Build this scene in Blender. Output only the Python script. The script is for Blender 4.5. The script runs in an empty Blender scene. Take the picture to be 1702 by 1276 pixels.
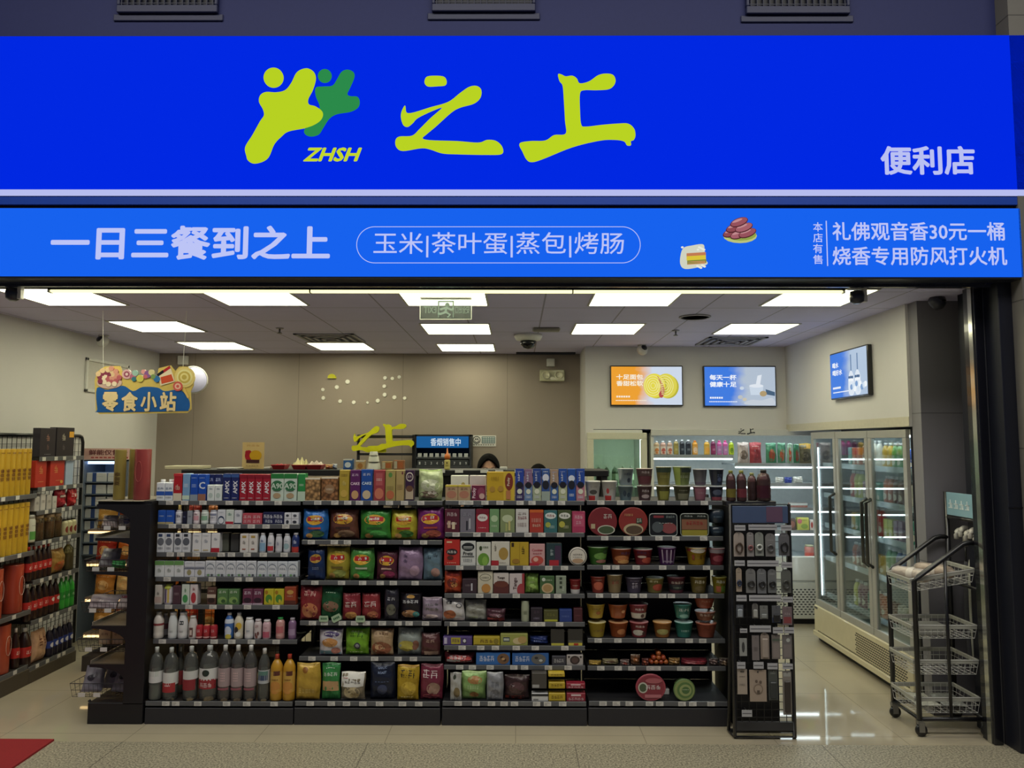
import bpy, math, random
from mathutils import Vector, Matrix, Euler
PI = math.pi
random.seed(7)
SC = bpy.context.scene
COL = SC.collection

# ---------------------------------------------------------------- camera, world, lights, exposure
EYE = 1.83
FOC = 1230.0                                   # focal length in pixels of the 1702 px wide frame
PITCH = math.atan((735 - 638) / FOC)
YAW = math.atan(7 / FOC)
ROLL = math.radians(0.12)
RM = Euler((PI / 2 + PITCH, 0, YAW)).to_matrix() @ Matrix.Rotation(ROLL, 3, 'Z')
cam_data = bpy.data.cameras.new('camera')
cam_data.sensor_width = 36.0
cam_data.lens = FOC * 36.0 / 1702
cam_data.clip_start = 0.05
cam = bpy.data.objects.new('camera', cam_data)
cam.matrix_world = Matrix.Translation((0, 0, EYE)) @ RM.to_4x4()
COL.objects.link(cam)
SC.camera = cam

SC.view_settings.view_transform = 'Standard'
SC.view_settings.look = 'None'
SC.view_settings.gamma = 1.0
SC.view_settings.exposure = 0.0
SC.view_settings.use_curve_mapping = False
SC.cycles.use_denoising = True
SC.cycles.max_bounces = 8
SC.cycles.transparent_max_bounces = 16
SC.cycles.sample_clamp_indirect = 4.0

world = bpy.data.worlds.new('mall_ambient')
world.use_nodes = True
bg = world.node_tree.nodes['Background']
bg.inputs['Color'].default_value = (0.60, 0.66, 0.95, 1)
bg.inputs['Strength'].default_value = 0.07
SC.world = world

def area_light(name, loc, size, power, color, rot=(0, 0, 0)):
    l = bpy.data.lights.new(name, 'AREA')
    l.shape = 'RECTANGLE'
    l.size, l.size_y = size
    l.energy = power
    l.color = color
    o = bpy.data.objects.new(name, l)
    o.location = loc
    o.rotation_euler = rot
    COL.objects.link(o)
    return o
# the unseen concourse ceiling lamps, set ahead of the camera to shade lower shelves
area_light('concourse_light', (0.0, 1.9, 5.9), (9.0, 1.6), 265, (1.0, 0.96, 0.86))
PANEL_E = (8.4, 8.1, 5.5)                     # radiance of the shop's ceiling panels

# ---------------------------------------------------------------- pixel -> place in the world
def ray(px, py):
    return RM @ Vector(((px - 851) / FOC, -(py - 638) / FOC, -1))
def atY(px, py, Y):
    d = ray(px, py); return Vector((0, 0, EYE)) + d * (Y / d.y)
def atZ(px, py, Z):
    d = ray(px, py); return Vector((0, 0, EYE)) + d * ((Z - EYE) / d.z)
def atX(px, py, X):
    d = ray(px, py); return Vector((0, 0, EYE)) + d * (X / d.x)

# ---------------------------------------------------------------- materials
def lin(h):
    if not isinstance(h, str):
        return tuple(h)
    if len(h) == 3:
        h = ''.join(c * 2 for c in h)
    out = []
    for i in (0, 2, 4):
        c = int(h[i:i + 2], 16) / 255
        out.append(c / 12.92 if c <= 0.04045 else ((c + 0.055) / 1.055) ** 2.4)
    return tuple(out)

MATS = {}
def mat(col, kind='plain', rough=None, **kw):
    key = (str(col), kind, rough, tuple(sorted(kw.items())))
    if key in MATS:
        return MATS[key]
    m = bpy.data.materials.new('%s_%s' % (kind, col if isinstance(col, str) else 'tone'))
    m.use_nodes = True
    nt = m.node_tree
    nd, lk = nt.nodes, nt.links
    p = nd['Principled BSDF']
    c = lin(col) + (1,)
    p.inputs['Base Color'].default_value = c
    p.inputs['Roughness'].default_value = 0.5 if rough is None else rough
    def noise(scale, detail=3):
        tc = nd.new('ShaderNodeTexCoord'); n = nd.new('ShaderNodeTexNoise')
        n.inputs['Scale'].default_value = scale; n.inputs['Detail'].default_value = detail
        lk.new(tc.outputs['Object'], n.inputs['Vector'])
        return n
    def vary(src, a, b):
        r = nd.new('ShaderNodeMapRange'); r.inputs['To Min'].default_value = a; r.inputs['To Max'].default_value = b
        lk.new(src, r.inputs['Value'])
        h = nd.new('ShaderNodeHueSaturation'); h.inputs['Color'].default_value = c
        lk.new(r.outputs['Result'], h.inputs['Value'])
        lk.new(h.outputs['Color'], p.inputs['Base Color'])
        return h
    if kind == 'plain':
        vary(noise(35).outputs['Fac'], 0.9, 1.08)
    elif kind == 'gloss':
        p.inputs['Roughness'].default_value = 0.22 if rough is None else rough
        p.inputs['Coat Weight'].default_value = 0.3
        vary(noise(20).outputs['Fac'], 0.93, 1.06)
    elif kind == 'foil':
        p.inputs['Roughness'].default_value = 0.3
        p.inputs['Metallic'].default_value = 0.15
        n = noise(28, 5)
        b = nd.new('ShaderNodeBump'); b.inputs['Strength'].default_value = 0.55; b.inputs['Distance'].default_value = 0.012
        lk.new(n.outputs['Fac'], b.inputs['Height']); lk.new(b.outputs['Normal'], p.inputs['Normal'])
        vary(n.outputs['Fac'], 0.8, 1.15)
    elif kind == 'metal':
        p.inputs['Metallic'].default_value = 0.9
        p.inputs['Roughness'].default_value = 0.35 if rough is None else rough
    elif kind == 'emit':
        p.inputs['Base Color'].default_value = (0, 0, 0, 1); p.inputs['Specular IOR Level'].default_value = 0.0
        p.inputs['Emission Color'].default_value = c
        p.inputs['Emission Strength'].default_value = kw.get('s', 1.0)
    elif kind == 'clear':
        nd.remove(p)
        t = nd.new('ShaderNodeBsdfTransparent'); t.inputs['Color'].default_value = c
        g = nd.new('ShaderNodeBsdfGlossy'); g.inputs['Roughness'].default_value = 0.06 if rough is None else rough
        g.inputs['Color'].default_value = (0.9, 0.9, 0.9, 1)
        lw = nd.new('ShaderNodeLayerWeight'); lw.inputs['Blend'].default_value = 0.25
        mr = nd.new('ShaderNodeMapRange'); mr.inputs['To Min'].default_value = kw.get('g', 0.04); mr.inputs['To Max'].default_value = 0.5
        lk.new(lw.outputs['Fresnel'], mr.inputs['Value'])
        mx = nd.new('ShaderNodeMixShader')
        lk.new(mr.outputs['Result'], mx.inputs['Fac']); lk.new(t.outputs[0], mx.inputs[1]); lk.new(g.outputs[0], mx.inputs[2])
        lk.new(mx.outputs[0], nd['Material Output'].inputs['Surface'])
    elif kind == 'pet':                         # thin clear plastic: mostly see-through, a little haze and shine
        nd.remove(p)
        t = nd.new('ShaderNodeBsdfTransparent'); t.inputs['Color'].default_value = c
        g = nd.new('ShaderNodeBsdfGlossy'); g.inputs['Roughness'].default_value = 0.12
        d_ = nd.new('ShaderNodeBsdfDiffuse'); d_.inputs['Color'].default_value = c
        m1 = nd.new('ShaderNodeMixShader'); m1.inputs['Fac'].default_value = 0.09
        lw = nd.new('ShaderNodeLayerWeight'); lw.inputs['Blend'].default_value = 0.35
        m2 = nd.new('ShaderNodeMixShader')
        lk.new(t.outputs[0], m1.inputs[1]); lk.new(d_.outputs[0], m1.inputs[2]); lk.new(lw.outputs['Fresnel'], m2.inputs['Fac'])
        lk.new(m1.outputs[0], m2.inputs[1]); lk.new(g.outputs[0], m2.inputs[2]); lk.new(m2.outputs[0], nd['Material Output'].inputs['Surface'])
    elif kind == 'frost':
        nd.remove(p)
        t = nd.new('ShaderNodeBsdfTransparent'); t.inputs['Color'].default_value = c
        g = nd.new('ShaderNodeBsdfDiffuse'); g.inputs['Color'].default_value = c
        mx = nd.new('ShaderNodeMixShader'); mx.inputs['Fac'].default_value = kw.get('g', 0.4)
        lk.new(t.outputs[0], mx.inputs[1]); lk.new(g.outputs[0], mx.inputs[2])
        lk.new(mx.outputs[0], nd['Material Output'].inputs['Surface'])
    elif kind == 'tiles':                       # joints on a w x h grid, e.g. ceiling tiles, panels, floor slabs
        tc = nd.new('ShaderNodeTexCoord'); mp = nd.new('ShaderNodeMapping')
        mp.inputs['Rotation'].default_value = kw.get('rot', (0, 0, 0)); mp.inputs['Location'].default_value = kw.get('loc', (0, 0, 0))
        br = nd.new('ShaderNodeTexBrick'); br.offset = kw.get('off', 0.0); br.offset_frequency = 1
        br.inputs['Scale'].default_value = 1
        br.inputs['Brick Width'].default_value = kw['w']; br.inputs['Row Height'].default_value = kw['h']
        br.inputs['Mortar Size'].default_value = kw.get('j', 0.004); br.inputs['Mortar Smooth'].default_value = 0.0
        d = kw.get('dark', 0.45)
        n = noise(kw.get('ns', 6), 6)
        h = vary(n.outputs['Fac'], 1 - kw.get('nv', 0.05), 1 + kw.get('nv', 0.05))
        hd = nd.new('ShaderNodeHueSaturation'); hd.inputs['Value'].default_value = d
        lk.new(h.outputs['Color'], hd.inputs['Color'])
        lk.new(tc.outputs['Object'], mp.inputs['Vector']); lk.new(mp.outputs['Vector'], br.inputs['Vector'])
        lk.new(h.outputs['Color'], br.inputs['Color1']); lk.new(h.outputs['Color'], br.inputs['Color2']); lk.new(hd.outputs['Color'], br.inputs['Mortar'])
        lk.new(br.outputs['Color'], p.inputs['Base Color'])
        p.inputs['Roughness'].default_value = 0.6 if rough is None else rough
    elif kind == 'granite':
        v = noise(90, 8); w_ = noise(14, 3)
        cr = nd.new('ShaderNodeValToRGB')
        cr.color_ramp.elements[0].position = 0.36; cr.color_ramp.elements[0].color = tuple(x * 0.35 for x in c[:3]) + (1,)
        cr.color_ramp.elements[1].position = 0.62; cr.color_ramp.elements[1].color = tuple(min(1, x * 1.45) for x in c[:3]) + (1,)
        lk.new(v.outputs['Fac'], cr.inputs['Fac']); lk.new(cr.outputs['Color'], p.inputs['Base Color'])
        p.inputs['Roughness'].default_value = 0.42
    elif kind == 'fabric':
        n = noise(220, 2); vary(n.outputs['Fac'], 0.6, 1.3); p.inputs['Roughness'].default_value = 0.95
    elif kind == 'nuts':                        # nuts, biscuits: speckled food seen through a clear pack
        tc = nd.new('ShaderNodeTexCoord'); v = nd.new('ShaderNodeTexVoronoi'); v.inputs['Scale'].default_value = kw.get('sc', 45)
        lk.new(tc.outputs['Object'], v.inputs['Vector'])
        cr = nd.new('ShaderNodeValToRGB')
        cr.color_ramp.elements[0].color = tuple(min(1, x * 1.5) for x in c[:3]) + (1,); cr.color_ramp.elements[1].color = tuple(x * 0.3 for x in c[:3]) + (1,)
        cr.color_ramp.elements[1].position = 0.75
        lk.new(v.outputs['Distance'], cr.inputs['Fac']); lk.new(cr.outputs['Color'], p.inputs['Base Color'])
    elif kind == 'screen':                      # a lit display fading from one colour to another
        tc = nd.new('ShaderNodeTexCoord'); sx = nd.new('ShaderNodeSeparateXYZ'); lk.new(tc.outputs['Generated'], sx.inputs[0])
        n = nd.new('ShaderNodeTexNoise'); n.inputs['Scale'].default_value = 4; lk.new(tc.outputs['Generated'], n.inputs['Vector'])
        ad = nd.new('ShaderNodeMath'); ad.operation = 'MULTIPLY_ADD'; ad.inputs[1].default_value = 0.25
        lk.new(n.outputs['Fac'], ad.inputs[0]); lk.new(sx.outputs[kw.get('ax', 'X')], ad.inputs[2])
        cr = nd.new('ShaderNodeValToRGB'); e = cr.color_ramp.elements
        e[0].position = 0.48; e[0].color = c; e[1].position = 0.72; e[1].color = lin(kw['to']) + (1,)
        lk.new(ad.outputs[0], cr.inputs['Fac'])
        p.inputs['Base Color'].default_value = (0.02, 0.02, 0.02, 1)
        lk.new(cr.outputs['Color'], p.inputs['Emission Color']); p.inputs['Emission Strength'].default_value = 1.0
    MATS[key] = m
    return m

# ---------------------------------------------------------------- mesh building
class MB:
    def __init__(s):
        s.v, s.f, s.mi, s.sm, s.mats = [], [], [], [], []
    def m(s, mt):
        if mt not in s.mats: s.mats.append(mt)
        return s.mats.index(mt)
    def add(s, vs, fs, mt, smooth=False):
        b = len(s.v); s.v.extend(tuple(v) for v in vs); i = s.m(mt)
        for f in fs:
            s.f.append(tuple(b + k for k in f)); s.mi.append(i); s.sm.append(smooth)
    def box(s, x0, x1, y0, y1, z0, z1, mt, c=0.0):
        lo, hi = (min(x0, x1), min(y0, y1), min(z0, z1)), (max(x0, x1), max(y0, y1), max(z0, z1))
        c = min(c, 0.45 * min(hi[k] - lo[k] for k in range(3)))
        if c <= 0:
            vs = [(hi[0] if i & 1 else lo[0], hi[1] if i & 2 else lo[1], hi[2] if i & 4 else lo[2]) for i in range(8)]
            s.add(vs, [(0, 2, 3, 1), (4, 5, 7, 6), (0, 1, 5, 4), (2, 6, 7, 3), (0, 4, 6, 2), (1, 3, 7, 5)], mt); return
        vs, ix = [], {}
        for i in range(8):
            for a in range(3):
                p = []
                for k in range(3):
                    up = (i >> k) & 1
                    p.append((hi[k] if up else lo[k]) if k == a else (hi[k] - c if up else lo[k] + c))
                ix[i, a] = len(vs); vs.append(p)
        fs = []
        for a in range(3):
            b_, c_ = (a + 1) % 3, (a + 2) % 3
            for sgn in (0, 1):
                q = [sgn << a | (i << b_) | (j << c_) for i, j in ((0, 0), (1, 0), (1, 1), (0, 1))]
                f = [ix[k, a] for k in q]
                fs.append(f if sgn else f[::-1])
            for i in (0, 1):
                for j in (0, 1):
                    c0 = (i << b_) | (j << c_); c1 = c0 | (1 << a)
                    f = [ix[c0, b_], ix[c1, b_], ix[c1, c_], ix[c0, c_]]
                    fs.append(f if (i ^ j) else f[::-1])
        for i in range(8):
            f = [ix[i, 0], ix[i, 1], ix[i, 2]]
            fs.append(f if bin(i).count('1') % 2 else f[::-1])
        s.add(vs, fs, mt)
    def bar(s, p, q, r, mt, n=6):
        s.path([p, q], r, mt, n)
    def path(s, pts, r, mt, n=8, closed=False):
        pts = [Vector(p) for p in pts]; rings = []
        N = len(pts)
        for i, p in enumerate(pts):
            a = pts[i - 1] if (i or closed) else p; b = pts[(i + 1) % N] if (i < N - 1 or closed) else p
            t = (b - a).normalized()
            up = Vector((0, 0, 1)) if abs(t.z) < 0.95 else Vector((0, 1, 0))
            e = t.cross(up).normalized(); g = e.cross(t)
            rr = r[i] if isinstance(r, (list, tuple)) else r
            rings.append([p + (e * math.cos(2 * PI * k / n) + g * math.sin(2 * PI * k / n)) * rr for k in range(n)])
        vs = [v for g in rings for v in g]; fs = []
        for i in range(N if closed else N - 1):
            j = (i + 1) % N
            for k in range(n):
                fs.append((i * n + k, i * n + (k + 1) % n, j * n + (k + 1) % n, j * n + k))
        if not closed:
            fs.append(tuple(range(n))[::-1]); fs.append(tuple((N - 1) * n + k for k in range(n)))
        s.add(vs, fs, mt, n > 6)
    def lathe(s, prof, mt, n=20, c=(0, 0, 0), axis='z', cap=True):
        vs, fs = [], []
        for r, z in prof:
            for k in range(n):
                a = 2 * PI * k / n
                x, y = r * math.cos(a), r * math.sin(a)
                vs.append((c[0] + x, c[1] + y, c[2] + z) if axis == 'z' else ((c[0] + x, c[1] - z, c[2] + y) if axis == 'y' else (c[0] + z, c[1] + x, c[2] + y)))
        for i in range(len(prof) - 1):
            for k in range(n):
                fs.append((i * n + k, i * n + (k + 1) % n, (i + 1) * n + (k + 1) % n, (i + 1) * n + k))
        s.add(vs, fs, mt, True)
        if cap:
            b = len(s.v) - len(vs); i = s.m(mt)
            for f in (tuple(b + k for k in range(n))[::-1], tuple(b + (len(prof) - 1) * n + k for k in range(n))):
                s.f.append(f); s.mi.append(i); s.sm.append(False)
    def prism(s, pts, y0, y1, mt):               # outline in x,z pushed along y
        n = len(pts)
        vs = [(x, y0, z) for x, z in pts] + [(x, y1, z) for x, z in pts]
        s.add(vs, [tuple(range(n)), tuple(range(2 * n - 1, n - 1, -1))] + [(i, n + i, n + (i + 1) % n, (i + 1) % n) for i in range(n)], mt)
    def grid(s, fn, nu, nv, mt, smooth=True):
        vs = [fn(i / nu, j / nv) for j in range(nv + 1) for i in range(nu + 1)]
        s.add(vs, [(j * (nu + 1) + i, j * (nu + 1) + i + 1, (j + 1) * (nu + 1) + i + 1, (j + 1) * (nu + 1) + i) for j in range(nv) for i in range(nu)], mt, smooth)
    def wire(s, x0, x1, z0, z1, y, nx, nz, r, mt):  # a flat wire grid in the x,z plane
        for i in range(nx + 1):
            x = x0 + (x1 - x0) * i / nx; s.box(x - r, x + r, y - r, y + r, z0, z1, mt)
        for i in range(nz + 1):
            z = z0 + (z1 - z0) * i / nz; s.box(x0, x1, y + r, y + 3 * r, z - r, z + r, mt)
    def mesh(s, name):
        me = bpy.data.meshes.new(name)
        me.from_pydata(s.v, [], s.f)
        for x in s.mats: me.materials.append(x)
        me.polygons.foreach_set('material_index', s.mi)
        me.polygons.foreach_set('use_smooth', s.sm)
        me.update()
        return me
    def build(s, name, parent=None, loc=(0, 0, 0), rot=(0, 0, 0), **kw):
        return link(name, s.mesh(name), parent, loc, rot, **kw)

def link(name, me, parent=None, loc=(0, 0, 0), rot=(0, 0, 0), label=None, cat=None, group=None, kind=None):
    o = bpy.data.objects.new(name, me)
    COL.objects.link(o)
    o.location = loc; o.rotation_euler = rot
    if parent is not None: o.parent = parent
    if label: o['label'] = label
    if cat: o['category'] = cat
    if group: o['group'] = group
    if kind: o['kind'] = kind
    return o
def thing(name, label, cat, loc=(0, 0, 0), rot=(0, 0, 0), group=None):
    return link(name, None, None, loc, rot, label, cat, group)
def structure(mb, name, **kw):
    return mb.build(name, kind='structure', **kw)

# ---------------------------------------------------------------- lettering and outlines
TXT = {}
def glyphs(text, bold=0.0):
    """Flat letter shapes as (verts, faces), em = 1, centred; nothing is linked to the scene."""
    k = (text, bold)
    if k not in TXT:
        c = bpy.data.curves.new('t', 'FONT'); c.body = text; c.fill_mode = 'FRONT'; c.resolution_u = 2
        o = bpy.data.objects.new('t', c); COL.objects.link(o)
        me = bpy.data.meshes.new_from_object(o.evaluated_get(bpy.context.evaluated_depsgraph_get()))
        vs = [(v.co.x, v.co.y) for v in me.vertices]; fs = [tuple(p.vertices) for p in me.polygons]
        bpy.data.meshes.remove(me); bpy.data.objects.remove(o); bpy.data.curves.remove(c)
        x0, x1 = min(v[0] for v in vs), max(v[0] for v in vs); y0, y1 = min(v[1] for v in vs), max(v[1] for v in vs)
        vs = [(x - (x0 + x1) / 2, y - (y0 + y1) / 2, 0.0) for x, y in vs]
        if bold:                                 # heavier strokes: the same letter laid over itself a few times
            base, fb, n0 = vs, fs, len(vs); vs, fs = [], []
            for i in range(8 if bold > 0.012 else 4):
                a = 2 * PI * i / (8 if bold > 0.012 else 4)
                vs += [(x + bold * math.cos(a), y + bold * math.sin(a), i * 0.00004) for x, y, _ in base]; fs += [tuple(v + i * n0 for v in f) for f in fb]
            x0 -= bold; x1 += bold; y0 -= bold; y1 += bold
        TXT[k] = (vs, fs, x1 - x0, y1 - y0)
    return TXT[k]
def text_fit(mb, text, x0, x1, z0, z1, y, mt, bold=0.02, shear=0.0, flip=False):
    """Letters stretched to a rectangle of the x,z plane at depth y, facing -y."""
    vs, fs, w, h = glyphs(text, bold)
    sx, sz = (x1 - x0) / w * (-1 if flip else 1), (z1 - z0) / h
    mb.add([((x0 + x1) / 2 + x * sx + shear * yy * sz, y - q if not flip else y + q, (z0 + z1) / 2 + yy * sz) for x, yy, q in vs], fs, mt)
def smooth(pts, k=5):
    n, out = len(pts), []
    for i in range(n):
        a, b, c, d = (Vector(pts[(i + j - 1) % n]) for j in range(4))
        for t in range(k):
            u = t / k
            out.append(0.5 * ((2 * b) + (c - a) * u + (2 * a - 5 * b + 4 * c - d) * u * u + (3 * b - a - 3 * c + d) * u ** 3))
    return [(p.x, p.y) for p in out]
def circle(x, y, r, n=28, ry=None):
    return [(x + r * math.cos(2 * PI * i / n), y + (ry or r) * math.sin(2 * PI * i / n)) for i in range(n)]
# brush letters and the two-figure emblem, traced as outlines (x right, y down)
ZHI = smooth([(1347,352),(1352,375),(1375,375),(1430,358),(1490,340),(1530,310),(1560,290),(1585,287),(1600,300),(1597,325),(1575,345),(1530,358),(1500,375),(1450,420),(1420,445),(1405,460),(1430,467),(1520,470),(1590,475),(1620,466),(1650,470),(1670,490),(1668,512),(1620,515),(1520,513),(1470,510),(1430,497),(1400,493),(1340,502),(1318,490),(1315,468),(1328,455),(1370,452),(1395,430),(1430,395),(1470,359),(1440,368),(1390,392),(1372,410),(1355,422),(1340,415),(1333,390),(1336,370)])
DOT = smooth([(1412,268),(1420,256),(1445,253),(1475,256),(1485,270),(1480,284),(1455,287),(1425,288),(1413,280)])
SHANG = smooth([(1855,248),(1867,249),(1880,255),(1902,253),(1917,262),(1927,278),(1957,272),(1987,252),(2012,246),(2037,250),(2046,268),(2040,285),(2022,297),(1982,300),(1942,300),(1928,312),(1928,370),(1932,415),(1947,422),(2002,416),(2052,412),(2087,412),(2107,428),(2112,450),(2107,465),(2097,470),(2097,483),(2084,483),(2074,470),(2042,465),(1992,468),(1902,490),(1802,530),(1767,539),(1750,530),(1737,505),(1727,478),(1762,470),(1812,468),(1842,450),(1880,445),(1878,400),(1874,330),(1870,285),(1860,270)])
FIG = smooth([(820,520),(816,490),(840,450),(865,405),(878,385),(875,365),(862,340),(866,318),(885,307),(920,308),(950,300),(970,275),(985,245),(1003,232),(1025,229),(1045,242),(1050,265),(1040,300),(1025,330),(1028,348),(1050,355),(1072,372),(1072,392),(1055,410),(1020,425),(960,437),(935,455),(912,480),(895,520),(875,537),(845,544),(826,535)])
FIG2 = smooth([(1050,292),(1075,288),(1105,285),(1120,265),(1135,240),(1155,232),(1175,240),(1178,258),(1165,290),(1155,312),(1165,320),(1188,322),(1196,338),(1190,358),(1165,372),(1120,380),(1095,395),(1075,425),(1060,447),(1035,454),(1015,447),(1013,430),(1040,400),(1060,370),(1062,350),(1050,320)])
HEAD, HEAD2 = circle(910, 259, 33), circle(1080, 253, 23)
def fit(pts, sx, sz, ox, oz):                    # outline (x right, y down) -> x,z
    return [(ox + x * sx, oz - y * sz) for x, y in pts]

# ================================================================ THE SETTING
ZC = EYE + 1.0                                   # shop ceiling
YB, YR = 8.33, 7.68                              # back wall, wall over the coolers
XL, XF = -4.05, 2.80                             # left wall, front of the right hand fridge
YT = 4.67                                        # threshold between shop floor and concourse
YS = 4.45                                        # face of the lit signs
W_ = lambda c, **k: mat(c, 'tiles', **k)
wall_white = mat('d2d0ce', 'tiles', w=50, h=50, j=0.0, nv=0.03, rough=0.7)

b = MB(); b.box(-9, 9, YT, 9.2, -0.1, 0, W_('aea48f', w=0.8, h=0.8, j=0.003, dark=0.7, nv=0.1, ns=3, rough=0.045), 0)
structure(b, 'floor')
b = MB(); b.box(-9, 9, -4, YT, -0.1, 0, mat('9b9482', 'granite'))
for x in (-2.4, -0.9, 0.36, 1.86, 3.3):
    b.box(x - 0.002, x + 0.002, -4, YT, -0.02, 0.0006, mat('55514a'))
structure(b, 'floor_concourse')
b = MB(); b.box(XL - 0.1, 3.6, YT + 0.02, YB + 0.1, ZC, ZC + 0.1, W_('cdcaea', w=0.6, h=0.6, j=0.006, dark=0.5, nv=0.04, loc=(-0.2, -0.06, 0), rough=0.75))
structure(b, 'ceiling')
b = MB(); b.box(XL - 0.12, XL, YT, YB + 0.1, 0, ZC, wall_white)
structure(b, 'wall_left')
b = MB(); b.box(XL, 0.78, YB, YB + 0.12, 0, ZC, W_('968a80', w=1.18, h=9, j=0.004, dark=0.7, rot=(PI / 2, 0, 0), loc=(0.1, 0, 0), nv=0.03))
structure(b, 'wall_back')
zt = atY(1020, 713, YR).z                        # top of the coolers
b = MB(); b.box(0.80, 3.4, YR, YR + 0.15, zt, ZC, wall_white); b.box(0.72, 0.80, YR, YB - 0.001, 0, ZC, wall_white)
structure(b, 'wall_back_right')
b = MB(); b.box(0.8, 3.5, YB + 0.02, YB + 0.12, 0, zt, mat('77776f')); structure(b, 'wall_niche')
zf = atX(1352, 715, XF).z                        # top of the right fridge
b = MB(); b.box(XF, XF + 0.1, 5.29, YR, zf, ZC, wall_white); b.box(XF - 0.004, XF, 5.29, YR, zf, zf + 0.07, mat('c9c3ae'))
structure(b, 'wall_right')
b = MB(); b.box(3.45, 3.55, 5.2, 8.4, 0, ZC, mat('6a6a6a')); structure(b, 'wall_right_rear')
b = MB(); b.box(XF + 0.02, 3.6, 5.17, 5.29, 0, ZC, W_('7a787e', w=9, h=1.02, j=0.004, dark=0.6, rot=(PI / 2, 0, 0), nv=0.03, rough=0.6))
b.box(3.22, 3.235, 5.155, 5.17, 0, ZC, mat('50505a')); 
structure(b, 'wall_front_right')
# entrance jamb at the right: dark glossy uprights, then the stone pier
dk = mat('14151c', 'gloss', 0.2)
xj = atY(1650, 900, YT).x
b = MB(); b.box(xj - 0.045, xj + 0.01, YT, YT + 0.12, 0, ZC, dk, 0.004); b.box(xj + 0.01, xj + 0.028, YT + 0.02, YT + 0.05, 0, ZC, mat('b9b9bd', 'metal', 0.15)); b.box(xj - 0.052, xj - 0.045, YT + 0.02, YT + 0.06, 0, ZC, mat('c9c9c0', 'metal', 0.15))
structure(b, 'trim_1')
b = MB(); b.box(xj + 0.03, xj + 0.115, YT - 0.12, YT + 0.3, 0, 4.3, mat('1b1d28', 'plain', 0.35), 0.003); b.box(xj + 0.03, xj + 0.115, YT - 0.125, YT - 0.12, 1.44, 1.446, dk)
structure(b, 'trim_2')
b = MB(); b.box(xj + 0.115, 9, YT - 0.22, YT + 0.4, 0, 6, mat('6d6a64', 'tiles', w=0.9, h=0.9, j=0.004, rot=(PI / 2, 0, 0), nv=0.08, ns=9))
structure(b, 'wall_pier')
b = MB(); b.bar((xj + 0.13, YT - 0.32, 0.16), (6, YT - 0.32, 0.10), 0.02, mat('c9c9c4', 'metal', 0.2), 10)
b.box(xj + 0.125, xj + 0.145, YT - 0.34, YT - 0.215, 0.145, 0.175, mat('c9c9c4', 'metal', 0.2))
b.build('guard_rail', label='low polished steel bumper rail on the stone pier by the entrance', cat='rail')
# bulkhead over the signs, with three air grilles
zb = atY(800, 60, YS).z
b = MB(); b.box(-9, 9, YS + 0.12, YS + 0.3, ZC - 0.0, 6.5, mat('252c60', 'plain', 0.7))  # blue glare of the sign is put into the bulkhead's colour
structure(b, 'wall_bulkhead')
for i, (a, c, y) in enumerate(((195, 362, 22), (718, 890, 20), (1240, 1412, 24))):
    p, q = atY(a, y, YS + 0.1), atY(c, y + 1, YS + 0.1)
    t = thing('air_grille', ('left', 'middle', 'right')[i] + ' dark air grille in the bulkhead above the blue sign, ' + ('left of the emblem' if i == 0 else 'over the first brush letter' if i == 1 else 'near the right end'), 'air vent', ((p.x + q.x) / 2, YS + 0.12, p.z), group='air grilles above the sign')
    w = (q.x - p.x) / 2
    m1 = mat('23284c', 'plain', 0.5); b = MB()
    for x0, x1, z0, z1 in ((-w, w, 0, 0.05), (-w, w, 0.4, 0.44), (-w, -w + 0.02, 0.05, 0.4), (w - 0.02, w, 0.05, 0.4)):
        b.box(x0, x1, -0.035, 0, z0, z1, m1, 0.004)
    b.box(-w - 0.03, w + 0.03, -0.012, 0, -0.045, 0, m1, 0.004)
    b.build('frame', t)
    b = MB(); b.box(-w + 0.02, w - 0.02, -0.006, 0, 0.05, 0.4, mat('0c0e1c')); b.build('backing', t)
    b = MB()
    for k in range(16):
        x = -w + 0.03 + (2 * w - 0.06) * k / 15
        b.box(x - 0.003, x + 0.003, -0.03, -0.006, 0.05, 0.4, mat('181c38'))
    for k in range(5):
        b.box(-w + 0.02, w - 0.02, -0.028, -0.024, 0.06 + 0.07 * k, 0.066 + 0.07 * k, mat('181c38'))
    b.build('louvre', t)
# door track and header under the signs
zs = atY(800, 462, YS).z
zh = atY(800, 474, YT).z
b = MB(); b.box(-9, xj + 0.1, YS + 0.02, YT + 0.14, ZC + 0.001, ZC + 0.08, mat('50525e', 'plain', 0.4)); structure(b, 'trim_3')
b = MB(); b.box(-9, xj, YT - 0.06, YT - 0.02, zh - 0.012, zh + 0.03, mat('a9a79c', 'metal', 0.3), 0.004); b.box(-9, xj, YT - 0.1, YT - 0.07, zh - 0.03, zh - 0.012, mat('20222e', 'gloss')); structure(b, 'trim_4')
# red entrance mat
p, q, r_ = atZ(90, 1231, 0), atZ(24, 1276, 0), atZ(-60, 1231, 0)
b = MB(); mm = mat('8e1c22', 'fabric'); dx = (q - p)
pts = [(p.x - 1.2, p.y), (p.x, p.y), (p.x + dx.x * 6, p.y + dx.y * 6), (p.x - 1.2, p.y + dx.y * 6)]
b.add([(x, y, 0.0005) for x, y in pts] + [(x, y, 0.012) for x, y in pts], [(3, 2, 1, 0), (4, 5, 6, 7), (0, 1, 5, 4), (1, 2, 6, 5), (2, 3, 7, 6), (3, 0, 4, 7)], mm)
b.build('entrance_mat', label='red entrance mat on the granite floor at the left of the shop front', cat='mat')

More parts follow.
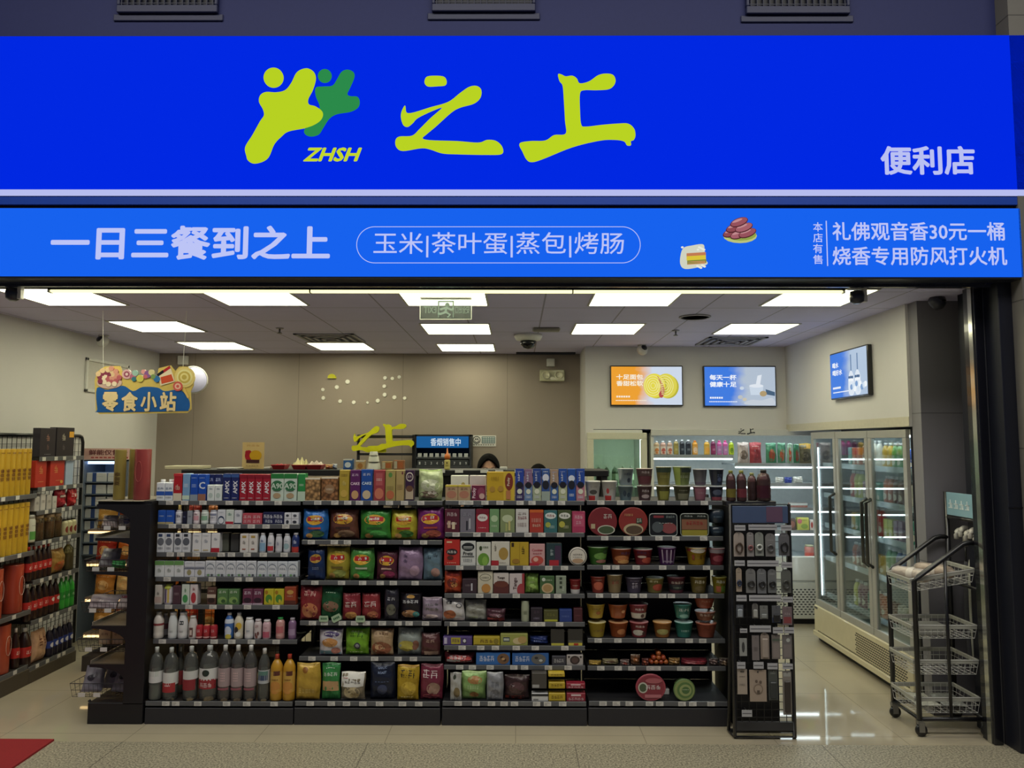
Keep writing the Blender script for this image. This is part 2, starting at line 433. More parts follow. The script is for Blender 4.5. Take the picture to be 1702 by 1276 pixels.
# ---------------------------------------------------------------- ceiling fittings
def panel(x0, y0, n, words):
    t = thing('ceiling_light', words, 'ceiling light', (x0, y0, ZC), group='square ceiling light panels')
    b = MB()
    for a, c, d, e in ((-0.3, 0.3, -0.3, -0.285), (-0.3, 0.3, 0.285, 0.3), (-0.3, -0.285, -0.285, 0.285), (0.285, 0.3, -0.285, 0.285)):
        b.box(a, c, d, e, -0.008, 0, mat('c8c8c0'))
    b.build('frame', t)
    b = MB(); b.box(-0.285, 0.285, -0.285, 0.285, -0.006, -0.001, mat(PANEL_E, 'emit', s=1.0)); b.build('diffuser', t)
ROWS = (('first', (5.05, (((150, 507), 'leftmost'), ((450, 508), 'second from left'), ((747, 511), 'middle'), ((1040, 512), 'second from right'), ((1320, 512), 'rightmost')))),
        ('second', (0, (((264, 542), 'leftmost'), ((760, 546), 'second from left'), ((1008, 546), 'third from left'), ((1254, 546), 'rightmost')))),
        ('third', (0, (((360, 574), 'left'), ((568, 575), 'middle'), ((776, 577), 'right')))))
for rn, (yy, its) in ROWS:
    for (px, py), wd in its:
        c = atZ(px, py, ZC)
        panel(c.x, yy or c.y, rn, '%s glowing square ceiling panel in the %s row behind the sign' % (wd, rn) if rn == 'first' else '%s glowing square ceiling panel in the %s row from the front' % (wd, rn))
# a long lamp under the header
p, q = atY(83, 484, YT + 0.1), atY(1402, 486, YT + 0.1)
t = thing('linear_light', 'long thin lit lamp hung across the entrance just under the lower sign', 'light', ((p.x + q.x) / 2, YT + 0.1, p.z))
w = (q.x - p.x) / 2
b = MB(); b.box(-w, w, -0.022, 0.022, 0.008, 0.042, mat('1d2338', 'metal', 0.4), 0.005); b.build('housing', t)
b = MB(); b.box(-w + 0.01, w - 0.01, -0.02, 0.02, -0.008, 0.008, mat((1.6, 1.5, 0.75), 'emit', s=1.0), 0.004); b.build('diffuser', t)
for x in (-w + 0.003, -w * 0.34, w * 0.32, w - 0.003):
    b = MB(); b.box(x - 0.004, x + 0.004, -0.026, 0.026, -0.012, 0.046, dk); b.box(x - 0.003, x + 0.003, -0.004, 0.004, 0.046, ZC - p.z, mat('8d8d88', 'metal')); b.build('hanger', t)

# ================================================================ SIGNS
def pxbox(x0, x1, y0, y1, Y):
    """pixel rectangle -> (x0, x1, z0, z1) on the plane at depth Y"""
    a, c = atY((x0 + x1) / 2, y0, Y), atY((x0 + x1) / 2, y1, Y)
    ym = (y0 + y1) / 2
    return atY(x0, ym, Y).x, atY(x1, ym, Y).x, c.z, a.z
def outline(mb, pts, Y, y0, y1, mt, sub=(0, 0, 0)):
    P = [atY(x, y, Y) for x, y in pts]
    mb.prism([(v.x - sub[0], v.z - sub[2]) for v in P], y0, y1, mt)
half = lambda pts: [(x / 2, y / 2) for x, y in pts]
E_ = lambda c, s=1.0: mat(c, 'emit', s=s)
case = mat('20242f', 'gloss', 0.4)
LX, RX = -3.6, atY(1698, 400, YS).x

# upper sign
z0, z1 = atY(800, 326, YS).z, atY(800, 58, YS).z
t = thing('shop_sign', 'large glowing blue fascia sign with yellow brush lettering and a two-figure emblem', 'sign', (0, YS, z0))
b = MB(); b.box(LX, RX + 0.6, 0.004, 0.12, 0, z1 - z0, case, 0.005); b.build('light_box', t)
zw = atY(800, 315, YS).z - z0
b = MB(); b.box(LX + 0.005, RX + 0.59, 0, 0.004, zw, z1 - z0 - 0.006, E_('0128e2')); b.build('sign_face', t)
b = MB(); b.box(LX + 0.005, RX + 0.59, -0.001, 0.004, 0.003, zw, E_('b7bdee')); b.build('white_stripe', t, label='pale glowing stripe')
o = (0, 0, z0)
b = MB(); outline(b, half(FIG), YS, -0.006, 0, E_('b7d122'), o); outline(b, half(HEAD), YS, -0.006, 0, E_('b7d122'), o); b.build('emblem_figure', t, label='yellow-green figure of the emblem')
b = MB(); outline(b, half(FIG2), YS, -0.003, 0, E_('2b8a4a'), o); outline(b, half(HEAD2), YS, -0.003, 0, E_('2b8a4a'), o); b.build('emblem_figure', t, label='green figure of the emblem')
x0, x1, a, c = pxbox(508, 598, 245.5, 269, YS); b = MB(); text_fit(b, 'ZHSH', x0, x1, a - z0, c - z0, -0.005, E_('c3d62c'), 0.035, 0.35); b.build('lettering', t)
for pl, n in (((ZHI, DOT), 'brush_letter'), ((SHANG,), 'brush_letter')):
    b = MB()
    for pp in pl: outline(b, half(pp), YS, -0.006, 0, E_('b9d322'), o)
    b.build(n, t)
x0, x1, a, c = pxbox(1463, 1620, 243, 291, YS); b = MB(); text_fit(b, '便利店', x0, x1, a - z0, c - z0, -0.004, E_('b9c0f2'), 0.03); b.build('lettering', t)
# thin blue seam and dark gap between the signs
z2 = atY(800, 342, YS).z
b = MB(); b.box(LX, RX + 0.6, YS + 0.005, YS + 0.1, z2 + 0.01, z0, mat('1d47b0', 'gloss', 0.4)); b.box(LX, RX + 0.6, YS + 0.03, YS + 0.1, z2 - 0.01, z2 + 0.01, dk)
structure(b, 'trim_5')

# lower sign
z0, z1 = atY(800, 459.5, YS).z, atY(800, 345, YS).z
t = thing('menu_sign', 'lower glowing light-blue sign strip listing snacks above the open shop front', 'sign', (0, YS, z0))
b = MB(); b.box(LX, RX + 0.01, 0.004, 0.12, -0.012, z1 - z0, case, 0.004); b.build('light_box', t)
b = MB(); b.box(LX + 0.004, RX, 0, 0.004, 0, z1 - z0 - 0.004, E_('1762ee')); b.build('sign_face', t)
wl = E_('bcc4f6')
def letters(text, x0, x1, y0, y1, bold, nm='lettering', mt=wl):
    a, c, d, e = pxbox(x0, x1, y0, y1, YS)
    b = MB(); text_fit(b, text, a, c, d - z0, e - z0, -0.004, mt, bold); b.build(nm, t)
letters('一日三餐到之上', 85, 549, 375, 432, 0.028)
letters('玉米|茶叶蛋|蒸包|烤肠', 621, 1037, 386, 428, 0.004)
for k, ch in enumerate('本店有售'):
    letters(ch, 1351, 1367, 369.5 + 18 * k, 385 + 18 * k, 0.012)
letters('礼佛观音香30元一桶', 1383, 1669, 369, 400, 0.016)
letters('烧香专用防风打火机', 1383, 1673, 410, 441, 0.016)
a, c, d, e = pxbox(1373.5, 1375, 367, 442, YS); b = MB(); b.box(a, c, -0.003, 0, d - z0, e - z0, wl); b.build('divider', t)
ring = []
for i in range(41):
    an = -PI / 2 + PI * i / 40; ring.append((1034 + 30 * math.cos(an), 407 + 30 * math.sin(an)))
for i in range(41):
    an = PI / 2 + PI * i / 40; ring.append((623 + 30 * math.cos(an), 407 + 30 * math.sin(an)))
b = MB(); P = [atY(x, y, YS) for x, y in ring]; b.path([(v.x, -0.003, v.z - z0) for v in P], 0.0022, wl, 4, True); b.build('oval_outline', t)
# printed food: plate of sausages, rice sandwich
def blob(b, x, y, rx, ry, col, yy, rot=0.0):
    cs, sn = math.cos(rot), math.sin(rot)
    pts = [(x + px * cs - py * sn, y + px * sn + py * cs) for px, py in circle(0, 0, rx, 16, ry)]
    outline(b, pts, YS, yy, 0, E_(col), (0, 0, z0))
b = MB(); blob(b, 1230, 392, 28, 12, 'b9c27a', -0.002); blob(b, 1231, 390, 26, 10, '8fa24c', -0.0025)
for k, (x, y) in enumerate(((1216, 386), (1228, 389), (1242, 387), (1221, 378), (1236, 378), (1228, 369))):
    blob(b, x, y + .6, 15.6, 7.2, '4e2228', -0.00295 - 0.0005 * k, -0.35); blob(b, x, y, 14.5, 6.0, ('8c4a52', 'a2606a', '96525c')[k % 3], -0.003 - 0.0005 * k, -0.35); blob(b, x - 3, y - 2, 9, 2, 'c08a8e', -0.0034 - 0.0005 * k, -0.35)
b.build('sausage_picture', t)
b = MB(); outline(b, smooth([(1131, 425), (1136, 412), (1150, 408), (1168, 406), (1171, 415), (1172, 430), (1176, 438), (1165, 443), (1140, 447), (1131, 440)]), YS, -0.002, 0, E_('cfd2c0'), (0, 0, z0))
for x0_, y0_, x1_, y1_, cc in ((1141, 419, 1173, 424, 'c07a52'), (1141, 424, 1173, 431, 'd8c23a'), (1142, 431, 1174, 437, '7c8a3a'), (1142, 433, 1172, 438, 'c98a62')):
    outline(b, [(x0_, y0_ + 2), (x1_, y0_), (x1_, y1_), (x0_, y1_ + 2)], YS, -0.003, 0, E_(cc), (0, 0, z0))
for k in range(14):
    blob(b, 1134 + (k * 37 % 38), 411 + (k % 2) * 30 + (k * 7 % 5), 2.2, 1.6, 'e6e8da', -0.0026)
b.build('sandwich_picture', t)

# ---------------------------------------------------------------- hung from or fixed to the ceiling
wp = mat('dcdcd6', 'plain', 0.45)
c = atZ(878, 556, ZC)
t = thing('dome_camera', 'large white dome security camera with dark eye on the ceiling near the middle', 'camera', c)
b = MB(); b.lathe([(0.13, 0), (0.13, -0.02), (0.115, -0.05), (0.075, -0.06)], wp, 24); b.build('housing', t)
b = MB(); b.lathe([(0.075, -0.06), (0.07, -0.095), (0.045, -0.125), (0.005, -0.135)], mat('0b0c12', 'gloss', 0.08), 20); b.build('dome', t)
def cam_small(px, py, Y, words, dark=False, side=1):
    p = atY(px, py, Y)
    t = thing('security_camera', words, 'camera', p)
    m1 = mat('30323c', 'plain', 0.4) if dark else wp
    b = MB(); b.lathe([(0.045, 0.06), (0.045, 0.05), (0.03, 0.045), (0.03, 0.02)], m1, 16); b.build('mount', t)
    b = MB(); b.lathe([(0.02, -0.03), (0.05, -0.02), (0.058, 0.01), (0.045, 0.045), (0.015, 0.055)], m1, 18, axis='y'); b.build('ball', t, rot=(-0.5, 0, 0.4 * side))
    b = MB(); b.lathe([(0.036, 0.035), (0.03, 0.058), (0.012, 0.064)], mat('0b0c12', 'gloss', 0.1), 16, axis='y'); b.build('lens', t, rot=(-0.5 + PI * 0, 0, 0.4 * side))
    return t
cam_small(1067, 582, YR - 0.12, 'small white turret camera at the top of the wall above the orange screen')
cam_small(172, 568, 6.9, 'small white turret camera on the left wall above the hanging snack sign', side=-1)
cam_small(1556, 503, 5.05, 'dark bullet camera on the ceiling in the shaded right corner', True)
for px, py, w in ((22, 487, 'dark sensor on a pale bracket at the left end of the entrance lamp'), (1424, 492, 'dark sensor on a pale bracket at the right end of the entrance lamp')):
    p = atY(px, py, YT + 0.02)
    t = thing('motion_sensor', w, 'sensor', p)
    b = MB(); b.lathe([(0.02, -0.05), (0.042, -0.035), (0.046, 0.0), (0.04, 0.03)], mat('23283a', 'gloss', 0.3), 16); b.build('eye', t)
    b = MB(); b.box(0.035, 0.06, -0.02, 0.02, -0.04, 0.045, wp, 0.004); b.box(-0.05, 0.06, -0.02, 0.02, 0.04, 0.05, wp); b.build('bracket', t)
# exit sign, seen from behind
x0, x1, a, c_ = pxbox(698, 784, 497, 531, YT + 0.35)
t = thing('exit_sign', 'clear acrylic hanging exit sign seen from behind, lettering mirrored', 'sign', ((x0 + x1) / 2, YT + 0.35, a))
w, h = (x1 - x0) / 2, c_ - a
b = MB(); b.box(-w, w, -0.004, 0.004, 0, h, mat('bcc4c0', 'frost', g=0.1)); b.build('acrylic_plate', t)
b = MB()
for q in ((-w, w, 0, 0.003), (-w, w, h - 0.003, h), (-w, -w + 0.003, 0, h), (w - 0.003, w, 0, h)): b.box(q[0], q[1], -0.005, 0.005, q[2], q[3], mat('dfe6d8'))
b.build('edge', t)
b = MB(); b.box(-w * 1.0, w * 1.0, -0.03, 0.03, h + 0.004, h + 0.026, wp, 0.003); b.box(-0.008, 0.008, -0.004, 0.004, h + 0.026, ZC - a, wp); b.build('housing', t)
gm = E_('b4c8a8'); b = MB()
text_fit(b, 'EXIT', -w * 0.86, -w * 0.36, h * 0.32, h * 0.66, 0.0055, gm, 0.03, flip=True)
text_fit(b, '安全出口', w * 0.36, w * 0.92, h * 0.30, h * 0.68, 0.0055, gm, 0.02, flip=True)
b.build('lettering', t)
b = MB(); b.box(-w * 0.31, -w * 0.26, 0.005, 0.006, h * 0.12, h * 0.9, gm); b.box(w * 0.26, w * 0.31, 0.005, 0.006, h * 0.12, h * 0.9, gm); b.box(-w * 0.31, w * 0.31, 0.005, 0.006, h * 0.86, h * 0.92, gm)
b.prism(circle(0.01, h * 0.72, 0.016, 14), 0.005, 0.006, gm)
for pts in ([(0.0, h * .62), (0.0, h * .38)], [(0.0, h * .6), (0.04, h * .48), (0.05, h * .56)], [(0, h * .58), (-.04, h * .5)], [(0, h * .38), (.03, h * .24), (.012, h * .12)], [(0, h * .38), (-.035, h * .28), (-.055, h * .3)]):
    b.path([(x, 0.006, z) for x, z in pts], 0.008, gm, 6)
b.build('running_figure', t)
# ceiling speaker, vents, sprinklers, access hatch
c = atZ(1155, 526, ZC)
t = thing('ceiling_speaker', 'round white speaker grille in the ceiling at the right', 'speaker', c)
b = MB(); b.lathe([(0.125, 0), (0.125, -0.008), (0.11, -0.012), (0.108, -0.006)], mat('9a9aa0')); b.build('rim', t)
b = MB(); b.lathe([(0.108, -0.004), (0.108, -0.006)], mat('7d7d85', 'tiles', w=0.012, h=0.012, j=0.004, dark=0.4)); b.build('grille', t)
for px, py, w in ((550, 561, 'square air diffuser in the ceiling near the back wall, left of middle'), (1214, 566, 'square air diffuser in the ceiling over the open chiller')):
    c = atZ(px, py, ZC); t = thing('air_diffuser', w, 'air vent', c)
    b = MB()
    for k in range(4):
        r0 = 0.28 - 0.065 * k
        for q in ((-r0, r0, -r0, -r0 + 0.03), (-r0, r0, r0 - 0.03, r0), (-r0, -r0 + 0.03, -r0, r0), (r0 - 0.03, r0, -r0, r0)):
            b.box(q[0], q[1], q[2], q[3], -0.012 - 0.004 * k, -0.002, mat('9b9ba2'))
    b.build('louvre', t)
    b = MB(); b.box(-0.25, 0.25, -0.25, 0.25, -0.003, -0.0005, mat('1c1c24')); b.build('backing', t)
for px, py, w in ((465, 545, 'small metal sprinkler head in the ceiling at the left'), (1123, 549, 'small metal sprinkler head in the ceiling right of the dome camera')):
    c = atZ(px, py, ZC); t = thing('sprinkler', w, 'sprinkler', c)
    b = MB(); b.lathe([(0.035, 0), (0.03, -0.008)], mat('9a9aa0', 'metal')); b.build('rosette', t)
    b = MB(); b.lathe([(0.008, -0.006), (0.008, -0.03), (0.004, -0.034), (0.022, -0.045), (0.022, -0.048)], mat('6c6c70', 'metal')); b.build('head', t)
c = atZ(908, 545, ZC); b = MB(); b.box(-0.12, 0.12, -0.05, 0.05, -0.03, 0, mat('8c8a80'), 0.01)
b.build('junction_box', loc=c, label='small flat pale box fixed to the ceiling beside the dome camera', cat='box')
c = atZ(907, 586, ZC); b = MB(); b.box(-0.33, 0.33, -0.06, 0.06, -0.012, 0, mat('101420'), 0.003)
for k in range(6): b.box(-0.33, 0.33, -0.055 + 0.02 * k, -0.048 + 0.02 * k, -0.016, -0.012, mat('22283a'))
b.build('slot_diffuser', loc=c, label='dark slot air outlet where the ceiling meets the back wall', cat='air vent')

# hanging snack sign
Y = 5.6
x0, x1, a, c_ = pxbox(160, 318, 628, 687, Y)
t = thing('hanging_snack_sign', 'blue hanging cut-out sign bordered in yellow with sweets along its top edge', 'sign', ((x0 + x1) / 2, Y, a))
w, h = (x1 - x0) / 2, c_ - a
ox, oz = (x0 + x1) / 2, a
def pt(x, y): v = atY(x, y, Y); return (v.x - ox, v.z - oz)
def shape(b, pts, y0, mt, y1=0.0): b.prism([pt(x, y) for x, y in pts], y0, y1, mt)
yl = mat('d9c069', 'gloss', 0.4)
b = MB(); shape(b, [(158, 632), (162, 618), (175, 609), (200, 608), (206, 622), (235, 628), (262, 626), (264, 612), (284, 607), (292, 617), (298, 609), (312, 609), (322, 621), (322, 640), (317, 650), (318, 680), (312, 686), (166, 688), (160, 683)], -0.006, yl, 0.006); b.build('board', t)
b = MB(); shape(b, smooth([(162, 645), (180, 648), (205, 641), (222, 650), (238, 643), (262, 644), (275, 650), (300, 648), (315, 665), (314, 681), (300, 683), (170, 685), (163, 680)], 4), -0.0085, mat('1d5fb0', 'gloss', 0.4)); b.build('blue_field', t)
b = MB()
for k, ch in enumerate('零食小站'):
    p0, p1 = pt(170 + 32 * k, 684), pt(199 + 32 * k, 651)
    text_fit(b, ch, p0[0], p1[0], p0[1], p1[1], -0.010, mat('2a2416'), 0.055)
    text_fit(b, ch, p0[0] + 0.0012, p1[0] - 0.0012, p0[1] + 0.0012, p1[1] - 0.0012, -0.0115, mat('f0d9a8'), 0.036)
b.build('lettering', t)
def disc(b, x, y, r, col, y0, ry=None): shape(b, circle(x, y, r, 18, ry), y0, mat(col, 'gloss', 0.4))
b = MB(); disc(b, 183, 636, 21, 'd9b9b0', -0.012, 10)
for k in range(26):
    an = k * 2.4; rr = 17 * math.sqrt((k + 0.5) / 26)
    disc(b, 183 + rr * math.cos(an) * 1.1, 626 + rr * math.sin(an) * 0.85, 4.2, ('e6c8a0', 'b8606a', '8c3a54', 'd99a8a', 'f0e0c8')[k % 5], -0.013 - 0.0002 * k)
b.build('sweet_bowl_picture', t)
b = MB()
for x, y, r, cc in ((212, 622, 8, 'd9b0b8'), (212, 622, 5, '9a4a66'), (212, 622, 2.4, 'e6d0d0'), (222, 626, 5, 'b86a8a'), (226, 620, 5, '9ac0b8'), (224, 630, 4, '3a7a8c'), (234, 629, 6, 'd0c860'), (240, 618, 4, 'e0a0a0'), (247, 622, 6, '8a5aa0'), (253, 619, 5, 'd8cfa0'), (262, 630, 5.5, '2f74b8'), (243, 626, 3.5, 'c86a7a'), (256, 626, 4, '7a9a5a')):
    disc(b, x, y, r, cc, -0.0125 - 0.0003 * len(b.f) / 40)
b.build('sweets_picture', t)
b = MB(); shape(b, [(268, 641), (263, 623), (284, 609), (292, 634)], -0.012, mat('f0e2c8', 'gloss')); shape(b, [(270, 638), (268, 627), (286, 622), (290, 633)], -0.013, mat('d85a3c', 'gloss')); shape(b, [(262, 622), (283, 608), (285, 612), (264, 626)], -0.013, mat('b8323a', 'gloss')); shape(b, [(262, 622), (272, 615), (274, 619), (264, 626)], -0.0135, mat('26262c', 'gloss'))
b.build('snack_pack_picture', t)
b = MB()
for r, cc in ((17, 'e8d48a'), (13, 'f0e8b0'), (10, 'd0b85a'), (7, 'efe3a0'), (4, 'cdb65a')): disc(b, 308, 627, r, cc, -0.012 - 0.0006 * (17 - r))
disc(b, 297, 642, 8, 'd8605a', -0.015); disc(b, 297, 642, 5, 'f0c8b8', -0.016); disc(b, 297, 642, 2.5, 'd8605a', -0.017)
shape(b, [(304, 646), (308, 644), (316, 660), (313, 662)], -0.014, mat('e0c070', 'gloss'))
b.build('lollipop_picture', t)
b = MB()
for x, y0_, y1_ in ((172, 612, 535), (304, 612, 552)):
    p0, p1 = pt(x, y0_), pt(x - 2 if x < 200 else x + 5, y1_)
    b.bar((p0[0], 0, p0[1]), (p1[0], 0, ZC - oz), 0.0018, mat('e4e4e0'), 6)
b.build('cord', t)

# ---------------------------------------------------------------- things on the walls
# convex mirror behind the snack sign, on the back left corner
p = atY(321, 631, 7.9)
t = thing('convex_mirror', 'round white convex mirror in the back left corner behind the hanging sign', 'mirror', p)
b = MB(); b.lathe([(0.0, -0.08), (0.09, -0.065), (0.14, -0.02), (0.15, 0.0), (0.14, 0.01)], wp, 28, axis='y', cap=False); b.build('shell', t, rot=(0.1, 0, 0.5))
b = MB(); b.lathe([(0.136, 0.01), (0.105, 0.03), (0.056, 0.044), (0.003, 0.048)], mat('b4b4d8', 'gloss', 0.2), 28, axis='y', cap=False); b.build('mirror_face', t, rot=(0.1, 0, 0.5))
b = MB(); b.bar((0, 0.05, 0), (-0.03, YB - p.y, 0.0), 0.014, wp, 8); b.build('arm', t)
p = atY(306, 599, YB); b = MB(); b.box(-0.055, 0.055, -0.05, 0, -0.05, 0.05, wp, 0.006); b.build('junction_box', loc=p, label='small white box high on the back wall above the convex mirror', cat='box')
p = atY(915, 603, YB); b = MB(); b.box(-0.045, 0.045, -0.05, 0, -0.045, 0.045, wp, 0.006); b.build('junction_box', loc=p, label='small white box on the back wall just above the emergency light', cat='box')
# white framed panel on the left wall
c1, c2 = atX(142, 594, XL), atX(205, 655, XL)
b = MB()
y0_, y1_, za, zc_ = c1.y, atX(213, 600, XL).y, atX(160, 653, XL).z, atX(160, 597, XL).z
t = thing('wall_panel_frame', 'white square framed hatch on the left wall behind the hanging sign', 'hatch', (XL, (y0_ + y1_) / 2, za))
d = (y1_ - y0_) / 2; hh = zc_ - za
for q in ((-d, d, 0, 0.03), (-d, d, hh - 0.03, hh), (-d, -d + 0.03, 0, hh), (d - 0.03, d, 0, hh)): b.box(0, 0.02, q[0], q[1], q[2], q[3], wp, 0.003)
b.build('frame', t)
b = MB(); b.box(0, 0.006, -d + 0.03, d - 0.03, 0.03, hh - 0.03, mat('d0cdc4')); b.box(0.006, 0.014, d * 0.2, d * 0.7, 0.1, hh * 0.7, wp, 0.003); b.build('panel', t)
# emergency light
x0, x1, a, c_ = pxbox(897, 938, 615, 634, YB)
t = thing('emergency_light', 'twin-lamp emergency light on the back wall at the right', 'light', ((x0 + x1) / 2, YB, a))
w, h = (x1 - x0) / 2, c_ - a
b = MB(); b.box(-w, w, -0.06, 0, 0, h, mat('bdbc9c', 'gloss', 0.4), 0.008); b.build('housing', t)
for sx in (-1, 1):
    b = MB(); b.lathe([(h * 0.36, 0), (h * 0.36, 0.02), (h * 0.29, 0.026), (h * 0.28, 0.012), (h * 0.12, 0.006), (0.003, 0.014)], mat('e4e2c4', 'gloss', 0.15), 20, (sx * w * 0.53, -0.06, h * 0.52), 'y'); b.build('lamp', t)
# marks left by the fallen letters
k = 0
DOTW = ['upper one at the far left', 'lower one at the far left', 'second up the slanting left row', 'largest, nearest under the yellow stroke', 'first in the bottom row from the left', 'second in the bottom row from the left', 'smallest, in the bottom row', 'fourth in the bottom row from the left', 'lowest of the upright column', 'middle of the upright column', 'top of the upright column', 'middle of the top right row', 'right end of the top row', 'first on the right of the column foot', 'rightmost of the whole cluster']
for x, y, r in ((193,638,10),(196,686,11),(272,624,12),(333,594,13),(291,704,11),(368,710,11),(446,712,8),(504,701,12),(543,667,12),(541,619,11),(545,572,11),(586,575,10),(625,567,10),(598,682,12),(656,686,10)):
    p = atY(480 + x * .2938, 460 + y * .2938, YB); rr = r * .2938 * (YB / FOC)
    b = MB(); b.lathe([(rr, 0), (rr, 0.008), (rr * 0.8, 0.011)], mat('e8e6dc'), 16, axis='y')
    b.build('adhesive_dot', loc=p, label='white adhesive dot on the back wall, ' + DOTW[k], cat='adhesive dot', group='adhesive dots on the back wall')
    k += 1
pts = [(222, 574), (226, 560), (238, 551), (252, 550), (264, 557), (271, 568), (270, 575)]
P = [atY(480 + x * .2938, 460 + y * .2938, YB) for x, y in pts]
b = MB(); b.prism([(v.x, v.z) for v in P], YB - 0.03, YB, mat('c6c41f', 'gloss', 0.4)); b.build('letter_stroke', label='yellow domed letter stroke still fixed high on the back wall', cat='letter')
# cigarette cabinet with an open frame beside it, and the letters fallen against it
YCB = 8.0
x0, x1, a, c_ = pxbox(689, 783, 722, 830, YCB)
zbase = 0.0
t = thing('cigarette_cabinet', 'black cigarette cabinet with blue lit header behind the till', 'cabinet', ((x0 + x1) / 2, YCB, 0))
w = (x1 - x0) / 2; zt_ = c_
bk = mat('14161c', 'plain', 0.5)
b = MB(); b.box(-w, w, 0.26, 0.30, 0, zt_, bk); b.box(-w, -w + 0.02, 0, 0.3, 0, zt_, bk); b.box(w - 0.02, w, 0, 0.3, 0, zt_, mat('2c3038')); b.box(-w, w, 0, 0.3, zt_ - 0.02, zt_, bk); b.box(-w, w, 0, 0.3, 0, 0.06, bk); b.build('body', t)
za, zc_ = atY(736, 744, YCB).z, atY(736, 725, YCB).z
b = MB(); b.box(-w + 0.02, w - 0.03, -0.02, 0.02, za, zc_, mat('1d5a92', 'emit', s=1.0), 0.003); b.build('header', t)
b = MB(); ta, tb, tc, td = pxbox(716, 766, 728, 741, YCB); cx = (x0 + x1) / 2
text_fit(b, '香烟销售中', ta - cx, tb - cx, tc, td, -0.023, E_('c4d4e0'), 0.02); b.build('lettering', t)
for zz in (760, 775):
    zr = atY(736, zz, YCB).z
    b = MB(); b.box(-w + 0.02, w - 0.02, 0.0, 0.26, zr - 0.015, zr + 0.01, mat('4a4e54', 'gloss', 0.4)); b.build('shelf', t)
zr = atY(736, 771, YCB).z
for k in range(9):
    x = -w + 0.055 + (2 * w - 0.11) * k / 8
    b = MB(); b.box(x - 0.02, x + 0.02, -0.004, 0.0, zr + 0.075, zr + 0.115, mat('b8bcc0')); b.build('price_slot', t)
    b = MB(); text_fit(b, str(k + 1), x - 0.008, x + 0.008, zr - 0.006, zr + 0.024, -0.006, mat('c8ccd0'), 0.01); b.build('slot_number', t)
b = MB(); b.box(-w + 0.03, w - 0.03, -0.004, -0.001, zr - 0.02, zr + 0.045, mat('32363c')); b.build('number_strip', t)
x0, x1, a, c_ = pxbox(592, 685, 722, 830, YCB)
t = thing('metal_rack', 'open black metal frame left of the cigarette cabinet', 'frame', (x0, YCB + 0.1, 0))
w = x1 - x0; b = MB()
for x in (0, w): b.box(x - 0.014, x + 0.014, -0.014, 0.014, 0, c_, mat('2a2a32'))
for zz in (723, 753): zr = atY(640, zz, YCB).z; b.box(0, w, -0.014, 0.014, zr - 0.025, zr, mat('2a2a32'))
b.build('frame', t)
b = MB(); b.box(0, w, 0.02, 0.03, atY(640, 728, YCB).z, c_ - 0.02, mat('6d6660')); b.build('back_sheet', t)
def fallen(pl, sx0, sx1, sy0, sy1, tx0, tx1, ty0, ty1, words, Yq):
    t_ = []
    b = MB(); m1 = mat('d6d60f', 'gloss', 0.4)
    for pp in pl:
        P = [atY(tx0 + (x - sx0) / (sx1 - sx0) * (tx1 - tx0), ty0 + (y - sy0) / (sy1 - sy0) * (ty1 - ty0), Yq) for x, y in pp]
        b.prism([(v.x, v.z) for v in P], Yq, Yq + 0.05, m1)
    b.build('brush_letter', label=words, cat='letter')
fallen((ZHI,), 1313, 1670, 287, 515, 584, 641, 708, 752, 'yellow brush letter like a Z, fallen onto the black frame', 8.034)
fallen((SHANG,), 1727, 2112, 246, 539, 611, 688, 704, 752, 'yellow upright brush letter leaning beside the blue cigarette header', 7.983)
# smiley notice
x0, x1, a, c_ = pxbox(785, 824.5, 723.5, 741.5, YB)
t = thing('smiley_notice', 'white notice with a smiling face on the wall right of the cigarette cabinet', 'notice', ((x0 + x1) / 2, YB, a))
w, h = (x1 - x0) / 2, c_ - a
b = MB(); b.box(-w, w, -0.008, 0, 0, h, mat('d8d8d4')); b.build('sheet', t)
b = MB(); gd = mat('3a3f46')
b.path([(-w * 0.63 + x, -0.009, h * 0.58 + z) for x, z in circle(0, 0, h * 0.33, 20)], 0.004, gd, 4, True)
b.prism(circle(-w * 0.71, h * 0.66, 0.009, 10), -0.010, -0.008, gd); b.prism(circle(-w * 0.55, h * 0.66, 0.009, 10), -0.010, -0.008, gd)
b.path([(-w * 0.63 + h * 0.2 * math.cos(an), -0.009, h * 0.55 + h * 0.2 * math.sin(an)) for an in [PI + PI * i / 8 for i in range(9)]], 0.004, gd, 4)
b.box(-w * 0.2, w * 0.92, -0.0095, -0.008, h * 0.27, h * 0.9, mat('35606a'))
for k in range(3):
    for j in range(7): b.box(-w * 0.14 + w * 0.15 * j, -w * 0.03 + w * 0.15 * j, -0.0105, -0.009, h * (0.34 + 0.19 * k), h * (0.46 + 0.19 * k), mat('cfd8d6'))
for j in range(9): b.box(-w * 0.9 + w * 0.2 * j, -w * 0.78 + w * 0.2 * j, -0.0095, -0.008, h * 0.1, h * 0.17, gd)
b.build('print', t)

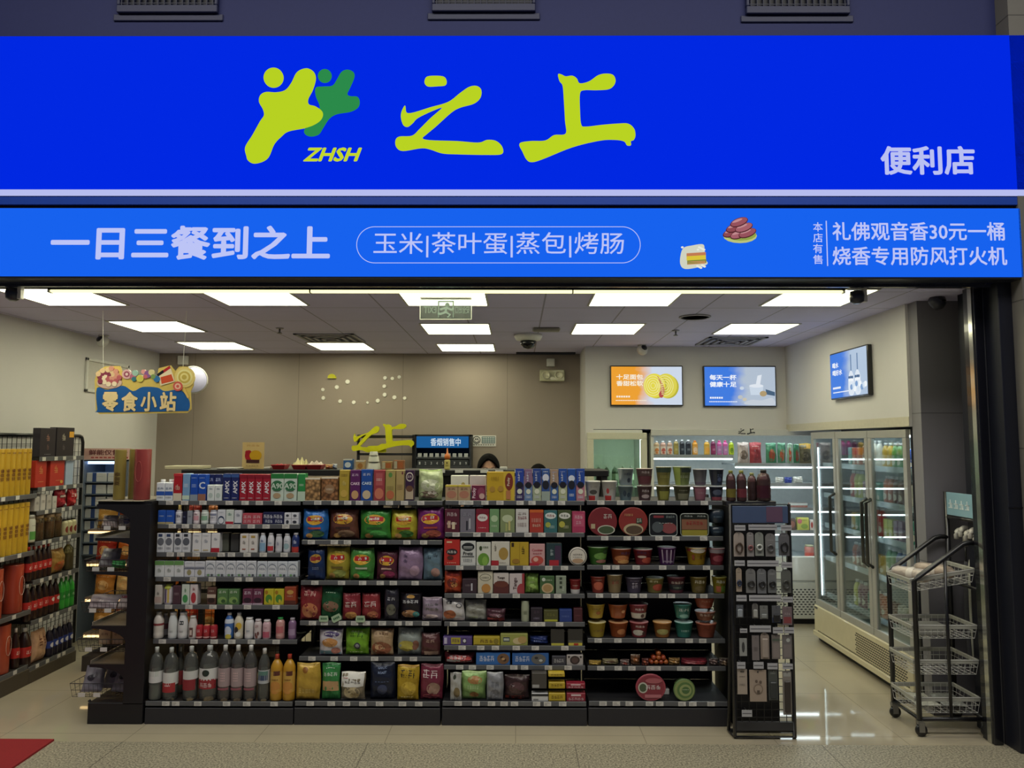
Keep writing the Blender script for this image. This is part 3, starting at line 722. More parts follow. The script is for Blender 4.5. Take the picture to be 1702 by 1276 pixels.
# screens
def screen(name_words, fn, w, h, loc, rotz=0):
    t = thing('wall_screen', name_words, 'screen', loc, (0, 0, rotz))
    b = MB(); b.box(-w, w, -0.04, 0, -h, h, mat('0e0f14', 'gloss', 0.3), 0.006); b.build('case', t)
    fn(t, w - 0.012, h - 0.012); return t
def bars(b, x0, x1, z, n, hgt, mt, y=-0.044):
    st = (x1 - x0) / n
    for k in range(n): b.box(x0 + st * k, x0 + st * (k + 0.72), y, -0.042, z, z + hgt, mt)
def scr1(t, w, h):
    b = MB(); b.box(-w, w, -0.042, -0.038, -h, h, mat('e89a22', 'screen', to='c8d4e6')); b.build('display', t)
    b = MB()
    for k, (cx, cc) in enumerate(((0.55, 'd9cf52'), (0.22, 'e2d54e'))):
        x = cx * w
        b.prism(circle(x + 0.05 * w, -0.05 * h, 0.31 * w, 30, 0.62 * h), -0.0425 - k * 0.002, -0.042, E_('b8b13c')); b.prism(circle(x, 0, 0.31 * w, 30, 0.64 * h), -0.0432 - k * 0.002, -0.042, E_(cc))
        for j in range(4): b.path([(x - 0.04 * w + 0.24 * w * (1 - j * .24) * math.cos(a_), -0.044 - k * 0.002, 0.52 * h * (1 - j * .24) * math.sin(a_)) for a_ in [2 * PI * i / 20 for i in range(20)]], 0.003, E_('efe9a4'), 4, True)
    b.prism(smooth([(.30 * w, .5 * h), (.42 * w, .2 * h), (.5 * w, -.2 * h), (.44 * w, -.62 * h), (.34 * w, -.5 * h), (.40 * w, 0)]), -0.0475, -0.042, E_('b0504a'))
    for k in range(9): b.box((0.40 + 0.008 * (k % 3)) * w, (0.48) * w, -0.0482, -0.042, (0.34 - 0.1 * k) * h, (0.39 - 0.1 * k) * h, E_('e8dc96'))
    b.build('bread_picture', t)
    b = MB(); m1 = E_('f4ecd8'); text_fit(b, '十足面包', -w * 0.86, -w * 0.10, h * 0.32, h * 0.6, -0.044, m1, 0.03); text_fit(b, '香甜松软', -w * 0.86, -w * 0.10, -h * 0.02, h * 0.26, -0.044, m1, 0.03)
    bars(b, -w * 0.86, -w * 0.46, -h * 0.62, 6, h * 0.09, m1); bars(b, -w * 0.88, w * 0.0, -h * 0.8, 18, h * 0.045, m1); b.build('lettering', t)
def scr2(t, w, h):
    b = MB(); b.box(-w, w, -0.042, -0.038, -h, h, mat('2f74dc', 'screen', to='aebccd')); b.build('display', t)
    b = MB(); m2 = E_('dfe6ee')
    b.prism([(0.3 * w, -0.45 * h), (0.26 * w, 0.0), (0.66 * w, 0.0), (0.62 * w, -0.45 * h)], -0.043, -0.042, E_('c9d6e4')); b.prism([(.44 * w, .02 * h), (.5 * w, .55 * h), (.62 * w, .6 * h), (.56 * w, .02 * h)], -0.0435, -0.042, m2)
    b.prism(circle(.46 * w, 0.02 * h, .2 * w, 20, .09 * h), -0.044, -0.042, m2)
    b.prism(smooth([(.1 * w, -.9 * h), (.3 * w, -.7 * h), (.6 * w, -.72 * h), (.9 * w, -.6 * h), (.96 * w, -.95 * h), (.5 * w, -.97 * h)]), -0.043, -0.042, E_('c4ccd6'))
    for x, z, r, cc in ((.65, -.38, .1, 'b09a72'), (.12, -.68, .06, 'c9c2ae'), (0.0, -.56, .07, 'bcc0c0'), (.05, -.1, .06, 'c8d4e2')): b.prism(circle(x * w, z * h, r * w, 16, r * w * .8), -0.0445, -0.042, E_(cc))
    b.prism([(.72 * w, -.15 * h), (.98 * w, -.3 * h), (.98 * w, -.5 * h), (.74 * w, -.42 * h)], -0.044, -0.042, E_('49617a')); b.build('milk_picture', t)
    b = MB(); m1 = E_('f0f4fa'); text_fit(b, '每天一杯', -w * 0.86, -w * 0.1, h * 0.32, h * 0.6, -0.044, m1, 0.03); text_fit(b, '健康十足', -w * 0.86, -w * 0.1, -h * 0.04, h * 0.24, -0.044, m1, 0.03)
    bars(b, -w * 0.86, -w * 0.48, -h * 0.64, 6, h * 0.09, m1); bars(b, -w * 0.88, -w * 0.08, -h * 0.82, 17, h * 0.045, m1); b.build('lettering', t)
def scr3(t, w, h):
    b = MB(); b.box(-w, w, -0.042, -0.038, -h, h, mat('2a72d8', 'screen', to='a9bdd6')); b.build('display', t)
    b = MB()
    for x in (.18, .52):
        b.prism([((x - .015) * w, -.1 * h), ((x - .015) * w, .8 * h), ((x + .03) * w, .8 * h), ((x + .03) * w, -.1 * h)], -0.0435, -0.042, E_('6c86a8'))
        b.prism(smooth([((x - .12) * w, -.9 * h), ((x - .13) * w, -.2 * h), (x * w, .1 * h), ((x + .14) * w, -.2 * h), ((x + .13) * w, -.9 * h)]), -0.0445, -0.042, E_('dfe8f2'))
        for k in range(6): b.prism(circle((x + .1 * math.sin(k * 2.1)) * w, (-.25 + .06 * math.cos(k * 3)) * h, .04 * w, 8), -0.046, -0.042, E_(('49678c', 'f4f8fc')[k % 2]))
    for k in range(9): b.prism(circle((.2 + .09 * k) * w, (-.62 + .12 * math.sin(k * 2.7)) * h, .07 * w, 10), -0.0455, -0.042, E_(('7fa0cc', 'd4e2f0', 'f0f6fa')[k % 3]))
    b.build('water_picture', t)
    b = MB(); m1 = E_('f0f4fa'); text_fit(b, '喝水', -w * 0.86, -w * 0.5, h * 0.34, h * 0.6, -0.044, m1, 0.03); text_fit(b, '喝好水', -w * 0.86, -w * 0.3, -h * 0.0, h * 0.26, -0.044, m1, 0.03); bars(b, -w * 0.86, -w * 0.4, -h * 0.6, 6, h * 0.09, m1); bars(b, -w * 0.86, w * 0.1, -h * 0.78, 14, h * 0.045, m1); b.build('lettering', t)
for fn, a4, words in ((scr1, (1014, 1135, 607.5, 674.5), 'lit screen showing orange bread advert on the wall over the glass cooler'), (scr2, (1169, 1290, 608, 676), 'lit screen showing blue milk advert on the wall over the open chiller')):
    x0, x1, a, c_ = pxbox(*a4, YR - 0.03)
    screen(words, fn, (x1 - x0) / 2, (c_ - a) / 2, ((x0 + x1) / 2, YR, (a + c_) / 2))
pA, pB = atX(1381, 600, XF - 0.03), atX(1444, 600, XF - 0.03)
za, zc_ = atX(1412, 661, XF - 0.03).z, atX(1412, 580, XF - 0.03).z
screen('lit screen showing splashing water advert on the wall above the right fridge', scr3, abs(pA.y - pB.y) / 2, (zc_ - za) / 2, (XF, (pA.y + pB.y) / 2, (za + zc_) / 2), -PI / 2)

# ================================================================ PACKS: shapes and printed fronts
def art_mesh(art, S, w, h):
    """printed shapes laid on a pack's front. S(u, v, e): u from -.5 to .5 across, v from 0 to 1 up, e metres off the surface"""
    b = MB()
    for i, pr in enumerate(p for p in art.split(';') if p):
        k, a = pr[0], pr[1:].split(',')
        e = 0.0007 * (i + 1)
        def quad(u0, v0, u1, v1, m_):
            nu = max(1, int(abs(u1 - u0) * 8)); nv = max(1, int(abs(v1 - v0) * 8))
            b.grid(lambda p, q: S(u0 + (u1 - u0) * p, v0 + (v1 - v0) * q, e), nu, nv, m_)
        if k == 'R':
            u0, v0, u1, v1 = map(float, a[:4]); quad(u0, v0, u1, v1, mat(a[4], 'gloss', 0.4))
        elif k == 'E':
            u, v, ru, rv = map(float, a[:4]); n = 18; S0 = S
            S = lambda p, q, e_, S0=S0: S0(min(.495, max(-.495, p)), min(.99, max(.012, q)), e_)
            vs = [S(u, v, e)]
            for rr in (0.5, 1.0):
                vs += [S(u + ru * rr * math.cos(2 * PI * j / n), v + rv * rr * math.sin(2 * PI * j / n), e) for j in range(n)]
            fs = [(0, 1 + j, 1 + (j + 1) % n) for j in range(n)] + [(1 + j, 1 + n + j, 1 + n + (j + 1) % n, 1 + (j + 1) % n) for j in range(n)]
            b.add(vs, fs, mat(a[4], 'gloss', 0.4)); S = S0
        elif k in 'TV':                          # T text,u,v,size,colour ; V the same, reading upwards
            u, v, sz = map(float, a[1:4]); vs, fs, gw, gh = glyphs(a[0], 0.025)
            s_ = sz * h / gh if k == 'T' else sz * w / gh
            lim = 0.96 * w if k == 'T' else 0.96 * h
            s_ = min(s_, lim / gw)
            if k == 'T': b.add([S(u + x * s_ / w, v + y * s_ / h, e + q_) for x, y, q_ in vs], fs, mat(a[4], 'gloss', 0.4))
            else: b.add([S(u - y * s_ / w, v + x * s_ / h, e + q_) for x, y, q_ in vs], fs, mat(a[4], 'gloss', 0.4))
        elif k == 'L':                           # small print: rows of short dashes
            u, v, wd, n = float(a[0]), float(a[1]), float(a[2]), int(a[3]); m_ = mat(a[4], 'gloss', 0.4)
            for r_ in range(n):
                q = 5
                for j in range(q):
                    x0 = u - wd / 2 + wd * j / q
                    quad(x0, v - 0.045 * r_, x0 + wd / q * (0.55 + 0.3 * ((j * 7 + r_ * 3) % 3) / 2), v - 0.045 * r_ + 0.022, m_)
        elif k == 'G':                           # bold unreadable characters: n blocky signs along a row
            u, v, wd, n, sz = float(a[0]), float(a[1]), float(a[2]), int(a[3]), float(a[4]); m_ = mat(a[5], 'gloss', 0.4)
            cw = wd / n
            for j in range(n):
                x = u - wd / 2 + cw * j
                for q, (c0, d0, c1, d1) in enumerate(((.06, .84, .86, .93), (.1, .56, .84, .64), (.42, .04, .52, .98), (.04, .3, .88, .38), (.1, .02, .2, .5), (.72, .02, .82, .6), (.16, .04, .76, .12), (.22, .62, .3, .86))):
                    if (q * 3 + j * 5 + n) % 4 == 1: continue
                    quad(x + c0 * cw, v + d0 * sz, x + c1 * cw, v + d1 * sz, m_)
    return b.mesh('front_print') if b.v else None

PACK = {}
def pack(kind, w, h, d, col, art, opt=''):
    """-> [(part name, mesh)], first one the body; base at z = 0, front towards -y, centred on x; depth d"""
    key = (kind, round(w, 3), round(h, 3), round(d, 3), col, art, opt)
    if key in PACK: return PACK[key]
    O = dict(x.split('=') for x in opt.split()) if opt else {}
    out = []; b = MB(); cols = col.split('/')
    S = None
    if kind in ('box', 'gable', 'capbox', 'multi'):
        m = mat(cols[0], O.get('mt', 'gloss'), 0.38)
        hb = h
        if kind == 'gable': hb = h * 0.8
        if kind == 'capbox': hb = h * 0.86
        b.box(-w / 2, w / 2, -d / 2, d / 2, 0, hb, m, 0.003)
        S = lambda u, v, e: (u * w, -d / 2 - e, v * hb)
        if kind == 'gable':
            b.add([(-w / 2 + .002, -d / 2 + .002, hb), (w / 2 - .002, -d / 2 + .002, hb), (w / 2 - .002, d / 2 - .002, hb), (-w / 2 + .002, d / 2 - .002, hb), (-w / 2 + .002, -.003, h), (w / 2 - .002, -.003, h), (w / 2 - .002, .003, h), (-w / 2 + .002, .003, h)],
                  [(0, 1, 5, 4), (2, 3, 7, 6), (1, 2, 6, 5), (3, 0, 4, 7), (4, 5, 6, 7)], m)
        out.append(('body', b.mesh('body')))
        if kind == 'capbox':
            c = MB(); c.lathe([(w * .28, hb), (w * .28, h - .002), (w * .25, h)], mat(O.get('cap', 'e8e8e8'), 'gloss'), 14); out.append(('cap', c.mesh('cap')))
        if kind == 'multi':
            c = MB(); c.box(-w / 2 - .002, w / 2 + .002, -d / 2 - .002, d / 2 + .002, hb * .25, hb * .55, mat(O.get('band', 'c02020'), 'gloss'), 0.001); out.append(('wrap_band', c.mesh('wrap_band')))
    elif kind == 'bag':
        sd = float(O.get('seed', '1')) + w * 91 + h * 37
        def bulge(u, v):
            return max(0.0, 1 - abs(2 * u) ** 3.2) ** 0.6 * max(0.0, math.sin(PI * min(max(v, 0), 1))) ** 0.5
        def surf(u, v, sg, e=0.0):
            q = bulge(u, v)
            wr = 0.006 * math.sin(11 * u + 8 * v + sd) * math.sin(9 * v - 7 * u + 2 * sd) * min(1, 3 * q) + 0.004 * math.sin(26 * u + sd) * (1 - abs(2 * v - 1)) ** 0.0 * (abs(2 * v - 1) ** 3) * min(1, 6 * q)
            xw = w * (1 - 0.045 * q) * (1 + 0.03 * math.sin(6 * v + sd))
            return (u * xw + 0.012 * w * math.sin(5 * v + sd), sg * (q * d / 2 + wr + e), v * h + 0.012 * h * math.sin(7 * u + sd) * v)
        m = mat(cols[0], 'foil') if 'matte' not in O else mat(cols[0], 'plain')
        b.grid(lambda p, q: surf(p - .5, q, -1), 14, 16, m); b.grid(lambda p, q: surf(.5 - p, q, 1), 14, 16, m)
        S = lambda u, v, e: surf(u, v, -1, e + 0.0006)
        out.append(('body', b.mesh('body')))
        m2 = mat(cols[-1], 'foil')
        for v0, v1 in ((0.0, 0.035), (0.955, 1.0)):
            c = MB(); c.grid(lambda p, q: S((p - .5) * .99, v0 + (v1 - v0) * q, 0.001), 14, 2, m2)
            out.append(('crimped_seal', c.mesh('crimped_seal')))
    elif kind in ('cup', 'can', 'jar', 'tube', 'bottle'):
        R = w / 2
        if kind == 'cup': prof = [(R * .70, 0), (R * .72, .004), (R * .97, h * .95), (R, h * .955), (R, h * .985), (R * .97, h)]
        elif kind == 'can': prof = [(R * .88, 0), (R, h * .05), (R, h * .9), (R * .86, h * .97), (R * .84, h)]
        elif kind == 'tube': prof = [(R * .98, 0), (R, .004), (R, h - .004), (R * .98, h)]
        elif kind == 'jar': prof = [(R * .92, 0), (R, h * .05), (R, h * .78), (R * .85, h * .84), (R * .85, h * .86)]
        else:
            sh = float(O.get('sh', '.66')); nk = float(O.get('nk', '.3'))
            prof = [(R * .9, 0), (R, h * .03), (R, h * .2), (R * .96, h * .24), (R, h * .28), (R, h * sh)]
            for j in range(1, 7):
                t = j / 6; prof.append((R * (nk + (1 - nk) * (math.sqrt(1 - t * t) if 'dome' in O else math.cos(t * PI / 2) ** .9)), h * (sh + (.9 - sh) * t)))
            prof.append((R * nk, h * .92))
        def rad(v):
            z = v * h
            for (r0, z0), (r1, z1) in zip(prof, prof[1:]):
                if z0 <= z <= z1 and z1 > z0: return r0 + (r1 - r0) * (z - z0) / (z1 - z0)
            return prof[-1][0]
        S = lambda u, v, e: ((rad(v) + e + .0006) * math.sin(u * 2.6), -(rad(v) + e + .0006) * math.cos(u * 2.6), v * h)
        clear = cols[0].startswith('~')
        m = mat(cols[0][1:], 'pet') if clear else mat(cols[0], 'gloss', 0.3)
        b.lathe(prof, m, 22); out.append(('body', b.mesh('body')))
        if 'liq' in O:
            c = MB(); lv = float(O.get('lv', '.72')); c.lathe([(r * .95, max(z, .003)) for r, z in prof if z <= h * lv] + [(rad(lv) * .95, h * lv)], mat(O['liq'], 'gloss', 0.1), 20); out.append(('contents', c.mesh('contents')))
        if 'band' in O:
            c = MB(); v0, v1 = float(O.get('b0', '.3')), float(O.get('b1', '.6'))
            c.lathe([(rad(v0 + (v1 - v0) * j / 6) + .0008, h * (v0 + (v1 - v0) * j / 6)) for j in range(7)], mat(O['band'], 'gloss', 0.4), 22, cap=False); out.append(('label_band', c.mesh('label_band')))
        if kind == 'cup':
            c = MB(); c.lathe([(R * .985, h * .988), (R * 1.0, h), (R * .96, h * 1.006), (.002, h * 1.004)], mat(O.get('lid', 'e8e6e0'), 'gloss', 0.3), 22); out.append(('lid', c.mesh('lid')))
        if kind in ('jar', 'bottle'):
            rc = R * .88 if kind == 'jar' else R * nk * 1.12
            z0 = h * .86 if kind == 'jar' else h * .9
            c = MB(); c.lathe([(rc, z0), (rc, h - .003), (rc * .9, h)], mat(O.get('cap', 'e6e6e6'), 'gloss', 0.35), 16); out.append(('cap', c.mesh('cap')))
        if kind == 'tube' and 'handle' in O:
            c = MB(); c.path([(math.cos(a) * R * .42, -R - .003, h * .56 + math.sin(a) * h * .2) for a in [2 * PI * j / 20 for j in range(20)]], 0.0015, mat(O['handle']), 5, True); out.append(('handle', c.mesh('handle')))
    elif kind == 'disc':                         # a bowl standing on its edge, lid to the front
        R = w / 2; a = h / w
        b.lathe([(R * .7, -d / 2), (R * .98, d / 2 - .012), (R, d / 2 - .01), (R, d / 2 - .003), (R * .97, d / 2), (.002, d / 2)], mat(cols[0], 'gloss', .35), 28, (0, 0, R), 'y')
        if abs(a - 1) > .05: b.v = [(x * 1, y, z * a) for x, y, z in b.v]
        S = lambda u, v, e: (u * w, -d / 2 - e - .0006, v * h)
        out.append(('body', b.mesh('body')))
    elif kind == 'tray':                         # a flat ready meal tray stood upright
        def rr(x, z, r):
            return [(sx * (x - r) + r * math.cos(a + q * PI / 8), sz * (z - r) + r * math.sin(a + q * PI / 8) + h / 2) for sx, sz, a in ((1, 1, 0), (-1, 1, PI / 2), (-1, -1, PI), (1, -1, 3 * PI / 2)) for q in range(5)]
        b.prism(rr(w / 2 - .006, h / 2 - .006, .014), -d / 2 + .004, d / 2, mat(cols[0], 'gloss', .3)); out.append(('body', b.mesh('body')))
        c = MB(); P = rr(w / 2 - .0032, h / 2 - .0034, .02); c.path([(x, -d / 2 + .003, z) for x, z in P], .003, mat(cols[-1], 'gloss', .3), 6, True); out.append(('rim', c.mesh('rim')))
        S = lambda u, v, e: (u * w, -d / 2 + .004 - e, v * h)
    elif kind == 'card':                         # flat hang pack with a round-topped card
        r = w * .45
        pts = [(-w / 2, 0), (w / 2, 0), (w / 2, h - r)] + [(w / 2 - r + r * math.cos(a), h - r + r * math.sin(a)) for a in (.4, .8, 1.2, 1.57)] + [(-w / 2 + r + r * math.cos(a), h - r + r * math.sin(a)) for a in (1.57, 1.95, 2.35, 2.75)] + [(-w / 2, h - r)]
        if 'sq' in O: pts = [(-w / 2, 0), (w / 2, 0), (w / 2, h), (-w / 2, h)]
        b.prism(pts, -d / 2, d / 2, mat(cols[0], 'gloss', .4)); out.append(('body', b.mesh('body')))
        S = lambda u, v, e: (u * w, -d / 2 - e, v * h)
        if 'ring' in O:
            c = MB(); c.path([(w * .3 * math.cos(a), -d / 2 - .006, h * .36 + w * .3 * float(O.get('asp', '1')) * math.sin(a)) for a in [2 * PI * j / 22 for j in range(22)]], .006, mat(O['ring'], 'gloss', .3), 7, True); out.append(('goods', c.mesh('goods')))
        if 'item' in O:
            c = MB(); c.box(-w * .36, w * .36, -d / 2 - .012, -d / 2 - .0005, h * .06, h * float(O.get('ih', '.55')), mat(O['item'], 'gloss', .3), .005); out.append(('goods', c.mesh('goods')))
    if art and S:
        am = art_mesh(art, S, w, h)
        if am: out.append(('front_print', am))
    PACK[key] = out
    return out

NUM = 'zero one two three four five six seven eight nine ten eleven twelve thirteen fourteen'.split()
ORD = ' second third fourth fifth sixth seventh eighth ninth tenth eleventh twelfth thirteenth fourteenth'.split(' ')
def plural(s, on):
    out, i = '', s.find('*')
    if i < 0: return s
    e = 'es' if s[:i].endswith(('x', 'ch', 's')) else 's'
    return s[:i] + (e if on else '') + s[i + 1:]
def which(desc, k, n, place, a='left', z='right'):
    if n == 1: return '%s %s' % (plural(desc, False), place)
    o = ('%smost' % a if n > 2 else '%s one' % a) if k == 0 else ('%smost' % z if n > 2 else '%s one' % z) if k == n - 1 else '%s from %s' % (ORD[k], a)
    return '%s of %s %s %s' % (o, NUM[n], plural(desc, True), place)
def place(kind, w, h, d, col, art, opt, name, label, cat, loc, rot=(0, 0, 0), group=None):
    ps = pack(kind, w, h, d, col, art, opt)
    root = link(name, ps[0][1], None, loc, rot, label, cat, group)
    for nm, me in ps[1:]: link(nm, me, root)
    return root
KNAME = {'box': 'carton', 'gable': 'milk_carton', 'capbox': 'drink_carton', 'multi': 'drink_multipack', 'bag': 'snack_bag', 'cup': 'noodle_cup', 'can': 'can', 'jar': 'jar', 'tube': 'tube', 'bottle': 'bottle', 'disc': 'noodle_bowl', 'tray': 'meal_tray', 'card': 'hang_pack'}
KCAT = {'box': 'box', 'gable': 'carton', 'capbox': 'carton', 'multi': 'drinks pack', 'bag': 'bag', 'cup': 'cup noodles', 'can': 'can', 'jar': 'jar', 'tube': 'tube', 'bottle': 'bottle', 'disc': 'noodle bowl', 'tray': 'meal tray', 'card': 'hang pack'}
KDEP = {'box': .06, 'gable': .07, 'capbox': .07, 'multi': .08, 'bag': .08, 'disc': .09, 'tray': .05, 'card': .01}
def shelf_row(items, Yf, zs, where, grp, zcap=9):
    """items on one shelf: (x0, x1, n, kind, top pixel, colour, print, words[, options, name, category]); Yf shelf front depth, zs shelf top"""
    for it in items:
        x0, x1, n, kind, ty, col, art, words = it[:8]
        opt = it[8] if len(it) > 8 else ''
        nm = it[9] if len(it) > 9 and it[9] else KNAME[kind]; cat = it[10] if len(it) > 10 and it[10] else KCAT[kind]
        back = float(dict(x.split('=') for x in opt.split()).get('back', '0')) if opt else 0
        lift = float(dict(x.split('=') for x in opt.split()).get('lift', '0')) if opt else 0
        Y = Yf + 0.012 + back
        h = atY((x0 + x1) / 2, ty, Y).z - zs - lift
        h = min(h, zcap - zs - lift)
        step = (x1 - x0) / n
        for k in range(n):
            a, c = atY(x0 + step * k, ty + 10, Y).x, atY(x0 + step * (k + 1), ty + 10, Y).x
            w = (c - a) - 0.0025
            d = KDEP.get(kind, w)
            if kind == 'bag': w *= 0.985; d = min(0.1, w * 0.5); h *= 0.985; Y = Yf + 0.012 + back + 0.014 * (items.index(it) % 2)
            if kind == 'disc' and 'flat' not in opt: h = w if zcap - zs > w else h
            place(kind, w, h, d, col, art, opt, nm, which(words, k, n, where), cat, ((a + c) / 2, Y + d / 2, zs + lift + 0.0006), group=(grp if n > 1 else None))

# ================================================================ GONDOLA FACING THE CONCOURSE
YG, YU, YK = 4.95, 5.02, 5.42                    # base front, upper shelf fronts, back sheet
steel = mat('2b2b31', 'plain', 0.45); rail_m = mat('5a5c60', 'gloss', 0.35); tag_m = mat('d4d2cc', 'gloss', 0.4)
BAYS = (('milk', 240, 487.5, (836, 875, 922, 963, 1009, 1066.5), 1170.5),
        ('crisp', 488.5, 732, (836, 901.5, 969, 1036, 1095), 1170.5),
        ('biscuit', 734, 976, (836, 889, 944, 990.5, 1037.5, 1077, 1109.5), 1170.5),
        ('noodle', 977.5, 1214, (836, 895, 943.5, 990.5, 1065, 1111), 1170.5))
SHELF = {}
for nm, px0, px1, rows, base in BAYS:
    xa, xb = atY(px0, 1170, YG).x, atY(px1, 1170, YG).x
    cx, w = (xa + xb) / 2, (xb - xa) / 2 - 0.0015
    t = thing('gondola_shelf_unit', 'black %s shelf bay of the long gondola, %s' % ({'milk': 'milk and water', 'crisp': 'crisp', 'biscuit': 'biscuit', 'noodle': 'cup noodle'}[nm], {'milk': 'at its left end', 'crisp': 'second from left', 'biscuit': 'third from left', 'noodle': 'at its right end'}[nm]), 'shelf unit', (cx, YG, 0))
    zb_ = atY((px0 + px1) / 2, base - 4, YG).z
    b = MB(); b.box(-w, w, 0.004, YK - YG, 0.0, zb_ - 0.04, steel, 0.003); b.build('base', t)
    def shelf_part(name, z, y0, seed):
        b = MB(); b.box(-w + 0.004, w - 0.004, y0 + 0.006, YK - YG - 0.002, z - 0.018, z, mat('1f1f23', 'plain', 0.5)); sp = b.build(name, t)
        b = MB(); b.box(-w + 0.004, w - 0.004, y0, y0 + 0.006, z - 0.026, z + 0.004, rail_m, 0.002); b.build('price_rail', sp)
        rg = random.Random(seed)
        n = rg.randint(6, 9)
        for k in range(n):
            x = -w + 0.06 + (2 * w - 0.12) * (k + rg.uniform(0, .6)) / n
            b = MB(); b.box(x - 0.024, x + 0.024, y0 - 0.0022, y0 - 0.0004, z - 0.024, z + 0.003, tag_m)
            for j in range(3): b.box(x - 0.019, x - 0.019 + rg.uniform(.015, .036), y0 - 0.0028, y0 - 0.0022, z - 0.019 + 0.007 * j, z - 0.0165 + 0.007 * j, mat('8a8a88'))
            b.build('price_tag', sp)
    shelf_part('deck', zb_, 0.0, hash(base) % 97 + len(nm))
    zsl = []
    for i, yy in enumerate(rows):
        z = atY((px0 + px1) / 2, yy - 3.2, YU).z
        zsl.append(z); shelf_part('shelf', z, YU - YG, i * 13 + len(nm))
    SHELF[nm] = zsl + [zb_]
    top = zsl[0] + 0.1
    for sx in (-1, 1):
        b = MB(); b.box(sx * w - 0.012 * (sx > 0), sx * w + 0.012 * (sx < 0), YK - YG - 0.03, YK - YG + 0.02, zb_ - 0.04, zsl[0] + 0.02, steel); b.build('upright', t)
    b = MB(); m_ = mat('2f2d2c', 'plain', 0.6)
    al = zsl[::1] + [zb_]
    for hi, lo in zip(al, al[1:]):
        for j in range(4):
            if nm == 'milk' and (j == 0 or lo == zb_ and j < 3): continue
            fr_ = (0.66, 0.97, 0.78, 0.95, 0.7, 0.93, 0.99)[(j * 3 + len(zsl) + al.index(hi) * 2) % 7]
            b.box(-w + 0.012 + (2 * w - 0.024) * j / 4, -w + 0.012 + (2 * w - 0.024) * (j + 1) / 4, YK - YG, YK - YG + 0.006, lo, lo + (hi - lo) * fr_, m_)
    b.build('back_panel', t)  # added panels stand in for unseen rear goods, blocking most light from behind
    b = MB(); b.wire(-w + 0.012, w - 0.012, zb_, zsl[0], YK - YG + 0.012, 18, 20, 0.0015, steel); b.build('back_mesh', t)

SH = ('top shelf', 'second shelf', 'third shelf', 'fourth shelf', 'fifth shelf', 'sixth shelf', 'seventh shelf')
def rows_for(bay, lists):
    n = len(SHELF[bay])
    for i, its in enumerate(lists):
        last = i == n - 1
        sh = 'bottom deck' if last else SH[i]
        shelf_row(its, YG if last else YU, SHELF[bay][i], 'on the %s bay\'s %s' % (bay, sh), '%s bay, packs on the %s' % (bay, sh), SHELF[bay][i - 1] - (0.0285 if last else 0.0195) if i else 9)

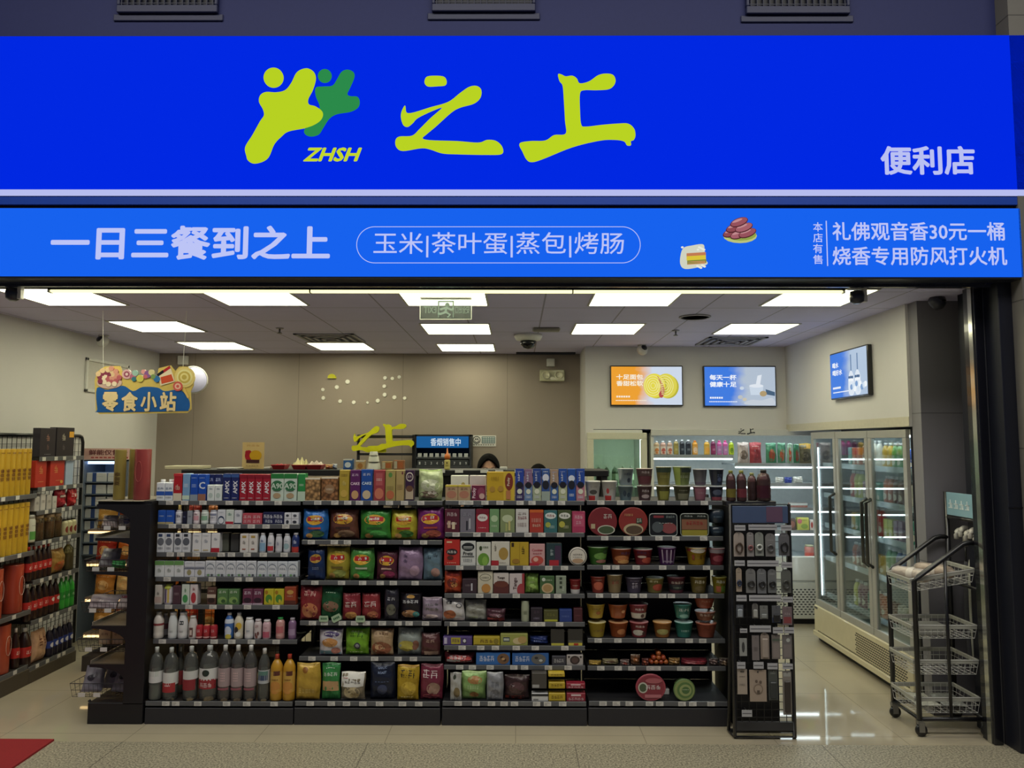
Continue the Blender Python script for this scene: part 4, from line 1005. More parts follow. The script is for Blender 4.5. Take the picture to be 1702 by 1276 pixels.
MILK = 'R-.5,.28,.5,.5,3352a8;G0,.58,.8,2,.12,33406a;L0,.2,.7,2,888888'
AMX = lambda c: 'V%s,.05,.5,.55,e8e8ee;R-.5,.86,.5,.97,%s;L0,.1,.6,1,d0d0d8' % ('AMX', c)
A90 = 'R-.5,.82,.5,1,2a7a3c;E0,.55,.46,.2,35704a;TA90,.0,.55,.26,c8d8c8;E0,.2,.3,.1,b09878;L0,.36,.6,1,667766'
ARC = 'E0,.56,.44,.28,7a8494;E0,.52,.4,.26,d9dce2;G0,.46,.6,3,.14,6a7484;R-.45,.06,.45,.2,b9c0c8;E-.15,.14,.14,.07,6f9a6a;E.2,.14,.12,.07,4a5058;L0,.86,.6,1,8890a0'
rows_for('milk', [
 [(260, 288, 2, 'capbox', 797, 'dfe4ec', 'R-.5,.3,.5,.52,2f57b0;G0,.62,.8,2,.12,33507a;L0,.2,.7,2,888888', 'small blue and white milk carton*', 'cap=f0f0f0'),
  (288.5, 303, 1, 'box', 787, 'b3202a', 'R-.5,0,.5,.28,d8cdb8;G0,.4,.7,1,.2,e0c0b0;R-.5,.9,.5,1,c8343a', 'tall red and cream carton*'),
  (303.5, 316, 1, 'box', 787, '7ea6cf', 'R-.5,.05,.5,.2,c8dcc8;L0,.6,.6,3,dfe8f2', 'tall pale blue carton*'),
  (316.5, 329.5, 1, 'box', 788, '1f4fb4', 'L0,.6,.6,3,a8c0f0;R-.5,0,.5,.24,8c99a8;L0,.85,.7,1,a8c0f0', 'tall bright blue carton* without lettering'),
  (329.5, 343, 1, 'box', 788, '1f4fb4', 'TC,.0,.58,.26,d8e2f2;R-.5,0,.5,.26,9a6a58;L0,.85,.7,1,a8c0f0', 'tall bright blue carton* lettered C'),
  (344, 369, 2, 'box', 788, '1d2558', 'G0,.72,.7,2,.14,b8c0e0', 'dark blue carton* behind white packs', 'back=0.075'),
  (344, 369, 2, 'box', 806, 'dfe6e6', 'G0,.7,.6,1,.14,8a9aa8;E0,.35,.3,.16,b8c8c4', 'white carton* before dark blue ones'),
  (370.5, 397.5, 2, 'box', 787, '232c66', AMX('3a5a9a'), 'tall navy yoghurt carton*'),
  (398, 449.5, 4, 'box', 788, 'a32234', AMX('8a1a2c'), 'tall red yoghurt carton*'),
  (450, 494, 2, 'box', 787, 'c9d8cc', A90, 'green and white milk powder carton*'),
  (495, 508, 1, 'box', 787, '2f8a48', 'R-.5,0,.5,.35,bcd0bc;L0,.6,.6,2,d0e8d0', 'narrow green carton*')],
 [(262, 289, 2, 'box', 848, '2758b8', 'R-.5,0,.5,.16,b8a878;L0,.6,.6,2,c8d8f0', 'blue milk box*'),
  (289.5, 302, 1, 'bottle', 848, 'dcdce4', 'G0,.5,.6,1,.2,505068', 'white round bottle* with grey print', 'sh=.8 nk=.7 cap=dcdce4'),
  (302.5, 310, 1, 'box', 850, '1c1f38', 'L0,.6,.6,2,8890b8', 'narrow navy box*'),
  (310.5, 319, 1, 'box', 849, '9aa0aa', 'L0,.6,.6,2,555b66', 'narrow grey box*'),
  (319.5, 330.5, 1, 'bottle', 848, 'e6d8dc', 'R-.35,.3,.35,.6,d8a0ac;G0,.66,.5,1,.12,8a4a5a', 'white and pink drink bottle*', 'sh=.8 nk=.75 cap=e6dfe4'),
  (332, 345, 1, 'bottle', 848, 'dfe8e0', 'R-.35,.3,.35,.6,8cb89a;L0,.7,.5,1,4a7a5a', 'white and green drink bottle*', 'sh=.8 nk=.75 cap=dfe8e0'),
  (346.5, 360, 1, 'bottle', 848, 'e4e4ec', 'R-.35,.62,.35,.76,8a90a8;L0,.5,.5,2,707890', 'plain white drink bottle*', 'sh=.82 nk=.78 cap=b8bcc8'),
  (361, 374.5, 1, 'box', 847, 'dde0e8', 'E0,.3,.42,.28,30405e;E0,.26,.34,.2,dde0e8;L0,.8,.6,1,60708a', 'white box* with a dark blue arc'),
  (375, 388.5, 1, 'box', 847, 'd8e2dc', 'G0,.6,.6,1,.2,6a9a86;R-.5,0,.5,.2,b83040', 'white and green box* above a red tag'),
  (389, 402, 1, 'box', 848, 'd8dae2', 'G0,.55,.6,1,.24,8088a0;R-.5,0,.5,.12,303a50', 'white box* left of the pink case'),
  (402.5, 435.5, 1, 'box', 853, 'c0505e', 'G-.24,.55,.4,2,.26,f0d0d4;G.24,.55,.4,2,.26,f0d0d4;G-.24,.15,.4,2,.26,f0c8cc;G.24,.15,.4,2,.26,f0c8cc;R-.005,0,.005,1,8a3040', 'wide pink milk case*'),
  (436.5, 471.5, 1, 'box', 851, '20264e', 'G-.24,.5,.44,3,.3,eef0f8;G.24,.5,.44,3,.3,eef0f8;G-.2,.14,.36,3,.26,dfe4f4;G.28,.14,.36,3,.26,dfe4f4', 'wide navy milk case* with white characters'),
  (472, 496.5, 1, 'box', 852, 'e0e2e8', 'R-.01,0,.01,1,40444e;R-.5,.49,.5,.51,40444e;E-.27,.76,.1,.1,40444e;E.25,.76,.12,.1,50545e;E-.26,.24,.1,.14,303440;E.24,.24,.14,.1,303440', 'white case* with four black drawings')],
 [(260.5, 287.5, 2, 'box', 886, 'dcdee4', 'E0,.56,.42,.2,70747e;R-.3,.82,.2,.96,3a4a70;L0,.26,.6,3,8a8e98', 'grey-disc white carton*, left pair'),
  (289, 316.5, 2, 'box', 886, 'd8dae0', 'E0,.56,.42,.2,60646e;R-.3,.82,.2,.96,30343e;L0,.26,.6,3,8a8e98', 'dark-disc white carton*, right pair'),
  (319.5, 350, 2, 'box', 886, 'e2e2e4', 'G0,.5,.5,1,.2,9098a4;L0,.85,.6,1,8a92a0;R-.3,.1,.3,.16,c8b890', 'plain white tall carton*'),
  (351, 365.5, 1, 'box', 886, 'e2e2e4', 'G0,.62,.5,1,.16,9098a4;R-.5,0,.5,.24,b42836', 'white tall carton* behind a red offer tag'),
  (366.5, 380.5, 1, 'box', 886, '5d6054', '', 'empty grey-green carton divider* on the left', 'back=0.05', 'shelf_divider', 'divider'),
  (383, 397.5, 1, 'box', 887, '4c4c4a', '', 'empty grey carton divider* on the right', 'back=0.05', 'shelf_divider', 'divider'),
  (398.5, 428, 2, 'box', 887, 'e0dcd8', 'R-.24,.78,.24,.9,b89a50;G0,.45,.4,1,.2,888480;R-.2,.16,.2,.22,a05a4a', 'white carton* with a gold crown'),
  (430, 441, 1, 'bottle', 886, 'd4dce8', 'R-.4,.1,.4,.5,8ab0d0;G0,.55,.4,1,.12,405a90', 'white yoghurt bottle* with light blue label', 'sh=.62 nk=.6 cap=e8e8ec'),
  (443, 454.5, 1, 'bottle', 886, 'e0dfe4', 'R-.4,.1,.4,.34,c03a40;L0,.5,.4,2,80a0c0', 'white yoghurt bottle* with red label', 'sh=.62 nk=.6 cap=e8e8ec'),
  (456, 468, 1, 'bottle', 888, 'd2d2d8', 'G0,.4,.3,1,.2,9098b0', 'plain white yoghurt bottle* with waist', 'sh=.55 nk=.7 cap=d2d2d8'),
  (469.5, 482, 1, 'bottle', 887, 'd8dae0', 'E0,.34,.3,.16,9ab8c0;L0,.6,.4,1,6080a0', 'white yoghurt bottle* with pale disc', 'sh=.6 nk=.6 cap=e0e0e4'),
  (483.5, 496.5, 1, 'bottle', 886, '26366e', 'G0,.46,.4,1,.2,d0d8f0;R-.4,.02,.4,.3,b83a34', 'navy yoghurt bottle* with white cap', 'sh=.66 nk=.55 cap=ececf0')],
 [(257, 305.5, 3, 'box', 932, 'dfe2e4', 'R-.5,.74,.5,1,6a9a58;G0,.3,.5,1,.26,9aa29a;L0,.68,.6,1,88a080', 'small green-topped white carton*'),
  (306, 340.5, 2, 'box', 933, 'd6d8e0', 'E0,.3,.22,.18,a09a70;R-.5,.52,.5,.58,6a7084;R-.5,.62,.5,.66,8a90a4;L0,.9,.6,1,8890a0', 'white carton* with medal print'),
  (341, 426, 5, 'box', 932, 'd9dce2', ARC, 'small white arc-printed carton*'),
  (427, 495, 4, 'box', 933, 'd2d8e0', ARC, 'small bluish arc-printed carton*')],
 [(257, 269, 1, 'box', 972, 'cfc8c0', 'R-.5,.1,.5,.4,c0a8a0;G0,.5,.4,1,.16,807870', 'pale brown drink carton*'),
  (270, 286, 1, 'bottle', 971, 'd4ccd4', 'R-.2,.1,-.06,.8,5a4a70;R.02,.1,.16,.8,c8b060;E0,.86,.3,.1,a8b040', 'striped drink bottle* with yellow-green top', 'sh=.8 nk=.6 cap=aeb44c'),
  (287, 300.5, 1, 'box', 973, '4e3440', 'L0,.6,.6,3,a08890', 'dark maroon drink carton*'),
  (301.5, 315, 1, 'box', 971, 'd0dcd0', 'E0,.3,.34,.2,4a9a5a;G0,.62,.3,1,.2,5a9a6a', 'white carton* with green fruit'),
  (315.5, 328.5, 1, 'box', 971, 'dcd2d2', 'E0,.34,.34,.26,b83a44;G0,.7,.4,1,.16,a05a60', 'white carton* with red fruit'),
  (344, 359, 1, 'box', 976, '5e4038', 'R-.5,.4,.5,.6,c8b8a8;E0,.26,.4,.14,2c1c1a;L0,.8,.6,2,c8b8a8', 'brown chocolate drink carton*'),
  (360.5, 397.5, 2, 'box', 979, '58804e', 'G0,.74,.7,2,.16,d8e4d0;E0,.3,.4,.22,86a860;E.1,.24,.2,.12,385c34', 'green drink carton*'),
  (403, 437, 2, 'box', 979, '6e3450', 'G0,.66,.7,2,.2,dcd0dc;E0,.3,.4,.16,30182a;R-.5,.02,.5,.12,c0a8b8', 'plum coloured drink carton*'),
  (438.5, 472, 2, 'box', 979, 'c6ba30', 'E0,.4,.34,.26,4f8a34;E-.24,.8,.16,.12,a87a20;E.1,.25,.12,.12,c8bc40', 'yellow drink carton* with green plant'),
  (472.5, 492, 1, 'box', 975, '9e4428', 'E0,.7,.3,.12,c89a50;R-.5,.05,.5,.25,5c2a20;L0,.5,.5,2,d8b090', 'orange-brown drink carton*')],
 [(252, 269, 1, 'bottle', 1018, 'dcd4cc', '', 'large white milk bottle* with red label', 'band=8e3a40 b0=.5 b1=.58 cap=c8c4be sh=.62 nk=.45'),
  (266, 279, 1, 'bottle', 1020, 'd0cacc', '', 'white milk bottle* half hidden behind others', 'band=a06070 b0=.3 b1=.55 back=0.09 sh=.62 nk=.45'),
  (277, 292.5, 1, 'bottle', 1018, 'd8dcdc', 'L0,.3,.3,2,aab0b0', 'plain white squat shouldered milk bottle*', 'sh=.45 nk=.62 cap=ececec'),
  (293, 310, 1, 'bottle', 1018, 'dcdcdc', 'R-.16,.54,.16,.68,2e3234;R-.12,.58,.12,.64,d0d0d0;L0,.3,.3,2,a0a0a0', 'white milk bottle* with small black label', 'sh=.45 nk=.62 cap=ececec'),
  (311, 325.5, 1, 'bottle', 1024, 'd8d2ce', 'R-.2,.1,.14,.5,6a4a48;R-.12,.18,.06,.4,d8c8c0', 'white drink bottle* with brown label', 'sh=.5 nk=.62 cap=e4e2de'),
  (323.5, 359.5, 3, 'can', 1040, 'b03038', 'G0,.5,.3,2,.22,f0c8c8;R-.4,.1,.4,.2,d8a8a4', 'small red shrink-packed can*'),
  (371, 386.5, 1, 'bottle', 1019, '3c6cb4', 'E0,.3,.3,.2,cfd8e8;E.05,.1,.26,.1,d0c050', 'blue and white drink bottle*', 'sh=.6 nk=.4 cap=d8d8dc band=d4dce8 b0=.6 b1=.76'),
  (387, 402.5, 1, 'bottle', 1019, 'd9d2bc', 'E.1,.5,.26,.14,d8b23c;E-.1,.36,.18,.12,2c2c30;E.08,.2,.2,.1,e4e4e0', 'white drink bottle* with yellow and black print', 'sh=.6 nk=.4 cap=d8d8dc'),
  (404.5, 420, 1, 'bottle', 1027, 'e0dfe0', 'L0,.4,.3,2,8098a8', 'white yoghurt bottle* with plain wide neck', 'sh=.72 nk=.68 cap=ececec'),
  (420.5, 433.5, 1, 'bottle', 1030, 'd8cccc', 'E-.12,.24,.1,.1,6a3c3c;E.12,.3,.1,.1,6a3c3c;E0,.14,.1,.08,7a4a44;G0,.6,.3,2,.14,8a3a48', 'white yoghurt bottle* with red beans print', 'sh=.72 nk=.68 cap=e4dce0'),
  (434.5, 448.5, 1, 'bottle', 1031, 'd8b4bc', 'R-.36,.1,.36,.4,b85a70;L0,.6,.3,1,904058', 'pink and white yoghurt bottle*', 'sh=.72 nk=.68 cap=e8e4e6'),
  (456.5, 471.5, 1, 'bottle', 1027, 'd09a94', 'R-.36,.3,.36,.6,c06a70;L0,.2,.3,2,e8d0cc', 'pink yoghurt bottle* with green cap', 'sh=.72 nk=.55 cap=36a050'),
  (477.5, 491, 1, 'bottle', 1028, '8a6a90', 'R-.36,.2,.36,.5,a890b0', 'purple yoghurt bottle*', 'sh=.72 nk=.55 cap=b8b0bc')],
 [(244.5, 267, 1, 'bottle', 1078, '~dfe2dc', 'R-.3,.46,.3,.56,c8ccc8', 'big clear water bottle* at the far left', 'band=d8d8d8 b0=.34 b1=.56 cap=c8ccca liq=b9c2c0 lv=.3 sh=.56 nk=.26 dome=1'),
  (267.5, 292, 1, 'bottle', 1079, '~dfe2dc', 'R-.4,.16,.4,.34,a82c34;L0,.28,.3,1,e8d0d0', 'big clear water bottle* with red and white label', 'band=d8d8d6 b0=.3 b1=.54 cap=c8ccca sh=.56 nk=.26 dome=1'),
  (292.5, 304, 1, 'bottle', 1076, '~dfe2dc', '', 'water bottle* set back behind two big ones', 'band=b04048 b0=.2 b1=.5 cap=c8ccca sh=.56 nk=.26 dome=1 back=0.13'),
  (301, 325.5, 1, 'bottle', 1077, '~dfe2dc', 'R-.4,.2,.4,.4,8e2630', 'big clear water bottle* with deep red label', 'band=cfcfcd b0=.4 b1=.56 cap=c8ccca sh=.56 nk=.26 dome=1'),
  (326.5, 359, 1, 'bottle', 1076, '~e2e4de', 'R-.42,.22,.42,.4,9c2832;G0,.25,.5,3,.09,f0d8d8;E0,.52,.14,.06,20302c', 'widest clear water bottle* with dark tree label', 'band=d8d8d6 b0=.38 b1=.6 cap=c8ccca sh=.56 nk=.26 dome=1'),
  (360, 424.5, 3, 'bottle', 1074, '~d8d6d4', 'L0,.5,.3,4,d8b8b8;R-.36,.2,.36,.24,8a5058', 'tall pink-labelled water bottle*', 'band=a89496 b0=.26 b1=.6 cap=d8d8d8 sh=.66'),
  (427, 446.5, 1, 'bottle', 1080, '~d8dcd8', 'R-.36,.4,.36,.5,3a4a68;R-.36,.5,.36,.58,5a8078', 'clear water bottle* with a blue and green label', 'band=b8bcc0 b0=.34 b1=.6 cap=d8d8d8 sh=.66'),
  (447, 489, 2, 'bottle', 1090, 'b98a28', 'R-.1,.56,.3,.66,5a2a20;E0,.3,.34,.14,c88a40;L0,.46,.4,1,7a4a20', 'yellow juice bottle*', 'band=c8a04a b0=.2 b1=.64 cap=b03a28 sh=.68')],
])
LAY = lambda c2, c3: 'E0,.66,.36,.16,d8a838;R-.3,.62,.3,.76,b8282c;TLay\'s乐事,0,.69,.1,f4f0e8;R-.26,.36,.26,.42,%s;E.1,.2,.3,.12,%s;E-.2,.14,.14,.08,c89a58' % (c2, c3)
rows_for('crisp', [
 [(507, 532.5, 1, 'box', 794, 'b08a5c', 'R-.5,.93,.5,1,e4dcc8', 'square nut box* on the left, white lid', 'mt=nuts', 'nut_box', 'box'),
  (534, 562, 1, 'box', 793, '9a6c46', 'R-.5,.94,.5,1,e4dcc8;E0,.5,.3,.2,9a7a5a;L0,.5,.4,2,d8c8b0', 'square nut box* on the right, dark label', 'mt=nuts', 'nut_box', 'box'),
  (564, 580.5, 1, 'box', 781, 'b29a3c', 'L0,.84,.7,2,6a5420;G0,.5,.5,1,.16,d8c878;E0,.24,.36,.12,c8a850', 'tall mustard yellow biscuit box*'),
  (582, 599, 1, 'box', 781, '5c2560', 'G0,.8,.7,2,.08,e0c8e0;TCAKE,0,.56,.09,e8d0e0;E0,.2,.36,.14,c8a070', 'tall purple biscuit box*'),
  (600, 619.5, 1, 'box', 780, '2450a0', 'G0,.8,.7,2,.08,d8e0f0;TCAKE,0,.56,.09,d8e8f4;E0,.2,.36,.14,c8b898', 'tall blue biscuit box*'),
  (621, 640, 1, 'box', 781, '9c4046', 'R-.3,.5,.3,.9,b05a5c;E0,.24,.4,.18,c87860;L0,.7,.5,2,e8c8c0', 'tall brick red biscuit box*'),
  (640.5, 657.5, 1, 'box', 781, 'a8985c', 'E0,.84,.2,.08,5a8a48;L0,.45,.7,3,8a7a48;E0,.2,.4,.14,b86a48', 'tall olive biscuit box* with green spot'),
  (658, 672, 1, 'box', 781, 'b09a66', 'E.3,.9,.1,.05,6a2a3a;L0,.5,.7,4,8a7448', 'tall beige biscuit box*'),
  (673.5, 688.5, 1, 'box', 781, '3a2240', 'E0,.78,.42,.15,d8d0c0;E0,.78,.34,.11,4a3048;G0,.75,.5,2,.07,e0d8d0;R-.44,.06,.44,.4,b8a890;E0,.4,.4,.1,6a4a38', 'tall dark purple box* with round white badge'),
  (694, 735, 1, 'bag', 780, 'b7c494/8aa05c', 'E0,.5,.4,.2,c8cdb0;E-.05,.2,.42,.12,7a6a58;E.1,.26,.2,.06,d8d0c0', 'pale green crumpled foil bag*')],
 [(501, 544, 1, 'bag', 846, '2a6cb4/21508a', LAY('c0504a', '487a50'), 'blue crisp bag*'),
  (544.5, 594, 1, 'bag', 845, '6e4436/4a2a24', LAY('3c2420', '9a7a60'), 'bronze brown crisp bag*'),
  (597, 648.5, 1, 'bag', 846, '3e8a3a/2c6a30', LAY('285c2c', '4aa04a'), 'bright green crisp bag*'),
  (648, 692, 1, 'bag', 847, 'c2b83a/98983a', LAY('a8342c', '4a8a3c'), 'yellow crisp bag* with green leaf'),
  (692.5, 738, 1, 'bag', 843, '7c2c72/58205a', LAY('c04848', '9a4a3a'), 'purple crisp bag*')],
 [(510, 539, 1, 'bag', 912, '1e3460/141c30', 'E0,.7,.36,.14,b8903a;R-.3,.64,.3,.76,8a2428;L0,.4,.4,2,8a98b8', 'dark blue crisp bag*'),
  (539.5, 579.5, 1, 'bag', 909, 'b0a23c/88803a', LAY('7a6a2a', '98a050'), 'yellow crisp bag* with red oval'),
  (580, 621, 1, 'bag', 911, '4e9044/7a8a4a', LAY('d0d8c0', '38a038'), 'green crisp bag* with open corner'),
  (624, 660, 1, 'bag', 915, '5c2c3c/3c1c24', LAY('d8b0a0', '8a2a50'), 'maroon crisp bag*'),
  (660.5, 702, 1, 'bag', 909, '9a809e/7a6880', 'G-.2,.7,.2,1,.1,504460;G-.2,.55,.2,1,.1,504460;E.2,.3,.2,.16,b898b0', 'lilac crisp bag*'),
  (702.5, 735, 1, 'bag', 911, '6c8694/4c6470', 'G-.2,.66,.3,1,.12,26323c;G.15,.72,.3,1,.12,26323c;E.15,.25,.24,.14,b08a80', 'grey-blue crisp bag* with dark characters')],
 [(497, 533, 1, 'bag', 974, '8e3236/6a2a2c', 'E0,.3,.4,.22,c07a50;G0,.72,.6,2,.14,e0b8a8', 'red snack bag* with noodles picture'),
  (531, 566.5, 1, 'bag', 974, '245c3a/1a4a30', 'E0,.4,.4,.16,8a6a54;L0,.8,.5,1,a8c8a8', 'dark green snack bag*'),
  (568, 598.5, 1, 'bag', 986, '8a3038/702a30', 'G0,.5,.7,2,.2,e8d8d0;E0,.2,.34,.14,c89050', 'red snack bag* with white characters, left'),
  (599, 631, 1, 'bag', 986, '96383c/702a30', 'G0,.5,.7,2,.2,e8d8d0;E.1,.2,.3,.14,b06a48', 'red snack bag* with white characters, right'),
  (638, 662, 1, 'bag', 978, '2c2a34/1c1c24', 'G0,.64,.6,2,.1,c8c8cc;E0,.36,.34,.18,6a6a5c', 'charcoal snack bag*'),
  (664, 700, 1, 'bag', 985, '231d24/3a2028', 'G0,.62,.8,4,.11,f0f0f0;E0,.84,.2,.06,c89a50;E-.05,.24,.4,.14,b88a60;E.26,.22,.16,.1,4a9088', 'black snack bag* with white characters'),
  (701, 735, 1, 'bag', 993, '9a8a9a/b0a0a8', 'G0,.66,.7,3,.1,3c4034;G0,.46,.7,3,.12,50583c;E-.1,.2,.4,.1,d0bcbc', 'mauve patterned snack bag*')],
 [(529, 568, 1, 'bag', 1045, 'd2ccd0/5a4a70', 'E.05,.8,.34,.1,4a3a6e;G.05,.77,.4,3,.07,f0f0f4;E0,.5,.36,.16,c08a50;R-.46,.06,.46,.2,88b0b8;E.26,.2,.2,.12,b87868', 'white snack bag* with blue oval'),
  (572, 612, 1, 'bag', 1044, '7eb432/4a8a30', 'G0,.66,.6,2,.16,2c5220;G0,.84,.5,4,.05,d8e8b0;E.05,.36,.15,.12,40404a;E.05,.36,.09,.07,a0a0a8;L0,.12,.6,1,d0e0a0', 'lime green snack bag*'),
  (615, 653, 1, 'bag', 1045, 'b79a76/8a5c3c', 'R-.34,.72,.34,.92,c8ac8a;G0,.78,.6,4,.09,5a3224;E0,.3,.46,.24,94583c;E-.1,.34,.2,.1,c8a078', 'beige potato snack bag*'),
  (659, 702, 1, 'bag', 1045, '98a09a/b8bcb4', 'G-.1,.8,.5,3,.08,d8dcd4;E-.12,.36,.34,.2,b8ac50;E.24,.4,.14,.18,8a5a48', 'grey-white crisp bag*'),
  (699, 731, 1, 'bag', 1052, '5a3434/40262a', 'G0,.6,.5,2,.14,c8a898;R-.44,.06,.44,.22,a88a78', 'dark brown snack bag*')],
 [(490, 531, 1, 'bag', 1101, 'bf9c3e/a88a34', 'E-.1,.84,.12,.08,8a5a20;L0,.3,.7,3,d8bc68', 'big yellow roll bag*'),
  (533, 564, 1, 'bag', 1103, '3c8a4c/2c6a3c', 'G0,.66,.8,4,.1,e0e8dc;R-.46,.26,.46,.52,b89468;L0,.86,.5,1,c8e0c8', 'green cake bag* with white characters'),
  (565, 606, 1, 'bag', 1118, '857a66/e4e0da', 'E-.02,.3,.36,.22,c0b08a;E.1,.2,.2,.1,a89468;R-.48,.5,.46,.99,dedcd6;R-.4,.8,-.2,.99,b84a3c;G0,.62,.7,5,.09,3a3634', 'clear snack bag* with white card top'),
  (613, 656, 1, 'bag', 1101, '1e2438/141828', 'TGARLIC,0,.88,.06,8898b8;TROAST,0,.76,.06,8898b8;L0,.5,.6,1,50608a;E0,.3,.2,.14,3a4260', 'navy garlic snack bag*'),
  (659, 696, 1, 'bag', 1106, 'b4962a/a07a28', 'G0,.66,.7,2,.22,2c2418;E.05,.36,.36,.2,c8aa3c;L0,.1,.6,1,e0d090', 'yellow snack bag* with brown characters'),
  (697, 736, 1, 'bag', 1106, '7a3044/5a2434', 'G-.05,.64,.7,2,.22,d8c8c8;E.1,.34,.3,.18,a08070;E0,.12,.4,.08,98404c', 'maroon snack bag* with pale characters')],
])
OREO = lambda t, bt: 'R-.5,.5,.5,1,%s;R-.5,0,.5,.49,%s;G-.1,.62,.3,1,.3,d8dce8;L0,.9,.6,1,a8b0d0;E0,.5,.42,.1,20202a;E0,.3,.3,.08,d8dcc8;L0,.14,.6,2,d8dce8' % (t, bt)
